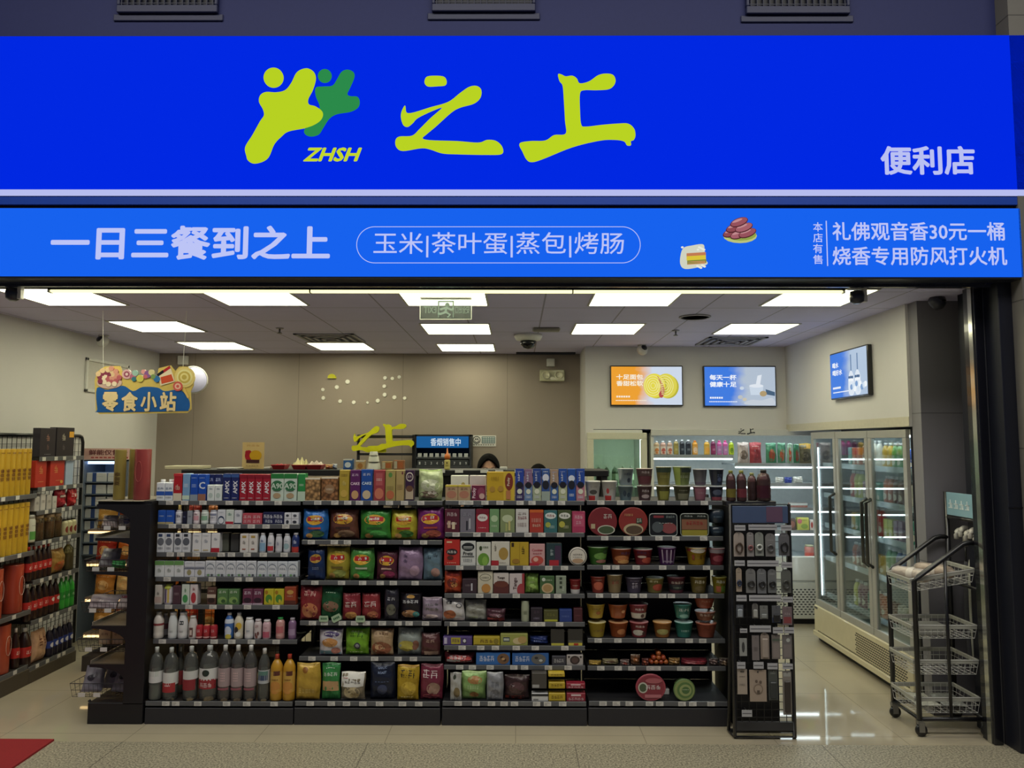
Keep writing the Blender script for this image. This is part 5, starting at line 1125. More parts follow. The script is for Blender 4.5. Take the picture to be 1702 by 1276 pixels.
rows_for('biscuit', [
 [(740, 782, 2, 'box', 806, 'b59a78', 'E0,.4,.4,.24,b07a64;G0,.68,.6,2,.14,6a4a30;R-.5,.9,.5,1,d0c040', 'small beige biscuit box*'),
  (783.5, 807, 1, 'box', 806, '6e2440', 'VPocky,-.3,.5,.3,e8d0d8;E.2,.55,.26,.3,8a4058;E.25,.3,.2,.18,c8a8a0', 'small maroon biscuit box*'),
  (749, 779, 1, 'box', 790, 'cfd2c4', 'E.2,.6,.12,.12,a89a5a;L0,.4,.6,1,6a7a5a', 'pale green box* standing behind the beige pair', 'back=0.08'),
  (780, 808, 1, 'box', 790, 'c4bdb8', 'R-.5,.1,.5,.3,6a9ac0;L0,.6,.6,2,908880', 'pale grey box* standing behind the maroon one', 'back=0.08'),
  (809, 855.5, 1, 'box', 784, 'c4a22c', 'R.1,0,.5,1,d0b23c;E.3,.66,.15,.3,7a3428;VPocky,.29,.66,.12,e8d8c0;E-.3,.4,.1,.1,b08a3a;E0,.42,.1,.1,b08a3a;R.2,.06,.36,.36,b87a50;L-.2,.8,.3,3,a08020', 'large yellow biscuit stick box*'),
  (856.5, 871, 1, 'box', 779, '25367e', OREO('2c46a0', '3a3060'), 'leftmost tall royal blue biscuit box*'),
  (871.5, 885, 1, 'box', 780, '765a78', OREO('8a6a86', '6a86b0'), 'tall mauve biscuit box*'),
  (885.5, 899.5, 1, 'box', 779, '2c4484', OREO('304a90', 'a8b498'), 'tall blue biscuit box* with pale green base'),
  (900, 914, 1, 'box', 779, '3c5a98', 'E0,.72,.4,.12,d8dce8;E0,.5,.42,.14,22242e;R-.5,0,.5,.3,9aa8a0;L0,.9,.6,1,e8ecf4', 'tall blue biscuit box* with white swirl'),
  (914.5, 928, 1, 'box', 780, '9c8878', OREO('a8907c', '3a62a0'), 'tall tan biscuit box*'),
  (928.5, 942.5, 1, 'box', 779, '2c58a4', OREO('2a50a0', 'b0b890'), 'tall blue biscuit box* with lime base'),
  (943, 957, 1, 'box', 779, '2a52a0', 'E0,.7,.4,.1,d8e0ec;E0,.5,.42,.14,22242e;L0,.2,.6,2,e8ecf4', 'tall blue biscuit box*, second from right'),
  (957.5, 972, 1, 'box', 779, '264a9a', OREO('2a4ca0', 'b87a88'), 'tall blue biscuit box* with pink base')],
 [(739, 764, 1, 'box', 846, '5c2434', 'G0,.7,.7,3,.16,d8c8c8;R-.3,.2,-.1,.5,c8a890;R.0,.15,.2,.45,d8c8a8;L0,.4,.7,2,e8d8d0', 'maroon chocolate stick box*'),
  (764.5, 790, 1, 'box', 846, '7c7884', 'R-.1,.1,.02,.5,30303a;R.1,.16,.2,.6,b8b8c0;G0,.7,.6,2,.14,a8a8b4', 'grey biscuit stick box*'),
  (791, 813, 1, 'box', 846, 'a83040', 'E0,.64,.4,.16,e0dcd8;G0,.6,.5,3,.08,8a3040;L0,.2,.6,1,e8c0c0;R-.5,.8,.5,1,7a2434', 'red biscuit box* with white oval'),
  (813.5, 830, 1, 'box', 846, '78a070', 'E0,.6,.36,.14,b8d0a8;L0,.3,.6,2,d0e0c0', 'light green biscuit box*'),
  (831, 856, 1, 'box', 846, '88966a', 'E0,.6,.36,.16,c0cca8;R-.14,.06,.0,.4,a8b070;R.06,.1,.2,.5,c8c080', 'sage green biscuit box* with sticks'),
  (857, 879, 1, 'box', 846, 'd6d4d0', 'G0,.74,.7,2,.12,8a7a78;G0,.56,.7,4,.14,903a48;L0,.4,.7,4,a89a98', 'white biscuit stick box*'),
  (880, 903.5, 1, 'box', 847, 'b04034', 'R-.5,.88,.5,1,d06a34;L0,.6,.7,4,e0a898;G0,.26,.6,4,.12,e8d0b8', 'orange-red biscuit box*'),
  (904, 926.5, 1, 'box', 848, '3f7276', 'E0,.76,.42,.14,e0e8e4;G0,.7,.6,3,.12,a03a40;E-.2,.36,.2,.12,a8b050;L.1,.3,.4,3,b0d0c8', 'teal biscuit box* with white badge'),
  (927, 950, 1, 'box', 848, '4a5634', 'E0,.76,.42,.14,e4e4dc;G0,.7,.6,3,.12,2e3a2c;E-.2,.38,.22,.14,b8b44c;L.1,.3,.4,3,c8c8a0', 'olive biscuit box* with white badge'),
  (950.5, 973, 1, 'box', 850, 'b04062', 'R-.4,.3,.4,.9,c05876;G0,.66,.6,3,.16,f0d0d8;G0,.4,.4,2,.16,e8b8c8', 'pink biscuit box*')],
 [(738, 764.5, 1, 'box', 896, 'c0322c', 'R-.34,.86,.0,.92,e8c8a0;E0,.52,.36,.12,2a2026;G0,.47,.6,3,.1,f0e8e0;E-.1,.3,.2,.08,5a2a24;L0,.1,.6,1,e8b098', 'bright red biscuit box*'),
  (765, 791, 1, 'box', 899, 'd4d6d2', 'E0,.76,.42,.17,20242a;R-.3,.74,.3,.78,c8ccc8;R-.3,.68,.3,.7,c8ccc8;TPretz,0,.5,.14,30343a;R-.4,.36,.4,.39,40444a;L0,.26,.6,3,70747a', 'white and black biscuit stick box*'),
  (791.5, 816, 1, 'box', 901, 'd8dace', 'E0,.26,.4,.28,6a9a3c;E-.2,.74,.1,.1,3a4a2c;E.1,.2,.2,.2,88b450;L.1,.8,.5,2,6a7a60', 'white box* with green beans'),
  (816.5, 847.5, 1, 'box', 900, 'd6d2c4', 'E.16,.5,.26,.26,b0904a;G-.28,.6,.14,1,.3,5a5448;R-.5,0,-.1,.22,b02c38;L.1,.12,.4,1,8a8478', 'white box* with brown potato'),
  (848, 879, 1, 'box', 901, 'c0a230', 'R-.44,.8,-.3,.98,3a2a1c;R.0,0,.02,1,a88a28;G.2,.5,.2,1,.34,6a5420;E-.2,.2,.2,.1,a07a30', 'mustard biscuit box*'),
  (880, 906, 1, 'box', 904, 'd0a0a0', 'TCookies,0,.72,.11,a83848;G0,.52,.6,4,.08,a83848;E0,.26,.4,.2,c05048;E-.1,.3,.16,.1,e0b0a0;R-.5,0,.1,.14,b83040', 'pink cookie box*'),
  (907.5, 934, 1, 'box', 903, '2c4248', 'V饼干,-.14,.6,.2,a8b8b8;R.06,.1,.44,.9,46344e;R-.3,0,.3,.26,b02c38', 'dark teal biscuit box*'),
  (944.5, 976, 1, 'disc', 908, 'cfc8bc', 'E0,.5,.44,.44,3a3e40;E0,.5,.41,.41,d8d2c6;G0,.56,.5,5,.09,4a4844;L0,.46,.5,1,6a6660;E0,.28,.3,.12,b8987a', 'round white cookie tin*', '', 'cookie_tin', 'tin')],
 [(738, 767, 1, 'bag', 949, 'b8492a/8a3420', 'E0,.48,.36,.22,6a2418;E.1,.4,.2,.12,c88a50;R-.4,.8,.4,.92,8a2c20', 'orange-red biscuit bag*'),
  (768, 793, 1, 'box', 962, '3c2c36', 'R.1,.2,.2,.7,c8c8d0;L-.1,.6,.4,3,8a7a80', 'dark plum biscuit box*'),
  (794, 819.5, 1, 'box', 949, 'd0cab4', 'E0,.72,.38,.16,6a6a58;E0,.72,.34,.135,d0cab4;L0,.72,.5,2,5a5a4a;E.05,.24,.3,.2,c08a4a', 'cream biscuit box* with oval badge'),
  (820, 846, 1, 'box', 952, 'd2cac4', 'R-.5,0,.5,.46,5e2c2c;E0,.46,.46,.16,6e3a30;TTango,0,.76,.14,3c2424;L0,.6,.5,1,5a3a34', 'white and brown wafer box* facing front'),
  (846.5, 872, 1, 'box', 953, 'd0c4c4', 'VTango,-.1,.5,.3,4a2a2c;E.3,.2,.3,.3,a84048;R.34,0,.5,1,a03a40', 'white and red wafer box* lettered upwards'),
  (873, 896, 1, 'bag', 953, '86aa50/6a8a40', 'L0,.6,.5,3,c0d898;E0,.3,.3,.16,a0c068', 'light green biscuit bag*'),
  (897, 922, 1, 'box', 957, '486840', 'E.02,.32,.4,.28,c8b088;E.02,.32,.3,.2,b09060;E-.24,.8,.12,.1,d0d8c8;L.1,.78,.5,2,b8c8a8', 'green cereal box* with bowl'),
  (923.5, 941.5, 1, 'box', 957, '94a08c', 'R-.14,.3,.1,.44,3a4438;R-.14,.55,.1,.7,3a4438;R-.14,.8,.1,.92,3a4438;L.2,.4,.2,6,d0d8c8', 'narrow grey-green biscuit box*'),
  (946.5, 967, 1, 'cup', 964, '9a2c30', 'R-.5,0,.5,.3,dcd8d4;L0,.6,.4,2,d8b0a8', 'red and white pudding cup*', 'lid=6a2a2c', 'pudding_cup', 'cup')],
 [(735, 772, 1, 'bag', 995, 'd6d2d0/c8c4c0', 'T红薯,-.2,.84,.13,24262c;E.28,.7,.14,.1,40424a;E.28,.7,.1,.07,d0ccca;E-.18,.32,.3,.2,a8603a;R-.46,.04,.46,.14,c8bab4', 'white cookie bag* with brown cookie'),
  (772, 809, 1, 'bag', 998, 'a3a39a/bdbdb2', 'E0,.6,.4,.16,8a8a80;L-.1,.2,.4,2,b8c890;L.1,.84,.5,1,606058', 'grey-white cookie bag*'),
  (808, 840, 1, 'bag', 1012, '50303a/3a2430', 'R-.46,.05,.46,.3,9c3a38;E0,.5,.36,.16,78505a', 'dark red snack bag* in a clear tray'),
  (866, 880, 1, 'tube', 999, 'a8ae94', 'L0,.5,.4,4,6a7058', 'upright pale green snack tube*'),
  (882, 902, 1, 'box', 1010, '2c2430', 'L0,.3,.5,3,9088a0;G0,.6,.5,2,.2,584858', 'small black candy box*'),
  (903.5, 928, 1, 'box', 1014, '55552c', 'R-.44,.06,.44,.22,c0c040;G0,.5,.6,3,.24,8a8a48', 'small dark box* with yellow strip'),
  (929.5, 951, 1, 'box', 1013, '2b4288', 'L0,.5,.6,3,6a80c0', 'small blue candy box*'),
  (953, 968.5, 1, 'box', 1011, '4c2028', 'L0,.5,.6,2,8a5058', 'small dark red candy box*')],
 [(736, 785, 1, 'box', 1058, '5a4884', 'R-.22,.16,.1,.9,b8aa34;G-.06,.36,.26,3,.4,5a2c60;R-.46,.2,-.36,.9,c8c0d8;R.18,.3,.3,.8,20202c;E.24,.55,.05,.2,d0d0d8', 'long purple and yellow wafer box*'),
  (786.5, 831, 1, 'box', 1058, 'bda830', 'G0,.3,.5,3,.4,5a3420;E.36,.5,.1,.3,8a7a2c;R-.46,.1,.46,.16,8a7a28', 'long yellow wafer box*'),
  (831.5, 877.5, 1, 'box', 1053, 'a0a454', 'R-.4,.34,-.16,.7,34405a;R-.38,.42,-.18,.62,c0c8b8;E.15,.4,.2,.28,d0c090;E.3,.5,.16,.3,b89a60', 'long pale green wafer box*'),
  (880.5, 911.5, 1, 'bag', 1058, '24346e/1a2858', 'L0,.5,.6,3,8a9ac8', 'small dark blue candy bag*'),
  (915, 938.5, 1, 'box', 1045, '35332f', 'R-.46,.02,.46,.16,c8c050', 'small dark box* with yellow base strip'),
  (943.5, 969, 1, 'box', 1045, '363430', 'R-.46,.02,.46,.2,d8c850;R-.1,.04,.2,.16,b83828;R-.46,.2,.46,.34,5a5a50', 'small dark box* with red and yellow base strip')],
 [(738, 788.5, 1, 'bag', 1086, '6a2a30/802c34', 'E0,.5,.44,.3,c84a48;R-.44,.24,.44,.46,d8d4d0;G-.05,.5,.6,4,.3,e8dcd8', 'long red and white biscuit pack*'),
  (791, 848, 1, 'box', 1084, '2f6cb4', 'G-.18,.3,.44,4,.44,e8ecf4;E.3,.5,.18,.42,7a5a40;E.26,.6,.05,.1,3a2a20;E.34,.4,.05,.1,3a2a20;E.3,.5,.05,.1,c8a070', 'left blue cookie pack* with a chip cookie'),
  (851, 912.5, 1, 'box', 1085, '2b62a8', 'G-.22,.3,.4,4,.44,d8e0f0;E.22,.5,.2,.42,6a6a68;E.16,.6,.05,.1,2c2c34;E.28,.4,.05,.1,c8ccc8', 'right blue cookie pack* with a grey cookie'),
  (917, 941, 1, 'box', 1090, '40404a', 'G0,.3,.7,4,.4,c8c8cc', 'small charcoal cookie pack*'),
  (941.5, 969.5, 1, 'box', 1088, 'b9b2ae', 'E0,.5,.3,.4,3a2c2c;E0,.5,.2,.26,5a4642;E-.36,.8,.06,.1,3a3434;E.36,.8,.06,.1,3a3434', 'small white cookie pack* with a dark cookie')],
 [(748, 767, 1, 'bag', 1115, 'b8b8b4/9c9c98', 'E-.1,.84,.14,.08,3a4034;E.1,.3,.3,.18,7a6a48', 'narrow white nut bag*'),
  (766, 808, 1, 'bag', 1114, '8cae6a/a8c088', 'E.04,.72,.3,.14,a87a48;E.04,.2,.2,.1,a87a48;L0,.5,.5,3,b8d098', 'big light green snack bag*'),
  (808.5, 837, 1, 'bag', 1114, '8e9096/a0a2a6', 'G0,.5,.5,2,.2,6a6c74;E0,.25,.3,.16,70727a', 'grey-white snack bag*'),
  (838, 880, 1, 'bag', 1124, '3c2a2c/2c2022', 'R-.48,.05,.3,.18,b04434;E0,.5,.34,.24,54383a', 'dark bag* with a red stripe'),
  (883.5, 911.5, 1, 'box', 1152.5, 'd0d0d0', 'R-.5,.66,.5,.96,26262a;R-.4,.14,-.1,.34,8a8a8a', 'low white box* with a black top'),
  (883.5, 909, 1, 'box', 1116, '4a4642', 'R-.46,.05,.0,.25,a0a0a0', 'brown clear-topped box* stacked on a white one', 'lift=0.082'),
  (911.8, 940, 1, 'box', 1152, 'c2a62c', 'G0,.34,.7,4,.4,6a5010;R-.46,.1,.46,.18,a08a20', 'lowest yellow box* of the stack'),
  (911.5, 939.5, 1, 'box', 1134, 'c2a62c', 'G0,.34,.7,4,.4,6a5010;R-.46,.1,.46,.18,a08a20', 'middle yellow box* of the stack', 'lift=0.081'),
  (911.2, 939, 1, 'box', 1115, 'caae34', 'G0,.34,.7,4,.4,7a6018;R-.46,.1,.46,.18,a08a20', 'topmost yellow box* of the stack', 'lift=0.156'),
  (941.5, 973.5, 1, 'box', 1152, '8e2438', 'R-.26,.66,.26,.88,d8c0c4;G0,.16,.84,5,.34,e0c0c4', 'lower maroon box* of the stacked pair'),
  (941, 973, 1, 'box', 1136, '8e2438', 'R-.26,.66,.26,.88,d8c0c4;G0,.16,.84,5,.34,e0c0c4', 'upper maroon box* of the stacked pair', 'lift=0.081')],
])
CUP = lambda c1, c2: 'G0,.66,.5,2,.16,%s;E0,.3,.2,.16,%s;L0,.5,.4,1,%s' % (c1, c2, c1)
rows_for('noodle', [
 [(1028, 1055.5, 1, 'cup', 779, '75838a', 'G.06,.6,.4,3,.14,2a3440;E.14,.3,.1,.14,2a3440', 'upper grey cup*, first column of the tall pairs', 'lift=0.104 lid=c8ccc8'),
  (1059, 1088, 1, 'cup', 779, '66484c', 'G0,.72,.4,3,.14,c0b0b0;R-.44,.1,.44,.55,5a2c34', 'upper maroon cup*, second column', 'lift=0.104 lid=c8b8b0'),
  (1092, 1119, 1, 'cup', 776, '7c7838', 'R-.5,.7,.5,1,2c3a2c;L0,.5,.5,3,a09c58', 'upper olive cup* with dark top, third column', 'lift=0.104 lid=d0d4d0'),
  (1121, 1153, 1, 'cup', 776, '6c7c48', 'R-.1,.7,.5,1,26322e;R-.5,.0,-.16,1,8c9c50;L.1,.5,.5,3,98a080', 'upper green cup* with dark top, fourth column', 'lift=0.104 lid=a8b0a0'),
  (1154, 1179, 1, 'cup', 780, '6a6a72', 'R-.5,.05,.5,.2,5a5060', 'upper plain grey cup*, fifth column', 'lift=0.104 lid=d0d0d0'),
  (1181, 1207, 1, 'cup', 780, '2c3446', 'G.1,.5,.3,2,.2,50607c;E.1,.36,.14,.14,44506c', 'upper navy cup*, sixth column', 'lift=0.104 lid=c0c4c8'),
(973, 1000, 1, 'cup', 800, 'cfcfca', 'E0,.44,.22,.12,4a4844;G0,.66,.4,2,.1,9a948c;R-.3,0,.1,.26,b03030', 'small white cup* with a red tag, left'),
  (1001, 1028, 1, 'cup', 800, 'cfcdc8', 'E-.14,.5,.08,.14,a83838;L.1,.6,.3,2,9a948c;R-.34,0,.06,.26,b03030', 'small white cup* with a red tag, right'),
  (1028.5, 1054.5, 1, 'cup', 808, '6a8088', 'E-.1,.5,.1,.2,2a3a48;E.14,.4,.1,.16,2a3a48', 'lower grey-blue cup*, first column', 'lid=c8d0d0'),
  (1060, 1087, 1, 'cup', 808, '5c4448', 'G0,.6,.4,3,.16,c8bcbc;E0,.3,.24,.14,a89898', 'lower maroon cup*, second column', 'lid=c8c0bc'),
  (1092, 1117.5, 1, 'cup', 808, '6e6c38', 'R-.3,.1,.3,.66,86863c', 'lower olive cup*, third column', 'lid=d8d8c8'),
  (1121.5, 1152, 1, 'cup', 808, '5a5c44', 'R-.3,.1,.3,.5,74745c;L0,.7,.4,1,a8a890', 'lower grey-olive cup*, fourth column', 'lid=d8d8c8'),
  (1154, 1178, 1, 'cup', 809, '7e5460', 'R-.4,.1,.4,.9,8a5a68;L0,.6,.4,3,b09098', 'lower pink-grey cup*, fifth column', 'lid=b8a8ac'),
  (1181, 1206, 1, 'cup', 809, '34384e', 'E0,.6,.3,.2,50586c;R-.4,.05,.4,.28,8a4450', 'lower navy cup*, sixth column', 'lid=c0c4cc'),
  (1208.5, 1225, 1, 'bottle', 782, '~c8a0a0', '', 'dark red drink bottle* with olive cap, first of four', 'liq=5c1c28 lv=.7 cap=8a8a40 nk=.4 sh=.62 dome=1 band=6e6428 b0=.12 b1=.4'),
  (1226, 1243, 1, 'bottle', 782, '~c8a0a0', '', 'dark red drink bottle* with olive cap, second of four', 'liq=641c2c lv=.7 cap=94944a nk=.4 sh=.62 dome=1 band=6a2c34 b0=.12 b1=.4'),
  (1244, 1260, 1, 'bottle', 786, '~c8a0a0', '', 'dark red drink bottle* behind two others, third of four', 'liq=4c1826 lv=.7 cap=a0a068 nk=.4 sh=.62 dome=1 back=0.06'),
  (1261, 1284, 1, 'bottle', 781, '~c8a0a0', '', 'dark red drink bottle* with black cap, far right', 'liq=4a1428 lv=.7 cap=2c2c28 nk=.4 sh=.62 dome=1 band=3c1422 b0=.1 b1=.5')],
 [(977, 1026, 1, 'disc', 843, '8c3034', 'E0,.5,.47,.47,7a2a30;E.12,.22,.3,.16,c8c8b8;E.12,.22,.26,.13,4a5a40;G.18,.6,.3,2,.16,e0d8d0;R-.4,.26,-.26,.42,b8a888', 'upright red noodle bowl*, left'),
  (1028, 1077, 1, 'disc', 844, '9a3830', 'E0,.5,.47,.47,8c3430;E0,.24,.34,.2,b8aa88;E.02,.22,.28,.15,5a4a3a;R.1,.44,.3,.62,28402c;G.2,.47,.16,2,.14,d8d8c8;L-.15,.74,.3,2,c89a70', 'upright red noodle bowl*, right'),
  (1078.5, 1126.5, 1, 'tray', 853, '1c2024/9aa4a0', 'R-.34,.8,.02,.9,8a3a40;G.25,.8,.3,4,.1,9aa8a4;E.2,.36,.26,.24,8a4a4c;E-.2,.4,.2,.24,50585c;L.1,.56,.5,1,a8b0ac', 'black ready meal tray*, left'),
  (1130, 1178.5, 1, 'tray', 853, '20241e/8a948c', 'G-.2,.84,.3,3,.07,c0c8c0;G.25,.84,.3,3,.07,c0c8c0;R-.44,.3,.44,.74,8a6048;R-.44,.04,.44,.28,9a9038;G0,.5,.6,5,.16,a83838', 'ready meal tray* with yellow band, right'),
  (1180, 1207, 1, 'can', 876, '26323e', 'L0,.5,.4,2,8aa0b0', 'lower dark blue food tin*', 'back=0.01'),
  (1180, 1207, 1, 'can', 848, '283440', 'L0,.5,.4,2,7a90a0', 'upper dark blue food tin*', 'lift=0.088 back=0.01')],
 [(977, 1014, 1, 'cup', 910, '4c8038', 'E.1,.5,.3,.2,6a9a48;E.3,.74,.14,.12,2a4a28;E.14,.2,.26,.1,a87868', 'green noodle cup*', 'lid=c8d8b8'),
  (1016, 1052.5, 1, 'cup', 913, '984a2c', 'E0,.4,.34,.2,c07a48;G.16,.66,.4,3,.16,4a3060;E.1,.2,.3,.12,d8a060', 'orange-brown noodle cup*', 'lid=d8c8b8'),
  (1054, 1088, 1, 'cup', 914, '8a2c34', 'G-.1,.74,.4,3,.14,402050;E-.1,.54,.2,.08,c8b0a0;E.16,.3,.26,.2,b04838', 'dark red noodle cup*', 'lid=d8c8c0'),
  (1095, 1128, 1, 'cup', 911, '5a2c66', 'R-.3,.1,-.24,.9,b0a0b0;R-.1,.1,-.04,.9,9a86a0;R.08,.1,.14,.9,b0a0b0;R.26,.1,.32,.9,8a7690;G0,.16,.5,3,.1,c8b8c8', 'purple striped noodle cup*', 'lid=b8a8b8'),
  (1143, 1180, 1, 'cup', 911, 'c09a28', 'R-.5,.78,.5,1,8a3a34;E0,.84,.3,.14,c8c0b0;R-.26,.3,-.16,.6,8a3a24;G.2,.34,.3,2,.24,5a3a20', 'yellow noodle cup* with red roof', 'lid=d0c8b8'),
  (1180.5, 1209, 1, 'cup', 912, '86323c', 'R-.5,.72,.5,1,8a8084;E0,.4,.3,.2,9a4450', 'maroon noodle cup*', 'lid=c8bcb8')],
 [(982, 1008, 1, 'cup', 959, '9a4238', 'E0,.44,.3,.26,c06048;L0,.8,.4,1,d8b098', 'brick red noodle cup*', 'lid=3a2c2a'),
  (1009, 1037, 1, 'cup', 956, 'a08a64', 'G0,.5,.4,2,.16,a04038;L0,.7,.4,2,6a5438', 'beige noodle cup* with red characters', 'lid=d8d8c8'),
  (1040.5, 1071, 1, 'cup', 961, '5c5468', 'G0,.3,.3,2,.4,b0a8b8;L0,.8,.4,1,a098b0', 'purple-grey noodle cup*', 'lid=6a6a70'),
  (1075, 1107, 1, 'cup', 962, '8a8048', 'E.1,.4,.26,.24,a84a34;G-.1,.74,.4,2,.14,d0c8a0', 'olive noodle cup* with red dish', 'lid=5a5a48'),
  (1111, 1143, 1, 'cup', 960, '6e3a44', 'R-.5,.2,.5,.55,26282c;G0,.6,.6,4,.14,c8b8a8;L0,.36,.4,2,8aa088', 'maroon and black noodle cup*', 'lid=50343a'),
  (1149, 1179.5, 1, 'cup', 960, '8a7a40', 'G0,.62,.5,3,.2,e0d8c0;E0,.28,.28,.2,70603a', 'dark gold noodle cup*', 'lid=6a6248'),
  (1186, 1212, 1, 'cup', 960, '9c9030', 'G0,.64,.5,3,.18,e0e0d0;R-.3,.1,.0,.46,b06040;R.0,.1,.3,.46,6a8a3a', 'yellow-green noodle cup*', 'lid=8a8a50')],
 [(978, 1009.5, 1, 'cup', 1036, 'c2a840', 'L0,.5,.4,3,8a7430;E.2,.5,.1,.12,8a6a28', 'lower yellow noodle cup*', 'lid=d8d0a0'),
  (975.5, 1008, 1, 'cup', 1005.5, 'c0a23c', 'E.1,.4,.12,.12,a0642c;L0,.7,.4,2,7a6428', 'upper yellow noodle cup*', 'lift=0.124 lid=3a3424'),
  (1013, 1047, 1, 'cup', 1036, 'a8562c', 'E.1,.4,.2,.2,c07a4a;L0,.7,.4,1,703420', 'lower orange noodle cup*, second column', 'lid=c89a70'),
  (1012, 1046, 1, 'cup', 1006, 'ac5c30', 'E.22,.5,.1,.12,d8a070;G0,.7,.4,2,.12,703420', 'upper orange noodle cup*', 'lift=0.124 lid=3a2c24'),
  (1048, 1081, 1, 'cup', 1036, '984448', 'E-.1,.34,.28,.2,d0c8b8;E.2,.3,.1,.12,5a4038;G0,.7,.4,3,.14,e8d8d0', 'lower maroon and white noodle cup*', 'lid=b87878'),
  (1047, 1080, 1, 'cup', 1006, '8e3e48', 'R-.5,0,.5,.4,c8c0b0;E.16,.2,.1,.14,5a4038;G0,.6,.4,3,.16,e8d8d0', 'upper maroon and white noodle cup*', 'lift=0.124 lid=b06a70'),
  (1087.5, 1120, 1, 'cup', 1036, 'b0743a', 'E-.05,.4,.3,.2,a8a060;L0,.74,.4,1,8a5420', 'single orange noodle cup*', 'lid=d8a868'),
  (1124, 1156, 1, 'cup', 1036, '3f8a7c', 'L0,.5,.4,3,a8d0c4', 'lower teal noodle cup*', 'lid=a8c8c0'),
  (1122, 1153.5, 1, 'cup', 1006, '3a8478', 'G0,.54,.5,2,.2,d8e4dc;E0,.2,.24,.14,8ab8a8', 'upper teal noodle cup*', 'lift=0.124 lid=2f6a60'),
  (1160, 1196, 1, 'cup', 1038, 'b0604a', 'L0,.6,.4,2,8a4434', 'lowest terracotta noodle cup* of three', 'lid=b8745a'),
  (1158, 1194, 1, 'cup', 1019, '8a5a44', 'G0,.56,.6,4,.3,e0d0c0', 'middle terracotta noodle cup* of three', 'lift=0.112 lid=a8684c'),
  (1157, 1193, 1, 'cup', 995, 'ac5a44', 'G0,.6,.4,3,.2,d8a890;L0,.3,.4,2,8a4030', 'topmost terracotta noodle cup* of three', 'lift=0.192 lid=b86a4c')],
 [(979, 1000, 1, 'bag', 1098, 'a88a40/8a7a50', 'E0,.4,.3,.24,c8a850', 'flat yellow snack pouch*'),
  (1002, 1029, 1, 'bag', 1097, '8a8060/a09a80', 'R-.4,.1,.4,.34,c8bc60;E0,.6,.3,.2,6a5440', 'clear pouch* with yellow strip'),
  (1031, 1047, 1, 'bag', 1096, '7a6a64/5a4a48', 'E0,.4,.3,.24,9c4a3c;R-.4,.1,.4,.2,c8c8c0', 'clear pouch* with brown meat'),
  (1049, 1065, 1, 'bag', 1089, '6a4a34/a8a090', 'E0,.5,.3,.24,a86a3a', 'narrow brown snack pouch*'),
  (1067, 1079, 1, 'bag', 1094, '5c2c28/4a2420', 'E-.1,.6,.2,.16,a85a40;E.1,.3,.2,.16,a85a40', 'small dark red snack pouch*'),
  (1113, 1132, 1, 'bag', 1095, '8a6a3c/7a5a34', 'E0,.5,.3,.24,b08448', 'small tan snack pouch*'),
  (1134, 1178, 1, 'bag', 1096, '6e2630/5a2028', 'E-.3,.4,.12,.3,9c3c44;E-.1,.5,.12,.3,8c3038;E.1,.45,.12,.3,a04048;E.3,.5,.12,.3,8c3038', 'wide dark red snack pouch*'),
  (1180, 1196, 1, 'bag', 1096, '5a4844/8a8480', 'E0,.5,.36,.3,a08a80;E0,.5,.22,.18,4c2c2c', 'clear snack pouch* with a brown ring'),
  (1196, 1212, 1, 'bag', 1094, '54463e/80786c', 'E0,.4,.3,.3,9c8468', 'grey snack pouch* at the right end')],
 [(1056, 1107, 1, 'disc', 1120, '96404e', 'E0,.5,.48,.48,a04050;E0,.5,.45,.45,88303e;E-.26,.5,.16,.2,c8c8b8;E-.26,.5,.12,.15,4c5a40;G.08,.44,.5,3,.16,f0e0e0;E.1,.76,.28,.1,b06068;R-.2,.14,.34,.26,b87078', 'upright red noodle bowl* with white characters'),
  (1119, 1156, 1, 'disc', 1121, '5e7a48', 'E0,.5,.46,.46,88985c;E.02,.5,.36,.36,5a7a44;E.04,.5,.28,.26,98a46a;E.05,.5,.18,.16,4f7040;L.05,.52,.3,1,d0d8b8', 'upright green noodle bowl*'),
  (1097, 1113, 1, 'box', 1145, 'd4d4d0', 'L0,.5,.4,2,a8a8a4', 'small white card* between the two noodle bowls', 'back=0.13')],
])
# pale green offer cards clipped on the crisp bay's fourth rail
for k, (x0, x1, y0, y1, wd) in enumerate(((530, 546, 1023, 1033, 'leftmost'), (553, 570, 1021, 1032, 'tilted middle'), (591, 607, 1023, 1034, 'rightmost'))):
    a, c = atY(x0, y0, YU - .006), atY(x1, y1, YU - .006); w = (c.x - a.x) / 2; h = a.z - c.z
    b = MB(); b.prism([(-w * .8, 0), (w * .8, 0), (w, h * .35), (w * .85, h), (-w * .85, h), (-w, h * .35)], -.0006, .0006, mat('a8c0a0', 'gloss', .4))
    for j in range(4): b.box(-w * .6 + w * .32 * j, -w * .36 + w * .32 * j, -.0012, -.0006, h * .35, h * .68, mat('3c6a48'))
    b.build('offer_card', loc=((a.x + c.x) / 2, YU - .0065, c.z), rot=(0, -.45 if k == 1 else 0, 0), label=wd + ' small pale green offer card on the crisp bay\'s fourth shelf rail', cat='price card', group='green offer cards')
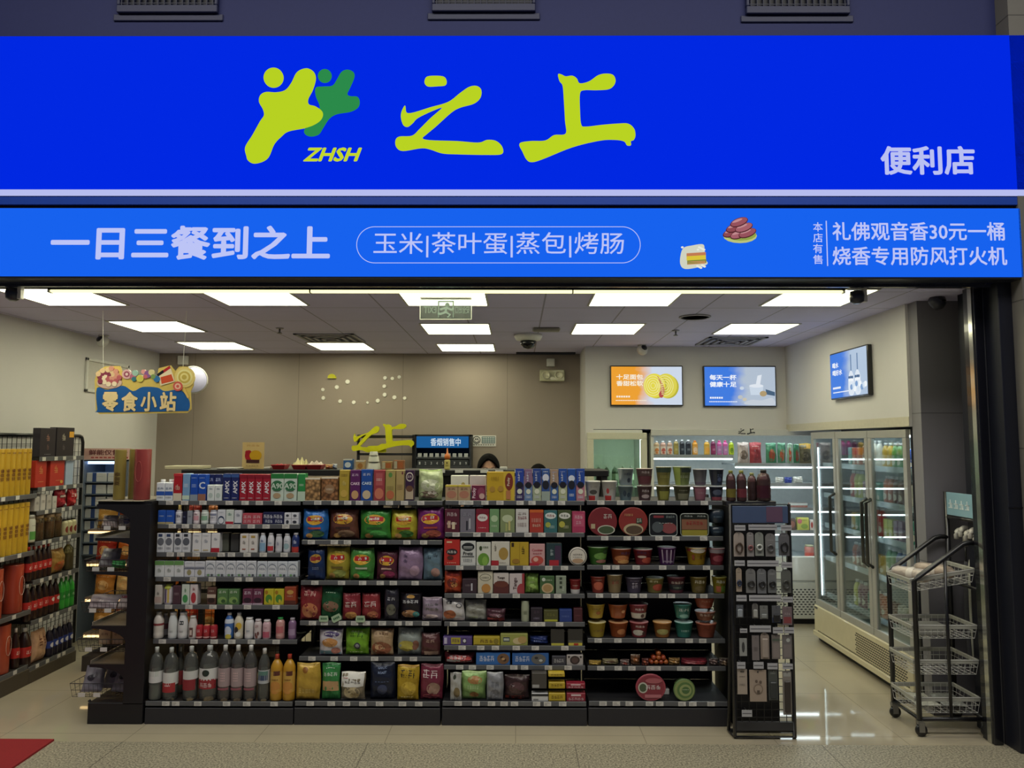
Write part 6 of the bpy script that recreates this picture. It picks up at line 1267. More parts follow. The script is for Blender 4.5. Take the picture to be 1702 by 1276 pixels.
# orange sausages in a heap on the noodle bay's sixth shelf
zs_ = SHELF['noodle'][5]
SAU = []
for k, (px, ln) in enumerate(((1083, 0), (1091, 0), (1099, 0), (1107, 0), (1087, 1), (1095, 1), (1103, 1), (1095, 2))):
    p = atY(px, 1104, YU + 0.04)
    b = MB(); r = 0.0165; b.lathe([(.003, -.0), (r * .8, .004), (r, .014), (r, .075), (r * .8, .086), (.003, .09)], mat('b0602c' if k % 2 else '9c4426', 'gloss', .3), 14, axis='y')
    o = b.build('sausage', loc=(p.x, YU + 0.12, zs_ + r + 0.001 + 1.75 * r * ln), label=('%s orange sausage in the heap\'s %s on the noodle bay\'s sixth shelf' % (('leftmost', 'second', 'third', 'rightmost', 'leftmost', 'middle', 'rightmost', 'single')[k], ('bottom row', 'bottom row', 'bottom row', 'bottom row', 'second row', 'second row', 'second row', 'top')[k])), cat='sausage', group='heap of sausages')
    for z in (0.004,):
        c = MB(); c.lathe([(.004, -.006), (.009, -.004), (.009, 0), (.004, .003)], mat('c8a070', 'metal'), 10, axis='y'); c.build('clip', o)

# ================================================================ COOLERS ON THE RIGHT
led = lambda s=8.0: mat((0.85 * s, 0.97 * s, 1.0 * s), 'emit', s=1.0)
offw = mat('d4d6cf', 'gloss', 0.35)
inner = mat('d6dcda', 'plain', 0.5)
# open chiller
YC = 7.64
xa, xb, xm = atY(1083, 800, YC).x, 3.34, atY(1226, 770, YC).x
t = thing('open_chiller', 'white open chiller with lit shelves of bottles and packs at the back right', 'chiller', (xa, YC, 0))
W = xb - xa; D = 0.64
zz = lambda px, y: atY(px, y, YC).z
b = MB(); b.box(0, W, D - 0.03, D, 0.06, 1.96, inner); b.box(0, 0.03, 0.02, D, 0.06, 1.96, offw); b.box(W - 0.03, W, 0.02, D, 0.06, 1.96, offw); b.box(0, W, 0.02, D, 1.93, 1.965, offw); b.box(0.02, W - 0.02, 0.06, D, 0.0, 0.06, mat('17181c')); b.build('body', t)
b = MB(); b.box(0, W, -0.01, 0.05, zz(1200, 724), 1.968, mat('c9c9c4', 'gloss', .4), 0.006); b.build('header', t)
b = MB()
for pp in (ZHI, DOT, SHANG):
    P = [atY(1227 + (x - 1315) / 797 * 28, 712 + (y - 246) / 293 * 10, YC - 0.012) for x, y in pp]
    b.prism([(v.x - xa, v.z) for v in P], -0.013, -0.01, mat('20242c'))
b.build('brush_lettering', t)
b = MB(); b.box(0, W, 0.0, 0.06, 0.44, zz(1320, 925), offw, 0.006); b.box(0, W, 0.02, D, 0.40, 0.46, offw); b.build('front_panel', t)
b = MB(); b.box(0, W, 0.012, 0.05, 0.06, 0.42, offw, 0.004)
for r in range(11):
    for k in range(44):
        x = 0.06 + (W - 0.12) * (k + 0.5 * (r % 2)) / 44.5
        b.box(x - 0.012, x + 0.010, 0.0115, 0.0135, 0.10 + 0.0245 * r, 0.111 + 0.0245 * r, mat('26282c'))
b.build('grille', t)
CH = {}
for nm, x0, x1, lv in (('left', 0.03, xm - xa - 0.006, (757, 806, 850, 887)), ('right', xm - xa + 0.006, W - 0.03, (771, 804, 845, 883))):
    CH[nm] = []
    for i, y in enumerate(lv):
        z = zz(1290, y); CH[nm].append(z)
        b = MB(); b.box(x0, x1, 0.08 if i else 0.14, D - 0.03, z - 0.02, z, mat('b8c0c4', 'gloss')); b.box(x0, x1, 0.06 if i else 0.12, 0.08 if i else 0.14, z - 0.03, z + 0.006, mat('9aa0a4', 'gloss', .3)); sp = b.build('shelf', t)
        b = MB(); b.box(x0 + 0.01, x1 - 0.01, 0.06 if i else 0.12, 0.085 if i else 0.145, z - 0.046, z - 0.031, led(), 0.003); b.build('light_strip', sp)
b = MB(); b.box(0.04, W - 0.04, 0.1, 0.13, 1.905, 1.925, led(8), 0.003); b.build('light_strip', t)  # strip added behind the header to brighten the fronts of the goods
b = MB(); b.box(0.03, W - 0.03, 0.06, D - 0.03, 0.46, zz(1320, 930), mat('c2ccd0', 'gloss')); b.build('deck', t)
def stock(items, Y, zs, where, grp):
    for px0, px1, kind, ty, col, art, words, opt in items:
        a, c = atY(px0, ty + 8, Y).x, atY(px1, ty + 8, Y).x; w = c - a - 0.004
        h = atY((px0 + px1) / 2, ty, Y).z - zs
        d = {'box': .05, 'card': .02, 'bag': min(.08, w * .6), 'tray': .05}.get(kind, w)
        place(kind, w, h, d, col, art, opt, {'bottle': 'juice_bottle', 'bag': 'food_pouch', 'card': 'hang_pack', 'jar': 'jar', 'box': 'food_pack'}.get(kind, 'pack'), words + ' ' + where, {'bottle': 'bottle', 'jar': 'jar'}.get(kind, 'pack'), ((a + c) / 2, Y + d / 2, zs + 0.0008), group=grp)
jb = lambda band, cap, liq: 'sh=.74 nk=.42 b0=.1 b1=.62 band=%s cap=%s' % (band, cap)
TOPC = 'on the open chiller\'s top shelf'
stock([
 (1087, 1097, 'bottle', 733, 'b89870', 'E0,.3,.3,.2,c87a3a', 'leftmost white-capped juice bottle with orange label', jb('d8c8a8', 'eef0f0', 0)),
 (1098, 1108, 'bottle', 733, 'b8907c', 'E0,.3,.3,.2,b8584a', 'second white-capped juice bottle with coral label', jb('d8c4b0', 'eef0f0', 0)),
 (1109, 1119, 'bottle', 733, 'b09078', 'E0,.3,.3,.2,b8684a', 'third white-capped juice bottle with coral label', jb('dcccb8', 'eef0f0', 0)),
 (1120, 1129, 'bottle', 731, '8c7a3a', 'L0,.4,.4,3,d8d0a0', 'olive white-capped juice bottle', jb('9c8c48', 'eef0f0', 0)),
 (1130, 1139, 'bottle', 731, '20242c', 'L0,.4,.4,3,a8b0b8', 'left black white-capped bottle of two', jb('2c323c', 'eef0f0', 0)),
 (1140, 1150, 'bottle', 731, '20242c', 'L0,.4,.4,3,a8b0b8', 'right black white-capped bottle of two', jb('2c323c', 'eef0f0', 0)),
 (1151, 1161, 'bottle', 732, 'd09030', 'E0,.34,.3,.2,e0c0a0', 'orange bottle with orange cap', jb('d8a050', 'd87a20', 0)),
 (1171, 1181, 'bottle', 732, 'c89a30', 'E0,.34,.3,.2,e0a040', 'yellow-orange white-capped bottle right of the gap', jb('d0a850', 'eef0f0', 0)),
 (1182, 1191, 'bottle', 731, '6a2048', 'L0,.4,.4,3,e0a8c0', 'maroon white-capped bottle', jb('8c2c5c', 'eef0f0', 0)),
 (1192, 1201, 'bottle', 732, 'c45a94', 'L0,.4,.4,3,e8c8dc', 'left pink bottle with pink cap', jb('b078a8', 'd84a8c', 0)),
 (1202, 1211, 'bottle', 732, 'c45a94', 'L0,.4,.4,3,e8c8dc', 'right pink bottle with pink cap', jb('b078a8', 'd84a8c', 0)),
 (1212, 1221, 'bottle', 733, 'a8c020', 'E0,.34,.26,.2,6a8c1c', 'lime green white-capped bottle', jb('b8cc30', 'e0ece0', 0))],
 YC + 0.16, CH['left'][0], TOPC, 'bottles on the chiller top shelf')
stock([
 (1227, 1246, 'bag', 735, 'b8a8a0/d0c4bc', 'E0,.4,.36,.22,6a5a50;G0,.78,.7,4,.1,5a3a34', 'grey-brown meat pouch', ''),
 (1247, 1267, 'bag', 735, 'a8444a/b85a5c', 'E0,.4,.36,.26,8a3038;L0,.8,.6,1,e8c8c0', 'red meat pouch', ''),
 (1274, 1292, 'bag', 736, '4c8a68/88b8a0', 'E0,.4,.3,.3,9c4c34;L-.2,.86,.4,1,d8ece0', 'widest green sausage pouch', ''),
 (1293, 1307, 'bag', 736, '5c9478/98c0a8', 'E0,.4,.28,.3,b0583c', 'middle green sausage pouch', ''),
 (1308.5, 1318, 'bag', 737, '98b8a0/b8d0c0', 'E0,.45,.3,.34,b84c38', 'narrow pale green sausage pouch', ''),
 (1319, 1329, 'bag', 738, '3c7c5c/88b098', 'E.1,.4,.3,.3,8c4434', 'right green sausage pouch', ''),
 (1330, 1350, 'bag', 737, '7c745c/c0a03c', 'R-.46,.74,.46,.95,c89a30;E0,.36,.4,.24,5a5444;G0,.3,.5,2,.2,a8a090', 'brown pouch with yellow top', '')],
 YC + 0.15, CH['right'][0], TOPC, 'pouches on the chiller top shelf')
stock([(1290, 1304, 'bag', 793, 'd8d8d4/c8c8c4', '', 'left white bread bag', ''), (1305, 1318, 'bag', 793, '3a4ca8/3040a0', '', 'blue bread bag', ''), (1320, 1336, 'bag', 792, 'dcdcd8/ccccc8', '', 'right white bread bag', '')], YC + 0.12, CH['right'][1], 'on the open chiller\'s second shelf', 'bread bags on the chiller second shelf')
stock([(1312, 1343, 'box', 836, 'a8746c', 'R-.5,.5,.5,1,d0d8d8;L0,.3,.8,2,c89a90', 'clear-lidded meat box', '')], YC + 0.12, CH['right'][2], 'on the open chiller\'s third shelf', None)
stock([(1310, 1323, 'box', 862, '5a4840', 'E0,.5,.4,.3,8a5a4c', 'dark food pack', ''), (1325, 1345, 'box', 860, 'b8b860', 'E-.3,.7,.2,.2,b86a70;E.1,.3,.3,.2,88a050;L.1,.8,.5,2,5a6a30', 'yellow-green food pack', ''), (1346, 1353, 'box', 864, 'c8c0b8', 'E0,.5,.3,.3,a84840', 'narrow white food pack', '')], YC + 0.12, CH['right'][3], 'on the open chiller\'s fourth shelf', 'food packs on the chiller fourth shelf')
stock([(1340, 1356, 'jar', 906, 'b87870', 'R-.5,.0,.5,.4,c85a50', 'pink jar with pale lid', 'cap=b0b090')], YC + 0.12, zz(1320, 930), 'in the well of the open chiller', None)
# glass door cooler left of it
xc0, xc1 = atY(976, 800, YC).x, atY(1077, 800, YC).x
t = thing('glass_door_cooler', 'tall off-white cooler with one glass door left of the open chiller', 'cooler', ((xc0 + xc1) / 2, YC, 0))
w = (xc1 - xc0) / 2 - 0.004
z1 = 1.962
b = MB(); b.box(-w, w, 0.60, 0.63, 0.02, z1, mat('e0e6da')); b.box(-w, -w + 0.04, 0.045, 0.63, 0.02, z1, offw); b.box(w - 0.04, w, 0.045, 0.63, 0.02, z1, offw); b.box(-w, w, 0.045, 0.63, z1 - 0.05, z1, offw); b.box(-w, w, 0.045, 0.63, 0.0, 0.14, offw); b.build('body', t)
zd = z1 - 0.03
b = MB()
for q in ((-w, w, 0.16, 0.24), (-w, w, zd - 0.07, zd), (-w, -w + 0.065, 0.2405, zd - 0.0705), (w - 0.065, w, 0.2405, zd - 0.0705)): b.box(q[0], q[1], 0, 0.04, q[2], q[3], mat('cfcdb8', 'gloss', .4), 0.004)
dr = b.build('door', t)
b = MB(); b.box(-w + 0.065, w - 0.065, 0.015, 0.022, 0.24, zd - 0.07, mat('d4e0d2', 'clear', rough=0.02, g=0.08)); b.build('pane', dr)
b = MB(); b.box(-w + 0.01, -w + 0.03, -0.03, 0, 0.9, 1.3, mat('9a9a90', 'metal')); b.build('handle', dr)
for z in (1.38, 1.05, 0.7, 0.36):
    b = MB(); b.box(-w + 0.045, w - 0.045, 0.08, 0.58, z - 0.012, z, mat('c4ccc2')); b.build('shelf', t)
b = MB(); b.box(w - 0.062, w - 0.045, 0.05, 0.075, 0.3, z1 - 0.1, led(12)); b.build('light_strip', t)
b = MB(); b.box(-w + 0.06, w - 0.06, 0.06, 0.09, z1 - 0.07, z1 - 0.052, led(14)); b.build('light_strip', t)  # hidden strip added behind the door's top rail to brighten the inside
xc = (xc0 + xc1) / 2
for k in range(5):
    place('bottle', .062, .21, .062, '~c8d4c4', '', 'liq=a8b8a0 lv=.7 cap=d8dcd0 band=b8c8b0', 'bottle', which('clear bottle*', k, 5, 'on the upper shelf inside the glass door cooler'), 'bottle', (xc - w + 0.13 + 0.085 * k, YC + 0.16, 1.381), group='bottles in the glass door cooler')
for k, cc in enumerate(('4a4438', '8a7a5c', '2e3a34')):
    place('box', .1, .09 + .03 * k, .1, cc, 'L0,.5,.6,2,c8c8b8', '', 'food_pack', ('left brown', 'middle tan', 'right dark green')[k] + ' food pack on the middle shelf inside the glass door cooler', 'pack', (xc - w + 0.16 + 0.15 * k, YC + 0.18, 1.051), group='packs in the glass door cooler')

# three-door fridge along the right wall
Y0, YD = 5.34, (7.07, 6.535, 5.938, 5.345)
t = thing('display_fridge', 'tall three-door glass drinks fridge with beige base along the right wall', 'fridge', (XF, 0, 0))
zb0, zd0, zd1 = 0.06, 0.33, zf - 0.02
fr = mat('a3a29c', 'gloss', 0.35)
b = MB(); b.box(0.6, 0.64, Y0, 7.08, zb0, zd1, mat('d8e4e4')); b.box(0.03, 0.64, Y0 - 0.02, Y0, 0.0, zd1, mat('24262e', 'gloss')); b.box(0.03, 0.64, 7.06, 7.09, 0.0, zd1, mat('3a3c44', 'gloss')); b.box(0.03, 0.64, Y0, 7.07, zd1 - 0.04, zd1, mat('c8ccc8')); b.box(0.04, 0.64, Y0, 7.07, zd0 - 0.03, zd0 + 0.02, mat('c8d4d8', 'gloss', .2)); b.build('body', t)
be = mat('cfc5a4', 'gloss', 0.4); blk = mat('1c1b18')
b = MB(); b.box(-0.015, 0.04, Y0, 7.07, 0.06, zd0, be, 0.006); b.box(-0.03, 0.03, Y0, 7.07, 0.055, 0.10, be, 0.004); b.build('base_panel', t)
b = MB(); b.box(0.03, 0.6, Y0 + 0.02, 7.05, 0.0, 0.055, blk); b.build('plinth', t)
b = MB()
for r in range(9):
    for k in range(26):
        y = 5.42 + 0.031 * k + 0.015 * (r % 2); b.box(-0.0165, -0.0145, y, y + 0.022, 0.125 + 0.019 * r, 0.134 + 0.019 * r, blk)
for k in range(64): b.box(-0.0165, -0.0145, 5.4 + 0.025 * k, 5.414 + 0.025 * k, 0.103, 0.113, blk)
b.build('vent', t)
b = MB(); b.box(-0.018, -0.014, 6.99, 7.05, zd0 - 0.03, zd0 - 0.012, mat('4a4a4a')); b.build('badge', t)
for i in range(3):
    ya, yb = YD[i + 1] + 0.006, YD[i] - 0.006
    b = MB()
    for q in ((ya, yb, zd0, zd0 + 0.06), (ya, yb, zd1 - 0.06, zd1), (ya, ya + 0.05, zd0 + 0.0605, zd1 - 0.0605), (yb - 0.05, yb, zd0 + 0.0605, zd1 - 0.0605)): b.box(0, 0.03, q[0], q[1], q[2], q[3], fr, 0.003)
    dr = b.build('door', t)
    b = MB(); b.box(0.012, 0.018, ya + 0.05, yb - 0.05, zd0 + 0.06, zd1 - 0.06, mat('eef4f4', 'clear', rough=0.0, g=0.08)); b.build('pane', dr)
    hy = ya + 0.03 if i != 2 else yb - 0.03
    b = MB(); b.path([(0, hy, 0.86), (-0.045, hy, 0.89), (-0.045, hy, 1.36), (0, hy, 1.39)], 0.014, mat('5a5c5a', 'metal'), 8); b.build('handle', dr)
FZ = (1.62, 1.34, 1.06, 0.76, 0.42)
for z in FZ:
    b = MB(); b.box(0.12, 0.6, Y0 + 0.01, 7.05, z - 0.012, z, mat('c8d4d6', 'gloss')); sp = b.build('shelf', t)
    b = MB(); b.box(0.1, 0.12, Y0 + 0.01, 7.05, z - 0.016, z + 0.028, mat('b8c4c8', 'gloss', .2)); b.build('shelf_lip', sp)
for y in (7.03, 6.545, 5.95):
    b = MB(); b.box(0.045, 0.055, y - 0.006, y + 0.006, 0.42, zd1 - 0.14, led(5), 0.002); b.build('light_strip', t)
b = MB(); b.box(0.08, 0.12, Y0 + 0.05, 7.0, zd1 - 0.055, zd1 - 0.042, led(12)); b.build('light_strip', t)  # unseen top strip, added to brighten the fridge interior
p_ = atX(1377, 880, XF + 0.2)
b = MB(); b.box(0.19, 0.215, p_.y - 0.02, p_.y + 0.02, 0.43, 1.78, led(7), 0.004); b.build('light_strip', t)
DC = ('b83028', '2c58b0', '3a8a3c', 'c8a030', 'd8d4c8', '6a3420', 'b85a28', '4a9a8c', '7a2c5c', 'c8c850')
for s_, z in enumerate(FZ):
    y = Y0 + 0.07; k = 0
    while y < 6.62:
        cc = DC[(k // 2 + s_ * 3) % 10]
        wd = 0.062
        kind, h = (('can', .165), ('bottle', .21), ('bottle', .23), ('box', .17), ('bottle', .25))[(s_ + k // 4) % 5]
        place(kind, wd, h, wd, cc, 'L0,.5,.5,2,e8e8e0;E0,.3,.3,.12,e8e0d0', 'cap=e8e8e8 sh=.66 nk=.42' if kind == 'bottle' else '', {'can': 'drink_can', 'bottle': 'drink_bottle', 'box': 'drink_carton'}[kind],
              '%s %s, number %d from the near end on the fridge\'s %s shelf' % ({'b83028': 'red', '2c58b0': 'blue', '3a8a3c': 'green', 'c8a030': 'amber', 'd8d4c8': 'white', '6a3420': 'brown', 'b85a28': 'orange', '4a9a8c': 'teal', '7a2c5c': 'plum', 'c8c850': 'yellow'}[cc], {'can': 'drink can', 'bottle': 'drink bottle', 'box': 'drink carton'}[kind], k + 1, SH[s_].split()[0]), {'can': 'can', 'bottle': 'bottle', 'box': 'carton'}[kind], (XF + 0.17, y, z + 0.001), (0, 0, -PI / 2), 'drinks in the glass fridge')
        y += 0.078 if k % 4 != 3 else 0.1; k += 1

# ================================================================ RIGHT END OF THE GONDOLA
xe0, xe1 = SHELF['noodle'] and atY(1219.5, 1170, YG).x, atY(1292, 836, YU).x
t = thing('end_cabinet', 'black end cabinet at the right end of the gondola behind the accessory rack', 'cabinet', (xe0, YU + 0.02, 0))
zt_ = SHELF['noodle'][0]
b = MB(); b.box(0.004, xe1 - xe0, 0.0, 0.38, zt_ - 0.03, zt_, steel, 0.003); b.build('top_shelf', t)
b = MB(); b.box(0.004, xe1 - xe0 - 0.06, -0.14, 0.38, 0, zt_ - 0.03, mat('17171b'), 0.004); b.build('body', t)

# accessory rack
YA = 4.76
c0 = lambda x, y: atY(x, y, YA)
xl, xr = c0(1219, 1100).x, c0(1318, 1100).x
zt_ = c0(1262, 838).z
blackm = mat('16161a', 'gloss', 0.35)
RX_ = Matrix.Rotation(-0.05, 3, 'Z')
t = thing('accessory_rack', 'narrow black wire rack of phone accessories standing at the gondola\'s right end', 'rack', ((xl + xr) / 2, YA, 0))
w = (xr - xl) / 2
b = MB()
b.path([(-w, 0, 0.012), (-w, 0, zt_), (w, 0, zt_), (w, 0, 0.012)], 0.012, blackm, 8, True); b.build('front_frame', t)
b = MB(); b.path([(w + 0.03, 0.10, 0.012), (w - 0.005, 0.03, zt_ - 0.12)], 0.011, blackm, 8); b.path([(-w - 0.01, 0.10, 0.012), (-w + 0.01, 0.03, zt_ - 0.12)], 0.011, blackm, 8); b.bar((-w - 0.01, 0.10, 0.014), (w + 0.03, 0.10, 0.014), 0.011, blackm, 8)
b.bar((-w, 0, 0.012), (-w - 0.01, 0.1, 0.014), 0.010, blackm, 8); b.bar((w, 0, 0.012), (w + 0.03, 0.1, 0.014), 0.010, blackm, 8); b.bar((w - 0.005, 0.03, zt_ - 0.12), (w - 0.004, 0, zt_ - 0.12), 0.008, blackm); b.bar((-w + 0.01, 0.03, zt_ - 0.12), (-w + 0.004, 0, zt_ - 0.12), 0.008, blackm)
b.build('rear_frame', t)
b = MB(); b.wire(-w, w, 0.08, zt_ - 0.14, 0.004, 8, 26, 0.0018, blackm); b.build('wire_grid', t)
b = MB(); b.box(-w + 0.01, w - 0.01, -0.014, -0.002, c0(1262, 869).z, zt_ - 0.01, mat('4a5a7c', 'gloss', .4), 0.003)
b.box(w * 0.2, w * 0.75, -0.0155, -0.014, c0(1262, 867).z, zt_ - 0.014, mat('6a5068', 'gloss', .4)); b.build('header', t)
b = MB(); b.box(-w + 0.01, w - 0.01, -0.004, 0.02, 0.05, 0.10, mat('3a3a3c')); b.build('kick_plate', t)
cxr = (xl + xr) / 2
for x0, x1, y0, y1 in ((1217, 1235, 871, 880), (1240, 1287, 870, 879), (1293, 1311, 871, 880), (1217, 1234, 929, 938), (1238, 1290, 929, 939), (1294, 1312, 932, 941), (1220, 1237, 986, 996), (1241, 1294, 986, 996), (1296, 1313, 989, 998), (1226, 1238, 1041, 1048), (1242, 1277, 1036, 1047), (1280, 1297, 1039, 1049), (1299, 1315, 1039, 1049), (1221, 1235, 1096, 1107), (1248, 1265, 1096, 1107), (1271, 1288, 1098, 1108), (1296, 1313, 1099, 1108), (1229, 1246, 1175, 1186)):
    a, c = c0(x0, y0), c0(x1, y1); b = MB(); b.box(a.x - cxr, c.x - cxr, -0.05, -0.047, c.z, a.z, mat('b4b4b8', 'gloss')); b.box(a.x - cxr + .004, c.x - cxr - .004, -0.051, -0.05, (a.z + c.z) / 2 - .002, (a.z + c.z) / 2 + .002, mat('5a5a60'))
    for xx in ({(a.x + c.x) / 2} if x1 - x0 < 30 else {a.x + .04, c.x - .04}): b.bar((xx - cxr, 0.004, a.z - 0.004), (xx - cxr, -0.047, a.z - 0.004), 0.0022, mat('8a8a8c', 'metal'), 6)
    b.build('price_holder', t)
ACC = [
 (1216, 1234.5, 883, 923, 'a89c94', 'ring=4a3a30 asp=1.5', 'L0,.2,.5,1,6a6460', 'tan card with brown oval ring', 'top'),
 (1237.5, 1250.5, 883, 923, '908c8c', 'ring=8a5a5c', 'L0,.85,.5,1,d0d0d0', 'grey card with pink ring', 'top'),
 (1251, 1266.5, 883, 922, '8c908a', 'ring=c8ccc8', 'L0,.14,.5,2,505458', 'grey card with white ring', 'top'),
 (1268, 1286, 885, 923, '7e7c7c', 'ring=5a5a5c', 'L0,.7,.6,1,a8a8a8', 'grey card with grey ring', 'top'),
 (1290, 1309, 884, 922, '68686c', 'ring=202024 asp=1.5', 'L0,.86,.5,1,a0a0a4', 'dark card with black oval ring', 'top'),
 (1220, 1230.5, 942, 981, 'a89888', 'ring=2a3450 asp=1.6', 'L0,.8,.6,1,5a544c', 'narrow tan card with navy loop', 'second'),
 (1236, 1253.5, 943, 983, '7c7c7c', 'ring=2a2a2c', 'L0,.8,.5,1,505054', 'grey card with thin black ring', 'second'),
 (1254.5, 1271, 943, 984, '74767a', 'ring=262628', 'L0,.8,.6,1,b0b4b0', 'grey card with knobbly black ring', 'second'),
 (1272, 1288, 944, 983, '707274', 'ring=161618', 'L0,.82,.6,2,a8a8a8', 'grey card with thick black ring', 'second'),
 (1294, 1312, 944, 983, '646662', 'ring=4a4c48 asp=1.3', '', 'plain grey card with dull ring', 'second'),
 (1220.5, 1233, 1003, 1024, '5a5e66', 'item=9aa0a8 ih=.7 sq=1', 'L0,.85,.6,1,d0d0d4', 'small pack with grey gadget', 'third'),
 (1246.5, 1257.5, 1000, 1025, '6a6866', 'item=a8a8a4 ih=.6', 'E0,.36,.2,.14,20242c', 'narrow pack with dark heart shape', 'third'),
 (1259, 1273.5, 1004, 1026, '767876', 'item=8c908e ih=.4 sq=1', 'L0,.7,.6,1,b8b8b8', 'grey striped pack', 'third'),
 (1279, 1294.5, 1004, 1032, '5c5e64', 'item=1c1c20 ih=.5 sq=1', 'R-.5,0,.5,.3,26304c', 'pack with black gadget', 'third'),
 (1296.5, 1313.5, 1006, 1036, '7c6c70', 'sq=1', 'R-.4,.1,.4,.45,8c4448;G0,.55,.6,3,.14,b8a8a8', 'reddish patterned pack', 'third'),
 (1225.5, 1239, 1058, 1087, '9a9c9a', 'sq=1', 'E0,.5,.2,.3,3a3a3c', 'white pack with dark cable', 'fourth'),
 (1246, 1259.5, 1053, 1094, '7c7474', 'sq=1', 'L0,.5,.6,4,5a5052', 'grey card case', 'fourth'),
 (1260, 1276, 1049, 1092, '9c8e84', 'item=a89a90 ih=.8', '', 'tan round-topped card', 'fourth'),
 (1278.5, 1294, 1052, 1092, '78706c', 'sq=1', 'R-.46,.74,.46,.84,5a6458;R-.4,.06,.4,.66,8a807c', 'brown sleeve pack', 'fourth'),
 (1296, 1313.5, 1052, 1092, '747070', 'sq=1', 'E.1,.78,.2,.08,b8bcb8;R-.4,.06,.4,.6,847c7a', 'grey sleeve pack', 'fourth'),
 (1222, 1239.5, 1109, 1150, 'b0a294', 'sq=1', 'R-.2,.88,.2,.93,4a4440;L0,.7,.6,1,5a544c;L0,.4,.6,2,8a8074', 'tan box pack', 'lowest'),
 (1242, 1271.5, 1110, 1162, 'ac9a8a', 'sq=1', 'E0,.94,.05,.03,2a2a2a;E-.1,.64,.08,.05,6a5a50;E.14,.62,.08,.05,6a5a50;E0,.4,.28,.16,8a7868;E0,.4,.22,.12,ac9a8a;R-.08,.26,.08,.36,5a4c44', 'largest tan card with drawing', 'lowest'),
 (1273, 1290, 1109, 1160, '4e5250', 'item=34383a ih=.6 sq=1', 'L0,.9,.6,2,9aa09c', 'dark pack with chrome clip', 'lowest'),
 (1296.5, 1313.5, 1112, 1184, '8c8680', 'item=3a3230 ih=.78 sq=1', 'R-.4,.88,.4,.97,a8a8a4', 'long pack with dark brown strap', 'lowest')]
for x0, x1, y0, y1, col, opt, art, words, row in ACC:
    a, c = c0(x0, y0), c0(x1, y1)
    o = place('card', c.x - a.x - 0.003, a.z - c.z, 0.006, col, art, opt, 'hang_pack', '%s in the %s row of the accessory rack' % (words, row), 'hang pack', ((a.x + c.x) / 2, YA - 0.036, c.z), group='packs hung on the accessory rack')
    b = MB(); h = a.z - c.z; b.bar((0, 0.0305, h - 0.008), (0, -0.014, h - 0.008), 0.002, mat('9a9a9c', 'metal'), 6); b.build('hook', o)

# ================================================================ BASKET CART AT THE RIGHT
xa, xb, ya, yb = 2.535, 2.945, 4.81, 5.13
t = thing('basket_cart', 'black wheeled rack of white wire baskets by the right entrance post', 'cart', ((xa + xb) / 2, (ya + yb) / 2, 0))
ox, oy = (xa + xb) / 2, (ya + yb) / 2
L = lambda x, y, z: (x - ox, y - oy, z)
zl = atY(1518, 958, ya).z; zh_ = atY(1610, 903, ya).z; zp = atY(1636, 822, ya).z
for y, nm in ((ya, 'near'), (yb, 'far')):
    b = MB(); b.path([L(xa, y, 0.10), L(xa, y, zl - 0.03), L(xa + 0.03, y, zl), L(xb - 0.09, y, zh_ - 0.005), L(xb - 0.05, y, zh_ + 0.005), L(xb, y, zh_ + 0.002)], 0.0155, blackm, 10); b.path([L(xb, y, 0.10), L(xb, y, zp)], 0.0155, blackm, 10); b.path([L(xb - 0.21, y, 0.10), L(xb - 0.21, y, zh_ - 0.075)], 0.010, blackm, 8)
    b.path([L(xa, y, 0.105), L(xb, y, 0.105)], 0.014, blackm, 8); b.build('side_frame', t)
b = MB()
for x, z in ((xa, 0.105), (xb, 0.105), (xb, zp - 0.17), (xb, 0.9)): b.bar(L(x, ya, z), L(x, yb, z), 0.011, blackm, 8)
b.build('cross_bar', t)
b = MB(); b.box(xb - 0.006 - ox, xb + 0.006 - ox, ya + 0.012 - oy, yb - 0.012 - oy, zp - 0.155, zp - 0.002, mat('8ab0c0', 'gloss', .3), 0.002); hd = b.build('header', t, label='pale blue header card')
b = MB()
for k in range(4):
    y = yb - 0.06 - 0.062 * k - oy
    for c_, d_, e_, f_ in ((-.02, .02, .045, .052), (-.004, .004, .02, .075), (-.022, .022, .018, .024), (-.02, -.012, .024, .05)):
        b.box(xb - 0.0085 - ox, xb - 0.006 - ox, y + c_, y + d_, zp - 0.125 + e_, zp - 0.125 + f_, mat('dfe8ea', 'gloss'))
b.build('lettering', hd)
wm = mat('c9c9c4', 'gloss', .3)
def basket(parent, x0, x1, y0, y1, z0, z1, m_, n=9, tilt=0.0, r=0.0016):
    b = MB(); F = lambda x, y, z: (x, y, z + tilt * (x - x0))
    g = 0.012
    for z, k, rr in ((z1, 0, r * 2.0), ((z0 + z1) / 2, .5, r), (z0, 1, r)):
        i = g * k; b.path([F(x0 + i, y0 + i, z), F(x1 - i, y0 + i, z), F(x1 - i, y1 - i, z), F(x0 + i, y1 - i, z)], rr, m_, 5, True)
    for k in range(n + 1):
        u = k / n; x = x0 + (x1 - x0) * u; xi = x0 + g + (x1 - x0 - 2 * g) * u
        b.path([F(x, y0, z1), F(xi, y0 + g, z0), F(xi, y1 - g, z0), F(x, y1, z1)], r, m_, 4)
    for k in range(1, 7):
        u = k / 7; y = y0 + (y1 - y0) * u
        b.path([F(x0, y, z1), F(x0 + g, y, z0), F(x1 - g, y, z0), F(x1, y, z1)], r, m_, 4)
    return b.build('basket', parent)
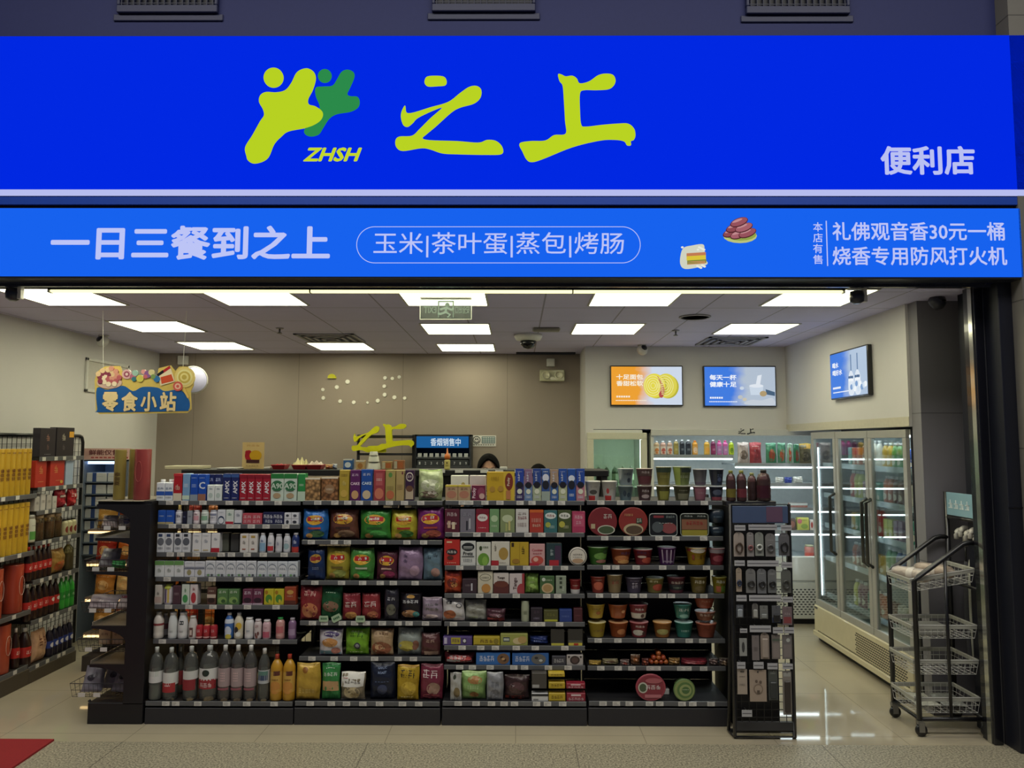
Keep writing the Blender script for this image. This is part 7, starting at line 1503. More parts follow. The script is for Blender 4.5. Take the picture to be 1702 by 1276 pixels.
def band(bk, x0, x1, y0, y1, z, tilt, m_):
    b = MB(); F = lambda x, y, q: (x, y, q + tilt * (x - x0))
    for (p0, p1) in (((x0, y0), (x1, y0)), ((x1, y0), (x1, y1)), ((x1, y1), (x0, y1)), ((x0, y1), (x0, y0))):
        b.add([F(p0[0], p0[1], z - .022), F(p1[0], p1[1], z - .022), F(p1[0], p1[1], z + .006), F(p0[0], p0[1], z + .006)], [(0, 1, 2, 3)], m_)
    b.build('rim_strip', bk)
LV = ((985, 963, 0.16), (1062, 1040, 0.0), (1122, 1098, 0.0), (1190, 1165, 0.0))
BZ = []
for k, (yl, yh, tl) in enumerate(LV):
    z0, z1 = atY(1518, yl, ya).z, atY(1518, yh, ya).z
    if k == 3: z0, z1 = 0.135, 0.23
    BZ.append(z0)
    bk = basket(t, xa - 0.02 - ox, xb - 0.015 - ox, ya + 0.014 - oy, yb - 0.014 - oy, z0, z1, wm, 10, tl)
    band(bk, xa - 0.02 - ox, xb - 0.015 - ox, ya + 0.014 - oy, yb - 0.014 - oy, z1, tl, mat('a9a99f', 'gloss', .4))
for x, y in ((xa, ya), (xa, yb), (xb, ya), (xb, yb)):
    b = MB(); b.box(x - .016 - ox, x + .016 - ox, y - .016 - oy, y + .016 - oy, .075, .098, mat('8a8a88', 'metal'))
    for s_ in (-1, 1): b.box(x - .012 - ox, x + .024 - ox, y + s_ * .016 - .002 - oy, y + s_ * .016 + .002 - oy, .028, .09, mat('9a9a98', 'metal'))
    cs = b.build('caster', t)
    b = MB(); b.lathe([(.012, -.012), (.034, -.011), (.0365, -.006), (.0365, .006), (.034, .011), (.012, .012)], mat('101012', 'gloss', .4), 20, (x + .008 - ox, y - oy, .0368), 'y'); b.build('wheel', cs)
# goods in the cart
p = L(2.72, 4.95, 0)
for k, (dx, cc, wd) in enumerate((((-.11), 'b8aca4', 'left'), (.04, 'a8988c', 'right'))):
    b = MB(); b.lathe([(.004, -.135), (.03, -.13), (.042, -.1), (.044, .06), (.04, .1), (.012, .135), (.004, .14)], mat(cc, 'foil'), 16, axis='y')
    o = b.build('rolled_raincoat', loc=(2.72 + dx, 4.97, BZ[0] + .075 + .16 * (.2 + dx)), rot=(0, 0.12, 0.5), label='%s clear-wrapped rolled raincoat in the cart\'s top basket' % wd, cat='raincoat', group='rolled packs in the top basket')
    b = MB(); b.lathe([(.0445, -.02), (.0455, -.018), (.0455, .02), (.0445, .022)], mat('d8d0c8', 'gloss'), 16, axis='y', cap=False); b.build('paper_band', o)
for k, (dx, dy, rz, wd) in enumerate(((-.17, 0, .1, 'left'), (.17, 0, -.1, 'right'))):
    place('bag', .15, .2, .03, ('b8b8ac', '8a8c86', 'a8aaa0')[k], 'L0,.5,.6,3,5a5c58', 'seed=%d' % k, 'clear_bag', '%s flat clear-wrapped pack lying in the cart\'s lowest basket' % wd, 'bag', (2.72 + dx * .5, 4.87 + dy * .5, BZ[3] + .03), (-1.5, 0, rz * .3), 'flat packs in the lowest basket')
place('box', .2, .05, .16, '8a8a84', 'L0,.5,.7,2,d8d8d0', '', 'carton', 'grey flat carton in the second basket of the wheeled cart', 'box', (2.70, 4.97, BZ[1] + .006))
# umbrellas hung behind the cart
for k in range(5):
    x = 2.985; y = 5.06 - 0.052 * k
    cc = ('c4c2ba', 'cccac2', 'c0bcb4', 'd0ccc4', 'c6c4bc')[k]
    o = thing('umbrella', which('grey curved-handle umbrella*', k, 5, 'on the back of the cart', 'farthest', 'nearest').replace('farthestmost', 'farthest').replace('nearestmost', 'nearest').replace('from farthest', 'from the far end'), 'umbrella', (xb + 0.075, y, 0.36 + .02 * (k % 2)), group='umbrellas on the cart')
    b = MB(); b.lathe([(.006, 0), (.016, .06), (.022, .3), (.02, .62), (.01, .68)], mat(('4a4a50', 'a8a89c', '3c3e4a', 'b4b4aa', '4a4a50')[k], 'fabric'), 12); b.build('folded_canopy', o)
    b = MB(); b.bar((0, 0, .67), (0, 0, .8), .006, mat('5a5a58', 'metal'), 8); b.path([(0, 0, .78)] + [(-.028 + .028 * math.cos(a), 0, .86 + .03 * math.sin(a)) for a in [PI * j / 8 for j in range(9)]] + [(-.056, 0, .83)], .016, mat(cc, 'gloss', .3), 10); b.build('handle', o)

# ================================================================ LEFT END: BASKET END CAP
x0e, x1e = atY(145, 1185, YG).x, SHELF and atY(236.5, 1185, YG).x
zE = lambda y, Y=YG: atY(190, y, Y).z
t = thing('end_cap_rack', 'dark end rack with wire baskets at the gondola\'s left end', 'rack', (x1e, YG, 0))
xx = lambda px, Y=YG: atY(px, 1000, Y).x - x1e
wL = x0e - x1e
dkm = mat('17161b', 'plain', 0.5)
b = MB(); b.box(wL, 0, 0.0, 0.44, 0.0, zE(1168), dkm, 0.003); b.build('base', t)
b = MB()
xs = xx(211)
P = [(0, zE(1170)), (0, zE(838)), (wL, zE(838)), (wL, zE(841))]
def arc(y, drop):
    return [(wL + (xs - wL) * math.sin(q), zE(y) - .018 - drop * (1 - math.cos(q))) for q in [PI / 2 * j / 8 for j in range(9)]]
P += arc(841, .09)
for y, dr_ in ((894, .03), (950, .02), (1040, .09), (1104, .085)):
    P += [(xs, zE(y)), (wL, zE(y))] + arc(y, dr_)
P += [(xs, zE(1170))]
b.prism(P, 0.0, 0.018, dkm); b.build('side_panel', t)
b = MB(); b.box(wL, 0, 0.018, 0.44, zE(838), zE(838) + 0.02, dkm); b.box(wL - 0.01, xx(232), -0.004, 0.44, zE(838) + 0.02, zE(833) + 0.004, mat('8a8072', 'gloss', .4), 0.003); b.build('top_shelf', t)
for k, y in enumerate((894, 1040, 1104)):
    b = MB(); b.box(wL, -0.01, 0.02, 0.43, zE(y) - 0.02, zE(y), mat('5c5248', 'plain', .4)); b.box(wL - 0.006, wL, 0.02, 0.43, zE(y) - 0.02, zE(y) + 0.02, mat('8a8478', 'gloss')); b.build('shelf', t)
b = MB()
b.box(-0.012, -0.008, 0.03, 0.43, zE(1168), zE(838), dkm)
for k in range(9): b.box(wL + 0.01, -0.02, 0.425, 0.428, zE(1168) + .1 * k, zE(1168) + .1 * k + .003, dkm)
b.wire(wL + 0.01, -0.02, zE(1168), zE(838), 0.43, 6, 14, 0.0016, dkm); b.build('back_grid', t)
b = MB(); b.path([(wL + .01, .43, zE(1168)), (wL + .01, .43, zE(840))], .009, dkm, 6); b.path([(wL + .004, .02, zE(1168)), (wL - .004, .02, zE(1165))], .009, dkm, 6); b.build('post', t)
bkm = mat('4a484c', 'metal', .4)
EB = []
for k, (ya_, yb_, pl) in enumerate(((882, 866, 152), (951, 931, 136), (1020, 1002, 134), (1085, 1064, 130), (1161, 1138, 122))):
    z0, z1 = zE(ya_), zE(yb_)
    x_l = atY(pl, 1000, YG + .02).x - x1e
    bk = basket(t, x_l, wL * .12 - .03 if k else wL * .3, 0.025, 0.40, z0, z1, bkm, 14, 0, .0013); EB.append((z0, x_l))
    for j in range(2):
        b = MB(); xj_ = x_l + .06 + .1 * j; b.box(xj_, xj_ + .045, 0.018, 0.021, z0 + .004, z0 + .03, tag_m); b.build('price_tag', bk)
def endbag(k, dx, dy, w, h, col, art, words, tilt=-.5, rz=0, opt='matte=1', kind='bag', d=.045):
    z0, xl_ = EB[k]
    place(kind, w, h, d, col, art, opt, 'snack_pack', words + ' in the end rack\'s %s basket' % ('top', 'second', 'third', 'fourth', 'lowest')[k], 'pack', (x1e + xl_ + dx, YG + .06 + dy, z0 + .014), (tilt, 0, rz), 'packs in the end rack baskets')
endbag(0, .07, .0, .1, .085, 'b4a6a2', 'L0,.5,.6,2,c8c0bc', 'left clear brown pack', -.4)
endbag(0, .17, .02, .12, .09, 'd4c8bc', 'E.1,.4,.2,.2,6a6a90;L-.1,.7,.5,1,8a6a60', 'right pale pack with purple spot', -.5)
endbag(1, .1, .07, .13, .13, '8e8c92', 'E-.2,.6,.2,.2,7a787c;L.1,.4,.4,2,8a888c', 'left mid-grey pack', -.5)
endbag(1, .29, .07, .13, .14, 'a09ea2', 'L.1,.5,.4,2,a8a6a8;E.0,.2,.3,.1,b8b0b0', 'right grey pack with clear window', -.35)
endbag(1, .2, .02, .09, .05, '2c7a3c', 'L0,.5,.7,2,5aa868', 'small green tray pack', -.1)
endbag(2, .11, .02, .19, .1, '9c9094', 'E-.2,.5,.2,.2,8a7c80;L.1,.5,.4,3,a89ca0', 'left brown-grey pack', -.55)
endbag(2, .28, .02, .14, .1, 'a89c98', 'E.2,.5,.2,.2,b8a898;R-.4,.7,.2,.85,8a3a44', 'right brown-grey pack with red edge', -.55)
for j in range(3): endbag(3, .11 + .09 * j, .12, .08, .1, 'c8b088', 'G0,.6,.6,2,.14,6a4a38;R-.4,.1,.4,.3,d8c8a8', ('left', 'middle', 'right')[j] + ' cream box', 0, 0, '', 'box')
endbag(4, .105, .03, .13, .17, '86828e', 'E-.1,.5,.2,.12,3a3842;E.1,.6,.12,.1,706c78;L0,.25,.5,2,8a8694', 'left slate-grey pack', -.5, .1)
endbag(4, .2, .1, .12, .17, '8e8a96', 'E.0,.5,.2,.12,3a3842;L0,.25,.5,2,8a8694', 'middle slate-grey pack', -.45, 0)
endbag(4, .29, .03, .115, .175, '949098', 'E.0,.55,.22,.12,383640;R-.14,.5,-.02,.58,34323c;R.04,.48,.2,.54,34323c;L0,.25,.5,2,8a8694', 'right slate-grey pack with dark print', -.5, -.15)
# incense tubes standing on its top shelf
zt_ = zE(833) + 0.0045
for x0, x1, ty, col, wd in ((185, 203, 747, '8a7a3c', 'left olive-gold incense tube with dark print'), (206, 223, 746, '86763a', 'middle olive-gold incense tube'), (217, 243, 746, '8c3a38', 'dark red incense tube with a cord handle')):
    Y = YG + .06 + (.03 if wd.startswith('mid') else 0) + (-.01 if 'red' in wd else 0); a, c = atY(x0, 800, Y).x, atY(x1, 800, Y).x
    if wd.startswith('mid'): a -= .01; c -= .01; Y += .05
    place('tube', c - a, atY(x0, ty, Y).z - zt_, c - a, col, 'V观音香,0,.42,.4,5a4420' if wd.startswith('left') else '', 'handle=a8544c' if 'red' in wd else '', 'incense_tube', wd + ' standing on the end rack', 'tube', ((a + c) / 2, Y + (c - a) / 2, zt_), group='incense tubes on the end rack')
a = atY(252, 833, YU)
place('bag', .075, .085, .05, '8a5a48', 'R-.46,.7,.46,.9,d8ccc0;E0,.4,.3,.2,6a3c30', 'seed=3', 'snack_bag', 'small brown bread bag left of the milk cartons on the top shelf', 'bag', (a.x + .02, YU + .24, SHELF['milk'][0] + .001))

# ================================================================ SHELVES ALONG THE LEFT WALL
XS = -3.69
def left_unit(words, y0, y1, base_px, rails, rpx, top, mesh_back, ext=0.0):
    t = thing('wall_shelf_unit', words, 'shelf unit', (XS, (y0 + y1) / 2, 0))
    D = -(abs(XL) - abs(XS)) + .01; w = (y1 - y0) / 2 - .001
    zb_ = atX(rpx, base_px, XS).z
    b = MB(); b.box(D, 0.01, -w, w, 0, zb_ - .03, mat('4a4238', 'plain', .5), .003); b.build('base', t)
    zl = []
    rg = random.Random(len(words))
    for i, y in enumerate(list(rails) + [base_px]):
        z = atX(rpx, y, XS).z; zl.append(z)
        b = MB(); b.box(D, -.006, -w + .004, w - .004, z - .02, z, mat('2a2826', 'plain', .5)); sp = b.build('shelf' if i < len(rails) else 'deck', t)
        b = MB(); b.box(-.006, 0, -w + .004, w - .004, z - .032, z + .003, rail_m, .002); b.build('price_rail', sp)
        for k in range(4):
            y_ = -w + .05 + (2 * w - .1) * (k + rg.uniform(0, .6)) / 4
            b = MB(); b.box(.0003, .0025, y_ - .02, y_ + .02, z - .028, z + .001, tag_m); b.build('price_tag', sp)
    we = w + ext
    b = MB(); b.path([(D, we - .012, 0), (D, we - .012, top - .06), (D, we - .03, top - .015), (D, we - .07, top)], .014, blackm, 8); b.path([(D, -w + .012, 0), (D, -w + .012, top)], .014, blackm, 8); b.bar((D, -w + .012, top), (D, we - .07, top), .014, blackm, 8); b.build('back_frame', t)
    if mesh_back:
        b = MB(); n = 12 if not ext else 20
        for k in range(n + 1): y_ = -w + .02 + (w + we - .04) * k / n; b.box(D - .002, D + .002, y_ - .0016, y_ + .0016, zb_, top, blackm)
        for k in range(25): z = zb_ + (top - zb_) * k / 24; b.box(D + .002, D + .005, -w + .02, we - .02, z - .0016, z + .0016, blackm)
        b.build('back_grid', t)
    return zl
ymid, yend = 5.735, 6.335
NZ = left_unit('near black shelf along the left wall stocked with yellow and red tubes', 4.86, ymid, 1104, (822, 917, 1014), 47, atX(20, 722, XL + .02).z, True)
FZ2 = left_unit('far black shelf along the left wall stocked with bottles and boxes', ymid, yend, 1104, (760, 811, 850, 901, 964, 1030), 60, atX(128, 724, XL + .02).z, True, 0.58)
def lrow(items, zs, where, grp, Xf=XS, zcap=9):
    for it in items:
        x0, x1, n, kind, ty, col, art, words = it[:8]
        opt = it[8] if len(it) > 8 else ''; nm = it[9] if len(it) > 9 else KNAME[kind]; cat = it[10] if len(it) > 10 else KCAT[kind]
        X = Xf - .014
        ya_, yb_ = atX(x0, 950, X).y, atX(x1, 950, X).y
        st = (yb_ - ya_) / n
        for k in range(n):
            y = ya_ + st * (k + .5); w = st - .002
            h = min(atX((x0 + x1) / 2, ty, X).z - zs, zcap - zs - .026)
            d = KDEP.get(kind, w) if kind != 'bag' else min(.09, w * .5)
            if kind == 'bag': w *= .95
            place(kind, w, h, d, col, art, opt, nm, which(words, k, n, where, 'nearest', 'farthest').replace('nearestmost', 'nearest').replace('farthestmost', 'farthest').replace('from nearest', 'from near end'), cat, (X - d / 2, y, zs + .0006), (0, 0, PI / 2), grp)
YT_ = 'V观音香,0,.45,.5,7a4a1c;L0,.9,.5,1,8a5a20'
lrow([(-9, 46, 6, 'tube', 746, 'c8a02c', YT_, 'yellow incense tube*', '', 'incense_tube')], NZ[0], 'on the left wall\'s upper near shelf', 'yellow incense tubes', zcap=2.2)
lrow([(-9, 47, 6, 'tube', 838, 'caa22c', YT_, 'yellow incense tube*', '', 'incense_tube')], NZ[1], 'on the left wall\'s second near shelf', 'yellow incense tubes', zcap=NZ[0])
lrow([(-6, 13, 1, 'tube', 946, 'a8442c', '', 'nearer red incense tube* with string handle', 'handle=d8b8a8', 'incense_tube'), (27, 47, 1, 'tube', 938, 'a8402c', '', 'farther red incense tube* with string handle', 'handle=d8b8a8', 'incense_tube')], NZ[2], 'on the left wall\'s third near shelf', 'red incense tubes', zcap=NZ[1])
COLA = 'sh=.5 nk=.3 cap=%s band=b82a26 b0=.26 b1=.52'
CW = 'G0,.34,.5,2,.09,f0e8e0'
lrow([(-6, 8, 1, 'bottle', 1042, '2a1612', CW, 'dark cola bottle* left of the red tube', COLA % 'd8d0c8'), (10, 31, 1, 'tube', 1036, 'b04a30', '', 'tall red incense tube* on the near deck', 'handle=d8b8a8', 'incense_tube'), (34, 43, 1, 'bottle', 1042, '2a1612', CW, 'dark cola bottle* right of the red tube', COLA % 'd8d0c8')], NZ[3], 'on the left wall\'s near deck', None, zcap=NZ[2])
FW = lambda i: 'on the left wall\'s far %s' % (SH[i] if i < 6 else 'deck')
lrow([(55, 82, 1, 'box', 711, '26222c', 'G.0,.55,.24,1,.24,a87a6a;G.0,.25,.16,1,.2,7a5c58;L0,.08,.4,1,8a8a90', 'black gift bag* with brush characters', '', 'gift_bag', 'gift bag'), (83, 113, 1, 'box', 710, '231f28', 'G-.1,.55,.24,1,.24,c8c0b0;R.2,.66,.46,.86,d8a030;G-.1,.22,.16,1,.2,6a6468', 'black gift bag* with yellow sticker', '', 'gift_bag', 'gift bag')], FZ2[0], FW(0), 'black gift bags', zcap=3)
lrow([(50, 69, 1, 'box', 764, 'b83224', 'G0,.5,.4,1,.3,d89a60;L0,.2,.5,1,d8a070', 'nearer red gift box*'), (75, 99, 1, 'box', 764, 'c0342a', 'G-.1,.5,.3,1,.3,d89a60;L.1,.2,.4,1,d8a070;E.3,.15,.1,.06,d8b040', 'farther red gift box*'), (101, 114, 1, 'box', 766, 'a8bcd8', '', 'pale blue panel box*')], FZ2[1], FW(1), 'red gift boxes', zcap=FZ2[0])
lrow([(52, 60, 1, 'box', 826, 'b8b4b0', 'L0,.6,.6,4,5a5654', 'nearest grey label pack* of four'), (62, 70, 1, 'box', 822, 'c4c0bc', 'L0,.6,.6,4,5a5654', 'second grey label pack* of four'), (72, 80, 1, 'box', 823, 'b8b4b0', 'L0,.6,.6,4,5a5654', 'third grey label pack* of four'), (82, 89, 1, 'box', 825, 'c8c4c0', 'L0,.6,.6,4,5a5654', 'farthest grey label pack* of four'), (90, 107, 1, 'bag', 812, 'b02434/8a1c2a', 'R-.3,.52,.3,.68,30282c;R-.26,.55,.26,.65,d8c8c0;E0,.24,.34,.14,c83848', 'dark red rounded pack* with black label'), (111, 125, 1, 'bag', 811, 'c82830/a82028', 'R-.3,.52,.3,.68,e0d8d0;E0,.24,.3,.12,d84848', 'bright red rounded pack* with white label')], FZ2[2], FW(2), 'packs on the far third shelf', zcap=FZ2[1])
lrow([(49, 59, 1, 'jar', 856, 'c8c8b8', 'R-.4,.1,.4,.4,5a9a4c;L0,.6,.5,1,7a7a6c', 'white jar* with green label', 'cap=b8b8b0'), (62, 74, 1, 'jar', 856, '~c8b088', '', 'amber tea jar* nearest', 'liq=7a4c20 lv=.7 cap=b8a080'), (79, 92, 1, 'jar', 854, '~c8b088', '', 'middle amber tea jar*', 'liq=8a5a24 lv=.7 cap=b8a080'), (92.5, 103, 1, 'jar', 853, '~c8b088', '', 'farthest amber tea jar*', 'liq=8a5a24 lv=.7 cap=b8a080'), (105, 126, 3, 'bottle', 862, 'cfc8a0', 'E0,.36,.26,.2,8a3a2c', 'small cream bottle*', 'sh=.74 nk=.5 cap=2a2624')], FZ2[3], FW(3), 'jars and bottles on the far fourth shelf', zcap=FZ2[2])
lrow([(48, 88, 5, 'bottle', 906, '2c1812', CW, 'small cola bottle*', COLA % 'b83028'), (89, 112, 1, 'bag', 912, 'b08a48/a06a38', 'E0,.3,.4,.2,c86a38;L0,.7,.6,2,d8c080', 'golden snack bag*'), (115, 125, 1, 'bottle', 900, '~d8d0a8', '', 'clear oil bottle*', 'liq=a89448 lv=.6 cap=d8d8d0')], FZ2[4], FW(4), 'drinks on the far fifth shelf', zcap=FZ2[3])
lrow([(49, 86, 4, 'bottle', 966, '2a1612', CW, 'white-capped cola bottle*', COLA % 'e0dcd4'), (87, 104, 2, 'bottle', 962, '2a1612', 'E0,.42,.2,.06,e8e0d8', 'dark-capped cola bottle*', COLA % '3a2622'), (105, 128, 3, 'bottle', 958, '3aa83c', 'G0,.36,.4,1,.1,d8f0d0', 'green soda bottle*', 'sh=.6 nk=.3 cap=4aa048 band=2c8a34 b0=.3 b1=.55')], FZ2[5], FW(5), 'drinks on the far sixth shelf', zcap=FZ2[4])
lrow([(50, 64, 1, 'bottle', 1041, '2a1612', CW, 'cola bottle* with white cap', COLA % 'e0dcd4'), (65, 88, 1, 'bag', 1044, 'd0a888/c09878', 'G-.1,.5,.24,1,.36,6a3424;G.2,.52,.24,1,.36,6a3424', 'beige crisp bag* with red characters'), (89, 129, 5, 'bottle', 1034, '1e1a2c', 'E0,.4,.24,.08,d8d8e0', 'blue-labelled cola bottle*', 'sh=.55 nk=.3 cap=c8c0b8 band=2a3f8c b0=.3 b1=.54')], FZ2[6], FW(6), 'drinks on the far deck', zcap=FZ2[5])

# paper-pack rack further back along the left wall
Y = 6.95
px = lambda x, y, Yq=Y: atY(x, y, Yq)
a, c = px(137, 760).x, px(214, 760).x
t = thing('tissue_rack', 'rack of white and blue wrapped paper packs at the back of the left aisle', 'rack', ((a + c) / 2, Y, 0))
w = (c - a) / 2
zt_ = px(150, 764).z
b = MB(); b.box(-w, w, .36, .38, 0, zt_, mat('9ab0c8')); b.box(-w, -w + .02, 0, .36, 0, zt_, mat('6a7484')); b.box(w - .02, w, 0, .36, 0, zt_, mat('6a7484')); b.box(-w, w, 0, .38, zt_ - .012, zt_, mat('4a4c54')); b.build('frame', t)
z1 = px(150, 745).z
b = MB(); b.box(-w - .02, w + .02, -.01, .0, zt_ + .004, z1, mat('d8b0a8', 'gloss', .4)); hd = b.build('header', t)
b = MB(); text_fit(b, '鲜能仅售一', -w * .7, w * .96, zt_ + .045, z1 - .012, -.012, mat('6a2c30'), .02)
for k in range(9): b.box(-w * .6 + .04 * k, -w * .6 + .04 * k + .028, -.012, -.0105, zt_ + .016, zt_ + .028, mat('b04848'))
b.build('lettering', hd)
b = MB(); b.box(-w + .03, w - .03, .04, .06, zt_ - .04, zt_ - .015, mat((1.3, 1.9, 3.0), 'emit', s=1.0)); b.build('light_strip', t)
for r_ in range(7):
    z = px(150, 801).z - .112 * r_
    b = MB(); b.box(-w + .02, w - .02, .02, .36, z - .01, z, mat('5a6474')); b.build('shelf', t)
    for k in range(2):
        place('box', w * .86, .085, .2, 'd4d6d8', 'R.06,0,.3,1,2c4a8c;L-.25,.6,.3,2,a8b0b8' if k else 'R-.2,0,.0,1,2c4a8c;L.2,.6,.3,2,a8b0b8', '', 'tissue_pack', '%s white and blue paper pack on the %s shelf of the paper rack' % (('left', 'right')[k], SH[r_].split()[0]), 'paper pack', ((a + c) / 2 + (-.46 + .92 * k) * w, Y + .14, z + .001), group='paper packs in the rack')

# warm-lit inner gondola behind, seen through the end rack
Y = 6.05
a, c = atY(196, 1000, Y).x - .27, atY(262, 1000, Y).x + .95
t = thing('inner_shelf_unit', 'low inner shelf of bagged food seen through the end rack', 'shelf unit', (a, Y, 0))
IZ = (1.12, .86, .58, .3)
b = MB(); b.box(0, c - a, .3, .32, 0, 1.2, mat('4a4038')); b.box(0, c - a, 0, .3, 0, .12, mat('3a3430')); b.build('back_panel', t)
for z in IZ:
    b = MB(); b.box(0, c - a, 0, .3, z - .02, z, mat('5a5048')); sp = b.build('shelf', t)
    b = MB(); b.box(0.01, c - a - .01, -.012, .008, z - .03, z - .015, mat((2.6, 1.75, .75), 'emit', s=1.0)); b.build('light_strip', sp)
IC = (('c89a48', 'golden'), ('c8702c', 'orange'), ('b83a2c', 'red'), ('d0b878', 'pale yellow'), ('c88a3c', 'amber'), ('a84a28', 'rust'))
for i, z in enumerate((1.12, .86, .58, .3)):
    for k in range(8):
        cc, nm = IC[(k * 5 + i * 2) % 6]
        place('bag', .16, .19, .07, cc, 'E0,.4,.3,.2,d8b070;L0,.75,.6,1,e0d0a8', 'seed=%d' % (k % 3), 'snack_bag', '%s food bag, %s along the inner unit\'s %s shelf' % (nm, ('first', 'second', 'third', 'fourth', 'fifth', 'sixth', 'seventh', 'eighth')[k], SH[i].split()[0]), 'bag', (a + .1 + .175 * k, Y + .1, z + .001), (-.12, 0, 0), 'bags on the inner shelf unit')

# ================================================================ COUNTER BEHIND THE GONDOLA
YK2 = 5.62
zc_ = atY(700, 781, YK2).z
a, c = atY(301, 781, YK2).x, atY(1012, 781, YK2).x
t = thing('display_counter', 'long black-edged counter shelf standing just behind the gondola', 'counter', ((a + c) / 2, YK2, 0))
w = (c - a) / 2
b = MB(); b.box(-w, w, 0, .42, zc_ - .045, zc_, mat('1b1a1f', 'plain', .5), .004); b.build('top', t)
for x in (-w + .03, -w * .5, 0, w * .5, w - .03):
    for y in (.03, .39): b = MB(); b.box(x - .02, x + .02, y - .02, y + .02, 0, zc_ - .045, mat('2c2a2a', 'plain', .6)); b.build('leg', t)
b = MB(); b.box(-w + .02, w - .02, .02, .4, .70, .73, mat('3a3634', 'plain', .6)); b.build('shelf', t)
def on_counter(x0, x1, ty, kind, col, art, words, opt='', nm=None, cat=None, dy=.06, d=None, Y=YK2, rot=(0, 0, 0)):
    Yq = Y + dy; a_, c_ = atY(x0, 780, Yq).x, atY(x1, 780, Yq).x
    return place(kind, c_ - a_ - .003, atY((x0 + x1) / 2, ty, Yq).z - zc_, d or (c_ - a_ if kind in ('bottle', 'cup', 'jar', 'can', 'tube') else .06), col, art, opt, nm or KNAME[kind], words, cat or KCAT[kind], ((a_ + c_) / 2, Yq + .05, zc_ + .0008), rot)
on_counter(398, 435, 735, 'card', 'd8bc84', 'G0,.84,.6,3,.07,c0884c;E-.2,.5,.18,.2,b0202c;E.12,.5,.28,.2,d8a820;R-.3,.22,.3,.34,4a2420;E-.28,.62,.08,.07,b0202c;L.0,.1,.6,1,a88a50', 'cream advert card with a red and yellow patch standing on the counter', 'sq=1', 'advert_card', 'sign', .14, .008)
on_counter(278, 338, 774, 'box', 'd8d0b0', '', 'stack of pale paper sheets at the left end of the counter', '', 'paper_stack', 'paper', .1, .2, YK2)
on_counter(364, 398, 777, 'box', 'c8c8c4', '', 'white paper sheets on the counter left of the advert card', '', 'paper_stack', 'paper', .1, .2)
on_counter(437, 448, 776, 'box', 'd8d4cc', '', 'small white box on the counter right of the advert card', '', 'paper_box', 'box', .1, .08)
def tray(x0, x1, words, fill):
    a_, c_ = atY(x0, 778, YK2 + .05).x, atY(x1, 778, YK2 + .05).x; h = .032; w_ = (c_ - a_) / 2
    o = thing('food_tray', words, 'tray', ((a_ + c_) / 2, YK2 + .12, zc_ + .0008))
    m_ = mat('b8202c', 'gloss', .35); b = MB()
    b.add([(-w_ * .8, -.05, 0), (w_ * .8, -.05, 0), (w_ * .8, .05, 0), (-w_ * .8, .05, 0), (-w_, -.065, h), (w_, -.065, h), (w_, .065, h), (-w_, .065, h)], [(3, 2, 1, 0), (0, 1, 5, 4), (1, 2, 6, 5), (2, 3, 7, 6), (3, 0, 4, 7)], m_)
    b.path([(-w_, -.065, h), (w_, -.065, h), (w_, .065, h), (-w_, .065, h)], .004, m_, 6, True); b.build('tray', o)
    if fill:
        b = MB(); rg = random.Random(len(words))
        b.grid(lambda u, v: (-w_ * .92 + 1.84 * w_ * u, -.06 + .12 * v, h - .004 + fill[1] * math.sin(PI * u) ** .4 * math.sin(PI * v) ** .4 * (1 + .35 * math.sin(19 * u + 7 * v))), 16, 8, mat(fill[0], 'foil')); b.build('contents', o, label=fill[2])
tray(450, 473, 'small red tray on the counter, leftmost of the three', ('c83038', .012, 'red wrapped contents'))
tray(484, 508, 'red tray heaped with cream wrapped food on the counter', ('d8cf98', .05, 'cream wrapped food'))
tray(507, 534, 'red tray of printed white packets on the counter', ('d8c8b8', .03, 'white packets'))
p = atY(522, 768, YK2 + .06)
on_counter(538, 552, 772, 'bag', 'c8985c', 'E0,.4,.3,.3,b85a3c', 'orange sweet bag on the counter right of the red trays', 'seed=2', dy=.08)
on_counter(549, 558, 771, 'bag', 'b8bcc8', 'E0,.5,.3,.3,7a8ab8', 'clear sweet bag beside the orange one on the counter', 'seed=4', dy=.1)
on_counter(569, 585, 763, 'box', '3c6cac', 'R-.5,.88,.5,1,dcd8cc;E0,.45,.34,.26,d8e0e8;R-.5,0,.5,.16,2c4a88', 'blue and white carton standing on the yellow-topped boxes', dy=.03)
on_counter(590, 605, 765, 'box', 'c8a878', 'R-.5,.84,.5,1,dcd8cc;E0,.4,.3,.3,b07a40', 'cream printed carton standing right of the blue and white one', dy=.03)
for k, (x0, x1, ty, lf) in enumerate(((607, 631, 768, 0), (610, 629, 757, 1), (612, 627, 750, 2))):
    Yq = YK2 + .04; a_, c_ = atY(x0, 770, Yq).x, atY(x1, 770, Yq).x
    z0 = zc_ + (0 if k == 0 else atY(619, (768, 757)[k - 1], Yq).z - zc_) + .001
    b = MB(); r = (c_ - a_) / 2; h = atY(619, ty, Yq).z - z0 - .001; b.lathe([(r, 0), (r * .98, h * .1), (r * .86, h * .8), (r * .74, h), (.004, h)], mat('d8d8cc', 'gloss', .4), 22)
    b.build('paper_bowl', loc=((a_ + c_) / 2, Yq + r, z0), label=('lowest, widest white bowl of the upturned stack on the counter', 'middle white bowl of the upturned stack on the counter', 'topmost white bowl of the upturned stack on the counter')[k], cat='bowl', group='stack of white bowls')
for k, (x0, x1) in enumerate(((633, 651), (653, 671))):
    on_counter(x0, x1, 767 - 2 * k, 'box', ('b0905c', 'a8704c')[k], 'R-.1,.2,.4,.8,b86a3c;R-.44,.1,-.16,.9,c8c0a8', ('left', 'right')[k] + ' brown printed carton at the right of the white bowl stack', dy=.05)
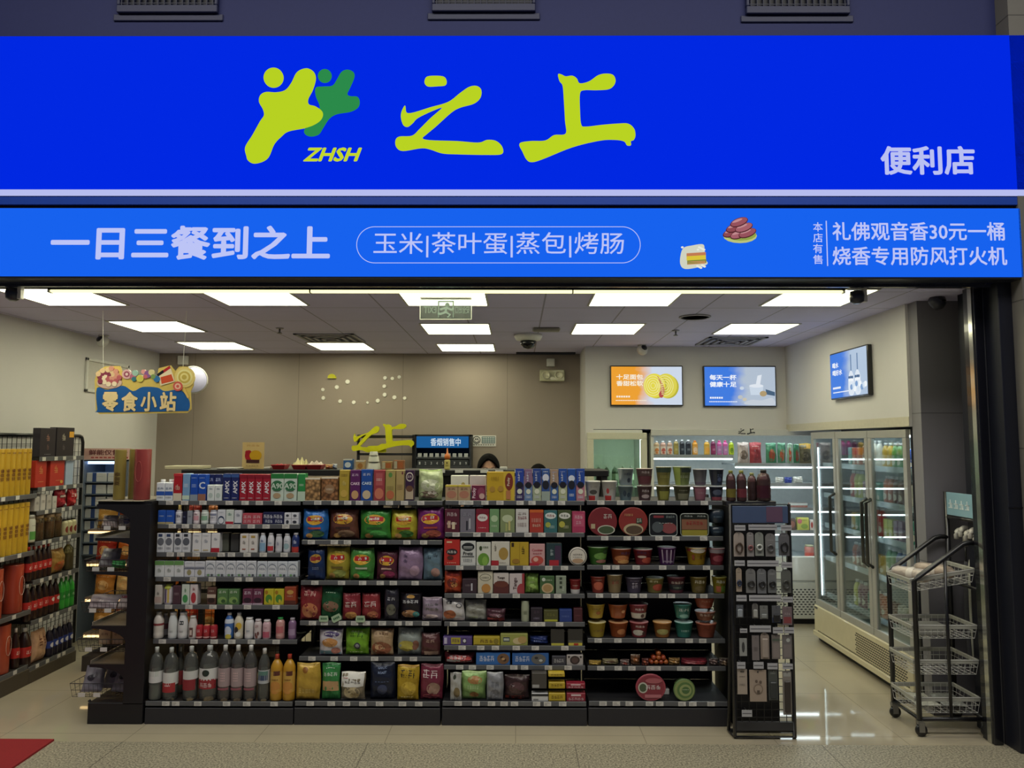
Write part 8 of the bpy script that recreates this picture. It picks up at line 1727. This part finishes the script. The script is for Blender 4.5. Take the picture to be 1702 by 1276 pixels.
o = on_counter(737, 747.5, 762, 'bottle', 'd8cc78', 'E0,.6,.1,.06,4a3a20;L0,.4,.4,2,a89440', 'yellow sauce bottle with orange nozzle on the counter', 'sh=.8 nk=.5 cap=e8e0d0', 'sauce_bottle', dy=.04)
hh = atY(742, 762, YK2 + .04).z - zc_
b = MB(); b.lathe([(.021, hh * .93), (.023, hh + .012), (.02, hh + .026), (.008, hh + .04), (.004, hh + .075), (.001, hh + .08)], mat('e0782c', 'gloss', .35), 14); b.build('nozzle', o)
on_counter(830, 843, 776, 'box', 'd8d8d4', '', 'small white box on the counter beside the cashier', '', 'paper_box', 'box', .06, .06)
for k, x in enumerate((705, 733, 763, 805, 830, 862, 890, 919)):
    a_ = atY(x, 785, YK2); b = MB(); b.box(-.03, .03, -.004, -.0005, -.012, .012, mat('dcdcd8')); b.build('price_tag', t, loc=(a_.x - (atY(301, 781, YK2).x + w), 0, zc_ - t.location.z - .008))

# ================================================================ PEOPLE BEHIND THE TILL
def person(words, x, y, top, turn, tilt, shirt):
    """a standing woman, facing -y; built at 1.64 m and set so that the crown comes to height `top`"""
    s = top / 1.64
    t = thing('person', words, 'person', (x, y, 0), (0, 0, turn))
    t.scale = (s, s, s)
    skin = mat('c89a80', 'plain', .55)
    b = MB()
    def ell(c, r, n=14):
        vs = [(c[0], c[1], c[2] + r[2])]; fs = []
        for i in range(1, n):
            a = PI * i / n
            for k in range(n): vs.append((c[0] + r[0] * math.sin(a) * math.cos(2 * PI * k / n), c[1] + r[1] * math.sin(a) * math.sin(2 * PI * k / n), c[2] + r[2] * math.cos(a)))
        vs.append((c[0], c[1], c[2] - r[2]))
        for k in range(n): fs.append((0, 1 + k, 1 + (k + 1) % n))
        for i in range(n - 2):
            for k in range(n): p = 1 + i * n; fs.append((p + k, p + n + k, p + n + (k + 1) % n, p + (k + 1) % n))
        p = 1 + (n - 2) * n
        for k in range(n): fs.append((p + k, len(vs) - 1, p + (k + 1) % n))
        b.add(vs, fs, skin, True)
    hd = Vector((0, -.045, 1.5)); ct, st_ = math.cos(tilt), math.sin(tilt)
    def H(x_, y_, z_):                           # head space (origin mid head) nodding forward
        return (hd.x + x_, hd.y + y_ * ct + z_ * -st_, hd.z - y_ * -st_ * -1 * 0 + z_ * ct + y_ * st_)
    ell(H(0, .01, .02), (.073, .092, .105)); ell(H(0, -.02, -.05), (.056, .066, .07)); ell(H(0, -.04, -.09), (.03, .035, .03))
    b.path([H(0, -.088, .012), H(0, -.105, -.02), H(0, -.098, -.034)], [.009, .013, .012], skin, 8)
    for q in (-1, 1):
        ell(H(q * .074, .012, -.012), (.012, .02, .032), 8); ell(H(q * .035, -.066, -.028), (.026, .02, .022), 8); ell(H(q * .03, -.08, .026), (.026, .012, .008), 8)
    b.path([H(0, .02, -.06), (0, .012, 1.36), (0, .02, 1.3)], [.05, .047, .055], skin, 14)
    b.path([(0, .02, 1.33), (0, .015, 1.22), (0, .01, 1.05), (0, .0, .92), (0, .005, .8)], [.07, .125, .11, .125, .12], skin, 16)
    b.path([(-.16, .015, 1.27), (0, .015, 1.29), (.16, .015, 1.27)], [.05, .07, .05], skin, 12)
    for q in (-1, 1):
        b.path([(q * .165, .015, 1.275), (q * .205, .02, 1.13), (q * .215, -.0, 1.02), (q * .17, -.14, 1.0), (q * .13, -.22, 1.02)], [.045, .04, .036, .031, .023], skin, 12)
        ell((q * .118, -.262, 1.025), (.036, .044, .016), 10)
        for f in range(4):
            fx = q * (.118 + .024 - .0165 * f); ln = (.052, .064, .068, .056)[f]
            b.path([(fx, -.29, 1.026), (fx - q * .004, -.29 - ln * .55, 1.028), (fx - q * .008, -.29 - ln, 1.012)], [.0088, .0082, .0068], skin, 8)
        b.path([(q * .092, -.25, 1.024), (q * .074, -.272, 1.018), (q * .066, -.298, 1.012)], [.011, .0095, .0078], skin, 8)
        b.path([(q * .075, .005, .82), (q * .085, -.002, .6), (q * .085, .0, .45), (q * .085, .02, .26), (q * .085, .02, .07)], [.085, .07, .052, .05, .034], skin, 14)
        b.path([(q * .085, .035, .04), (q * .09, -.05, .03), (q * .095, -.12, .025)], [.036, .038, .026], skin, 12)
    o = b.build('body', t)
    md = o.modifiers.new('fuse', 'REMESH'); md.mode = 'VOXEL'; md.voxel_size = .0065; md.use_smooth_shade = True
    md = o.modifiers.new('soften', 'SMOOTH'); md.factor = .5; md.iterations = 4
    # clothes
    b = MB(); cl = mat(shirt, 'fabric')
    b.path([(0, .02, 1.315), (0, .015, 1.22), (0, .01, 1.05), (0, .0, .92), (0, .005, .78)], [.075, .137, .123, .138, .136], cl, 20)
    b.path([(-.16, .015, 1.272), (0, .015, 1.295), (.16, .015, 1.272)], [.058, .072, .058], cl, 14)
    for q in (-1, 1): b.path([(q * .155, .015, 1.278), (q * .206, .02, 1.13), (q * .214, .004, 1.045)], [.056, .052, .05], cl, 14)
    o = b.build('shirt', t); md = o.modifiers.new('fuse', 'REMESH'); md.mode = 'VOXEL'; md.voxel_size = .01; md.use_smooth_shade = True
    b = MB(); tr = mat('23252e', 'fabric')
    b.path([(0, .003, .9), (0, .005, .76)], [.132, .136], tr, 18)
    for q in (-1, 1): b.path([(q * .072, .005, .84), (q * .085, -.002, .6), (q * .085, .0, .45), (q * .085, .02, .1)], [.095, .08, .066, .056], tr, 14)
    o = b.build('trousers', t); md = o.modifiers.new('fuse', 'REMESH'); md.mode = 'VOXEL'; md.voxel_size = .011; md.use_smooth_shade = True
    for q in (-1, 1):
        b = MB(); b.path([(q * .085, .05, .035), (q * .09, -.04, .034), (q * .095, -.125, .03)], [.04, .043, .03], mat('1a1a1c', 'gloss', .4), 14); b.build('shoe', t)
    # hair: parted cap, sides and a tied back mass
    b = MB(); hm = mat('060505', 'plain', .85); hm.node_tree.nodes['Principled BSDF'].inputs['Specular IOR Level'].default_value = .12
    def cap(u, v):
        th = 2 * PI * u; ph = v * 1.95
        front = max(0.0, -math.sin(th))
        ph *= 1 - .60 * front ** 1.3 * (1 - .22 * abs(math.cos(th * 1 + .25)))
        k = 1 + .012 * math.sin(th * 22) * math.sin(ph)
        return H(.0825 * k * math.sin(ph) * math.cos(th), .012 + .101 * k * math.sin(ph) * math.sin(th), .024 + .113 * math.cos(ph) - .006 * math.exp(-(math.cos(th) * math.sin(ph) * 18 - 1) ** 2) * front)
    b.grid(cap, 44, 14, hm)
    o = b.build('hair', t); md = o.modifiers.new('thick', 'SOLIDIFY'); md.thickness = .012; md.offset = -1
    b = MB(); b.path([H(0, .09, .03), H(0, .13, -.0), H(0, .14, -.06), H(0, .12, -.13)], [.03, .04, .035, .012], hm, 14); b.build('ponytail', t)
    for q in (-1, 1):
        b = MB(); b.path([H(q * .014, -.0925, .034), H(q * .034, -.0945, .040), H(q * .054, -.082, .034)], [.0025, .0038, .002], mat('2a1c18'), 6); b.build('eyebrow', t)
        b = MB(); b.path([H(q * .018, -.0895, .007), H(q * .033, -.094, .001), H(q * .05, -.083, .007)], [.0016, .0036, .0018], mat('241612'), 6); b.build('eyelid', t, label='lowered lashes')
    b = MB(); b.path([H(-.022, -.084, -.062), H(0, -.0935, -.060), H(.022, -.084, -.062)], [.003, .0062, .003], mat('a85a54', 'gloss', .4), 8); b.build('lips', t)
p = atY(811, 755, 6.46)
person('person in a dark shirt behind the till, head bowed, only the brow showing', p.x, 6.52, p.z, .12, .04, '39465e')
p = atY(895, 772, 7.06)
person('person stooping behind the till, only the dark crown of hair showing', p.x, 7.12, p.z, 0, .3, '2f3c34')
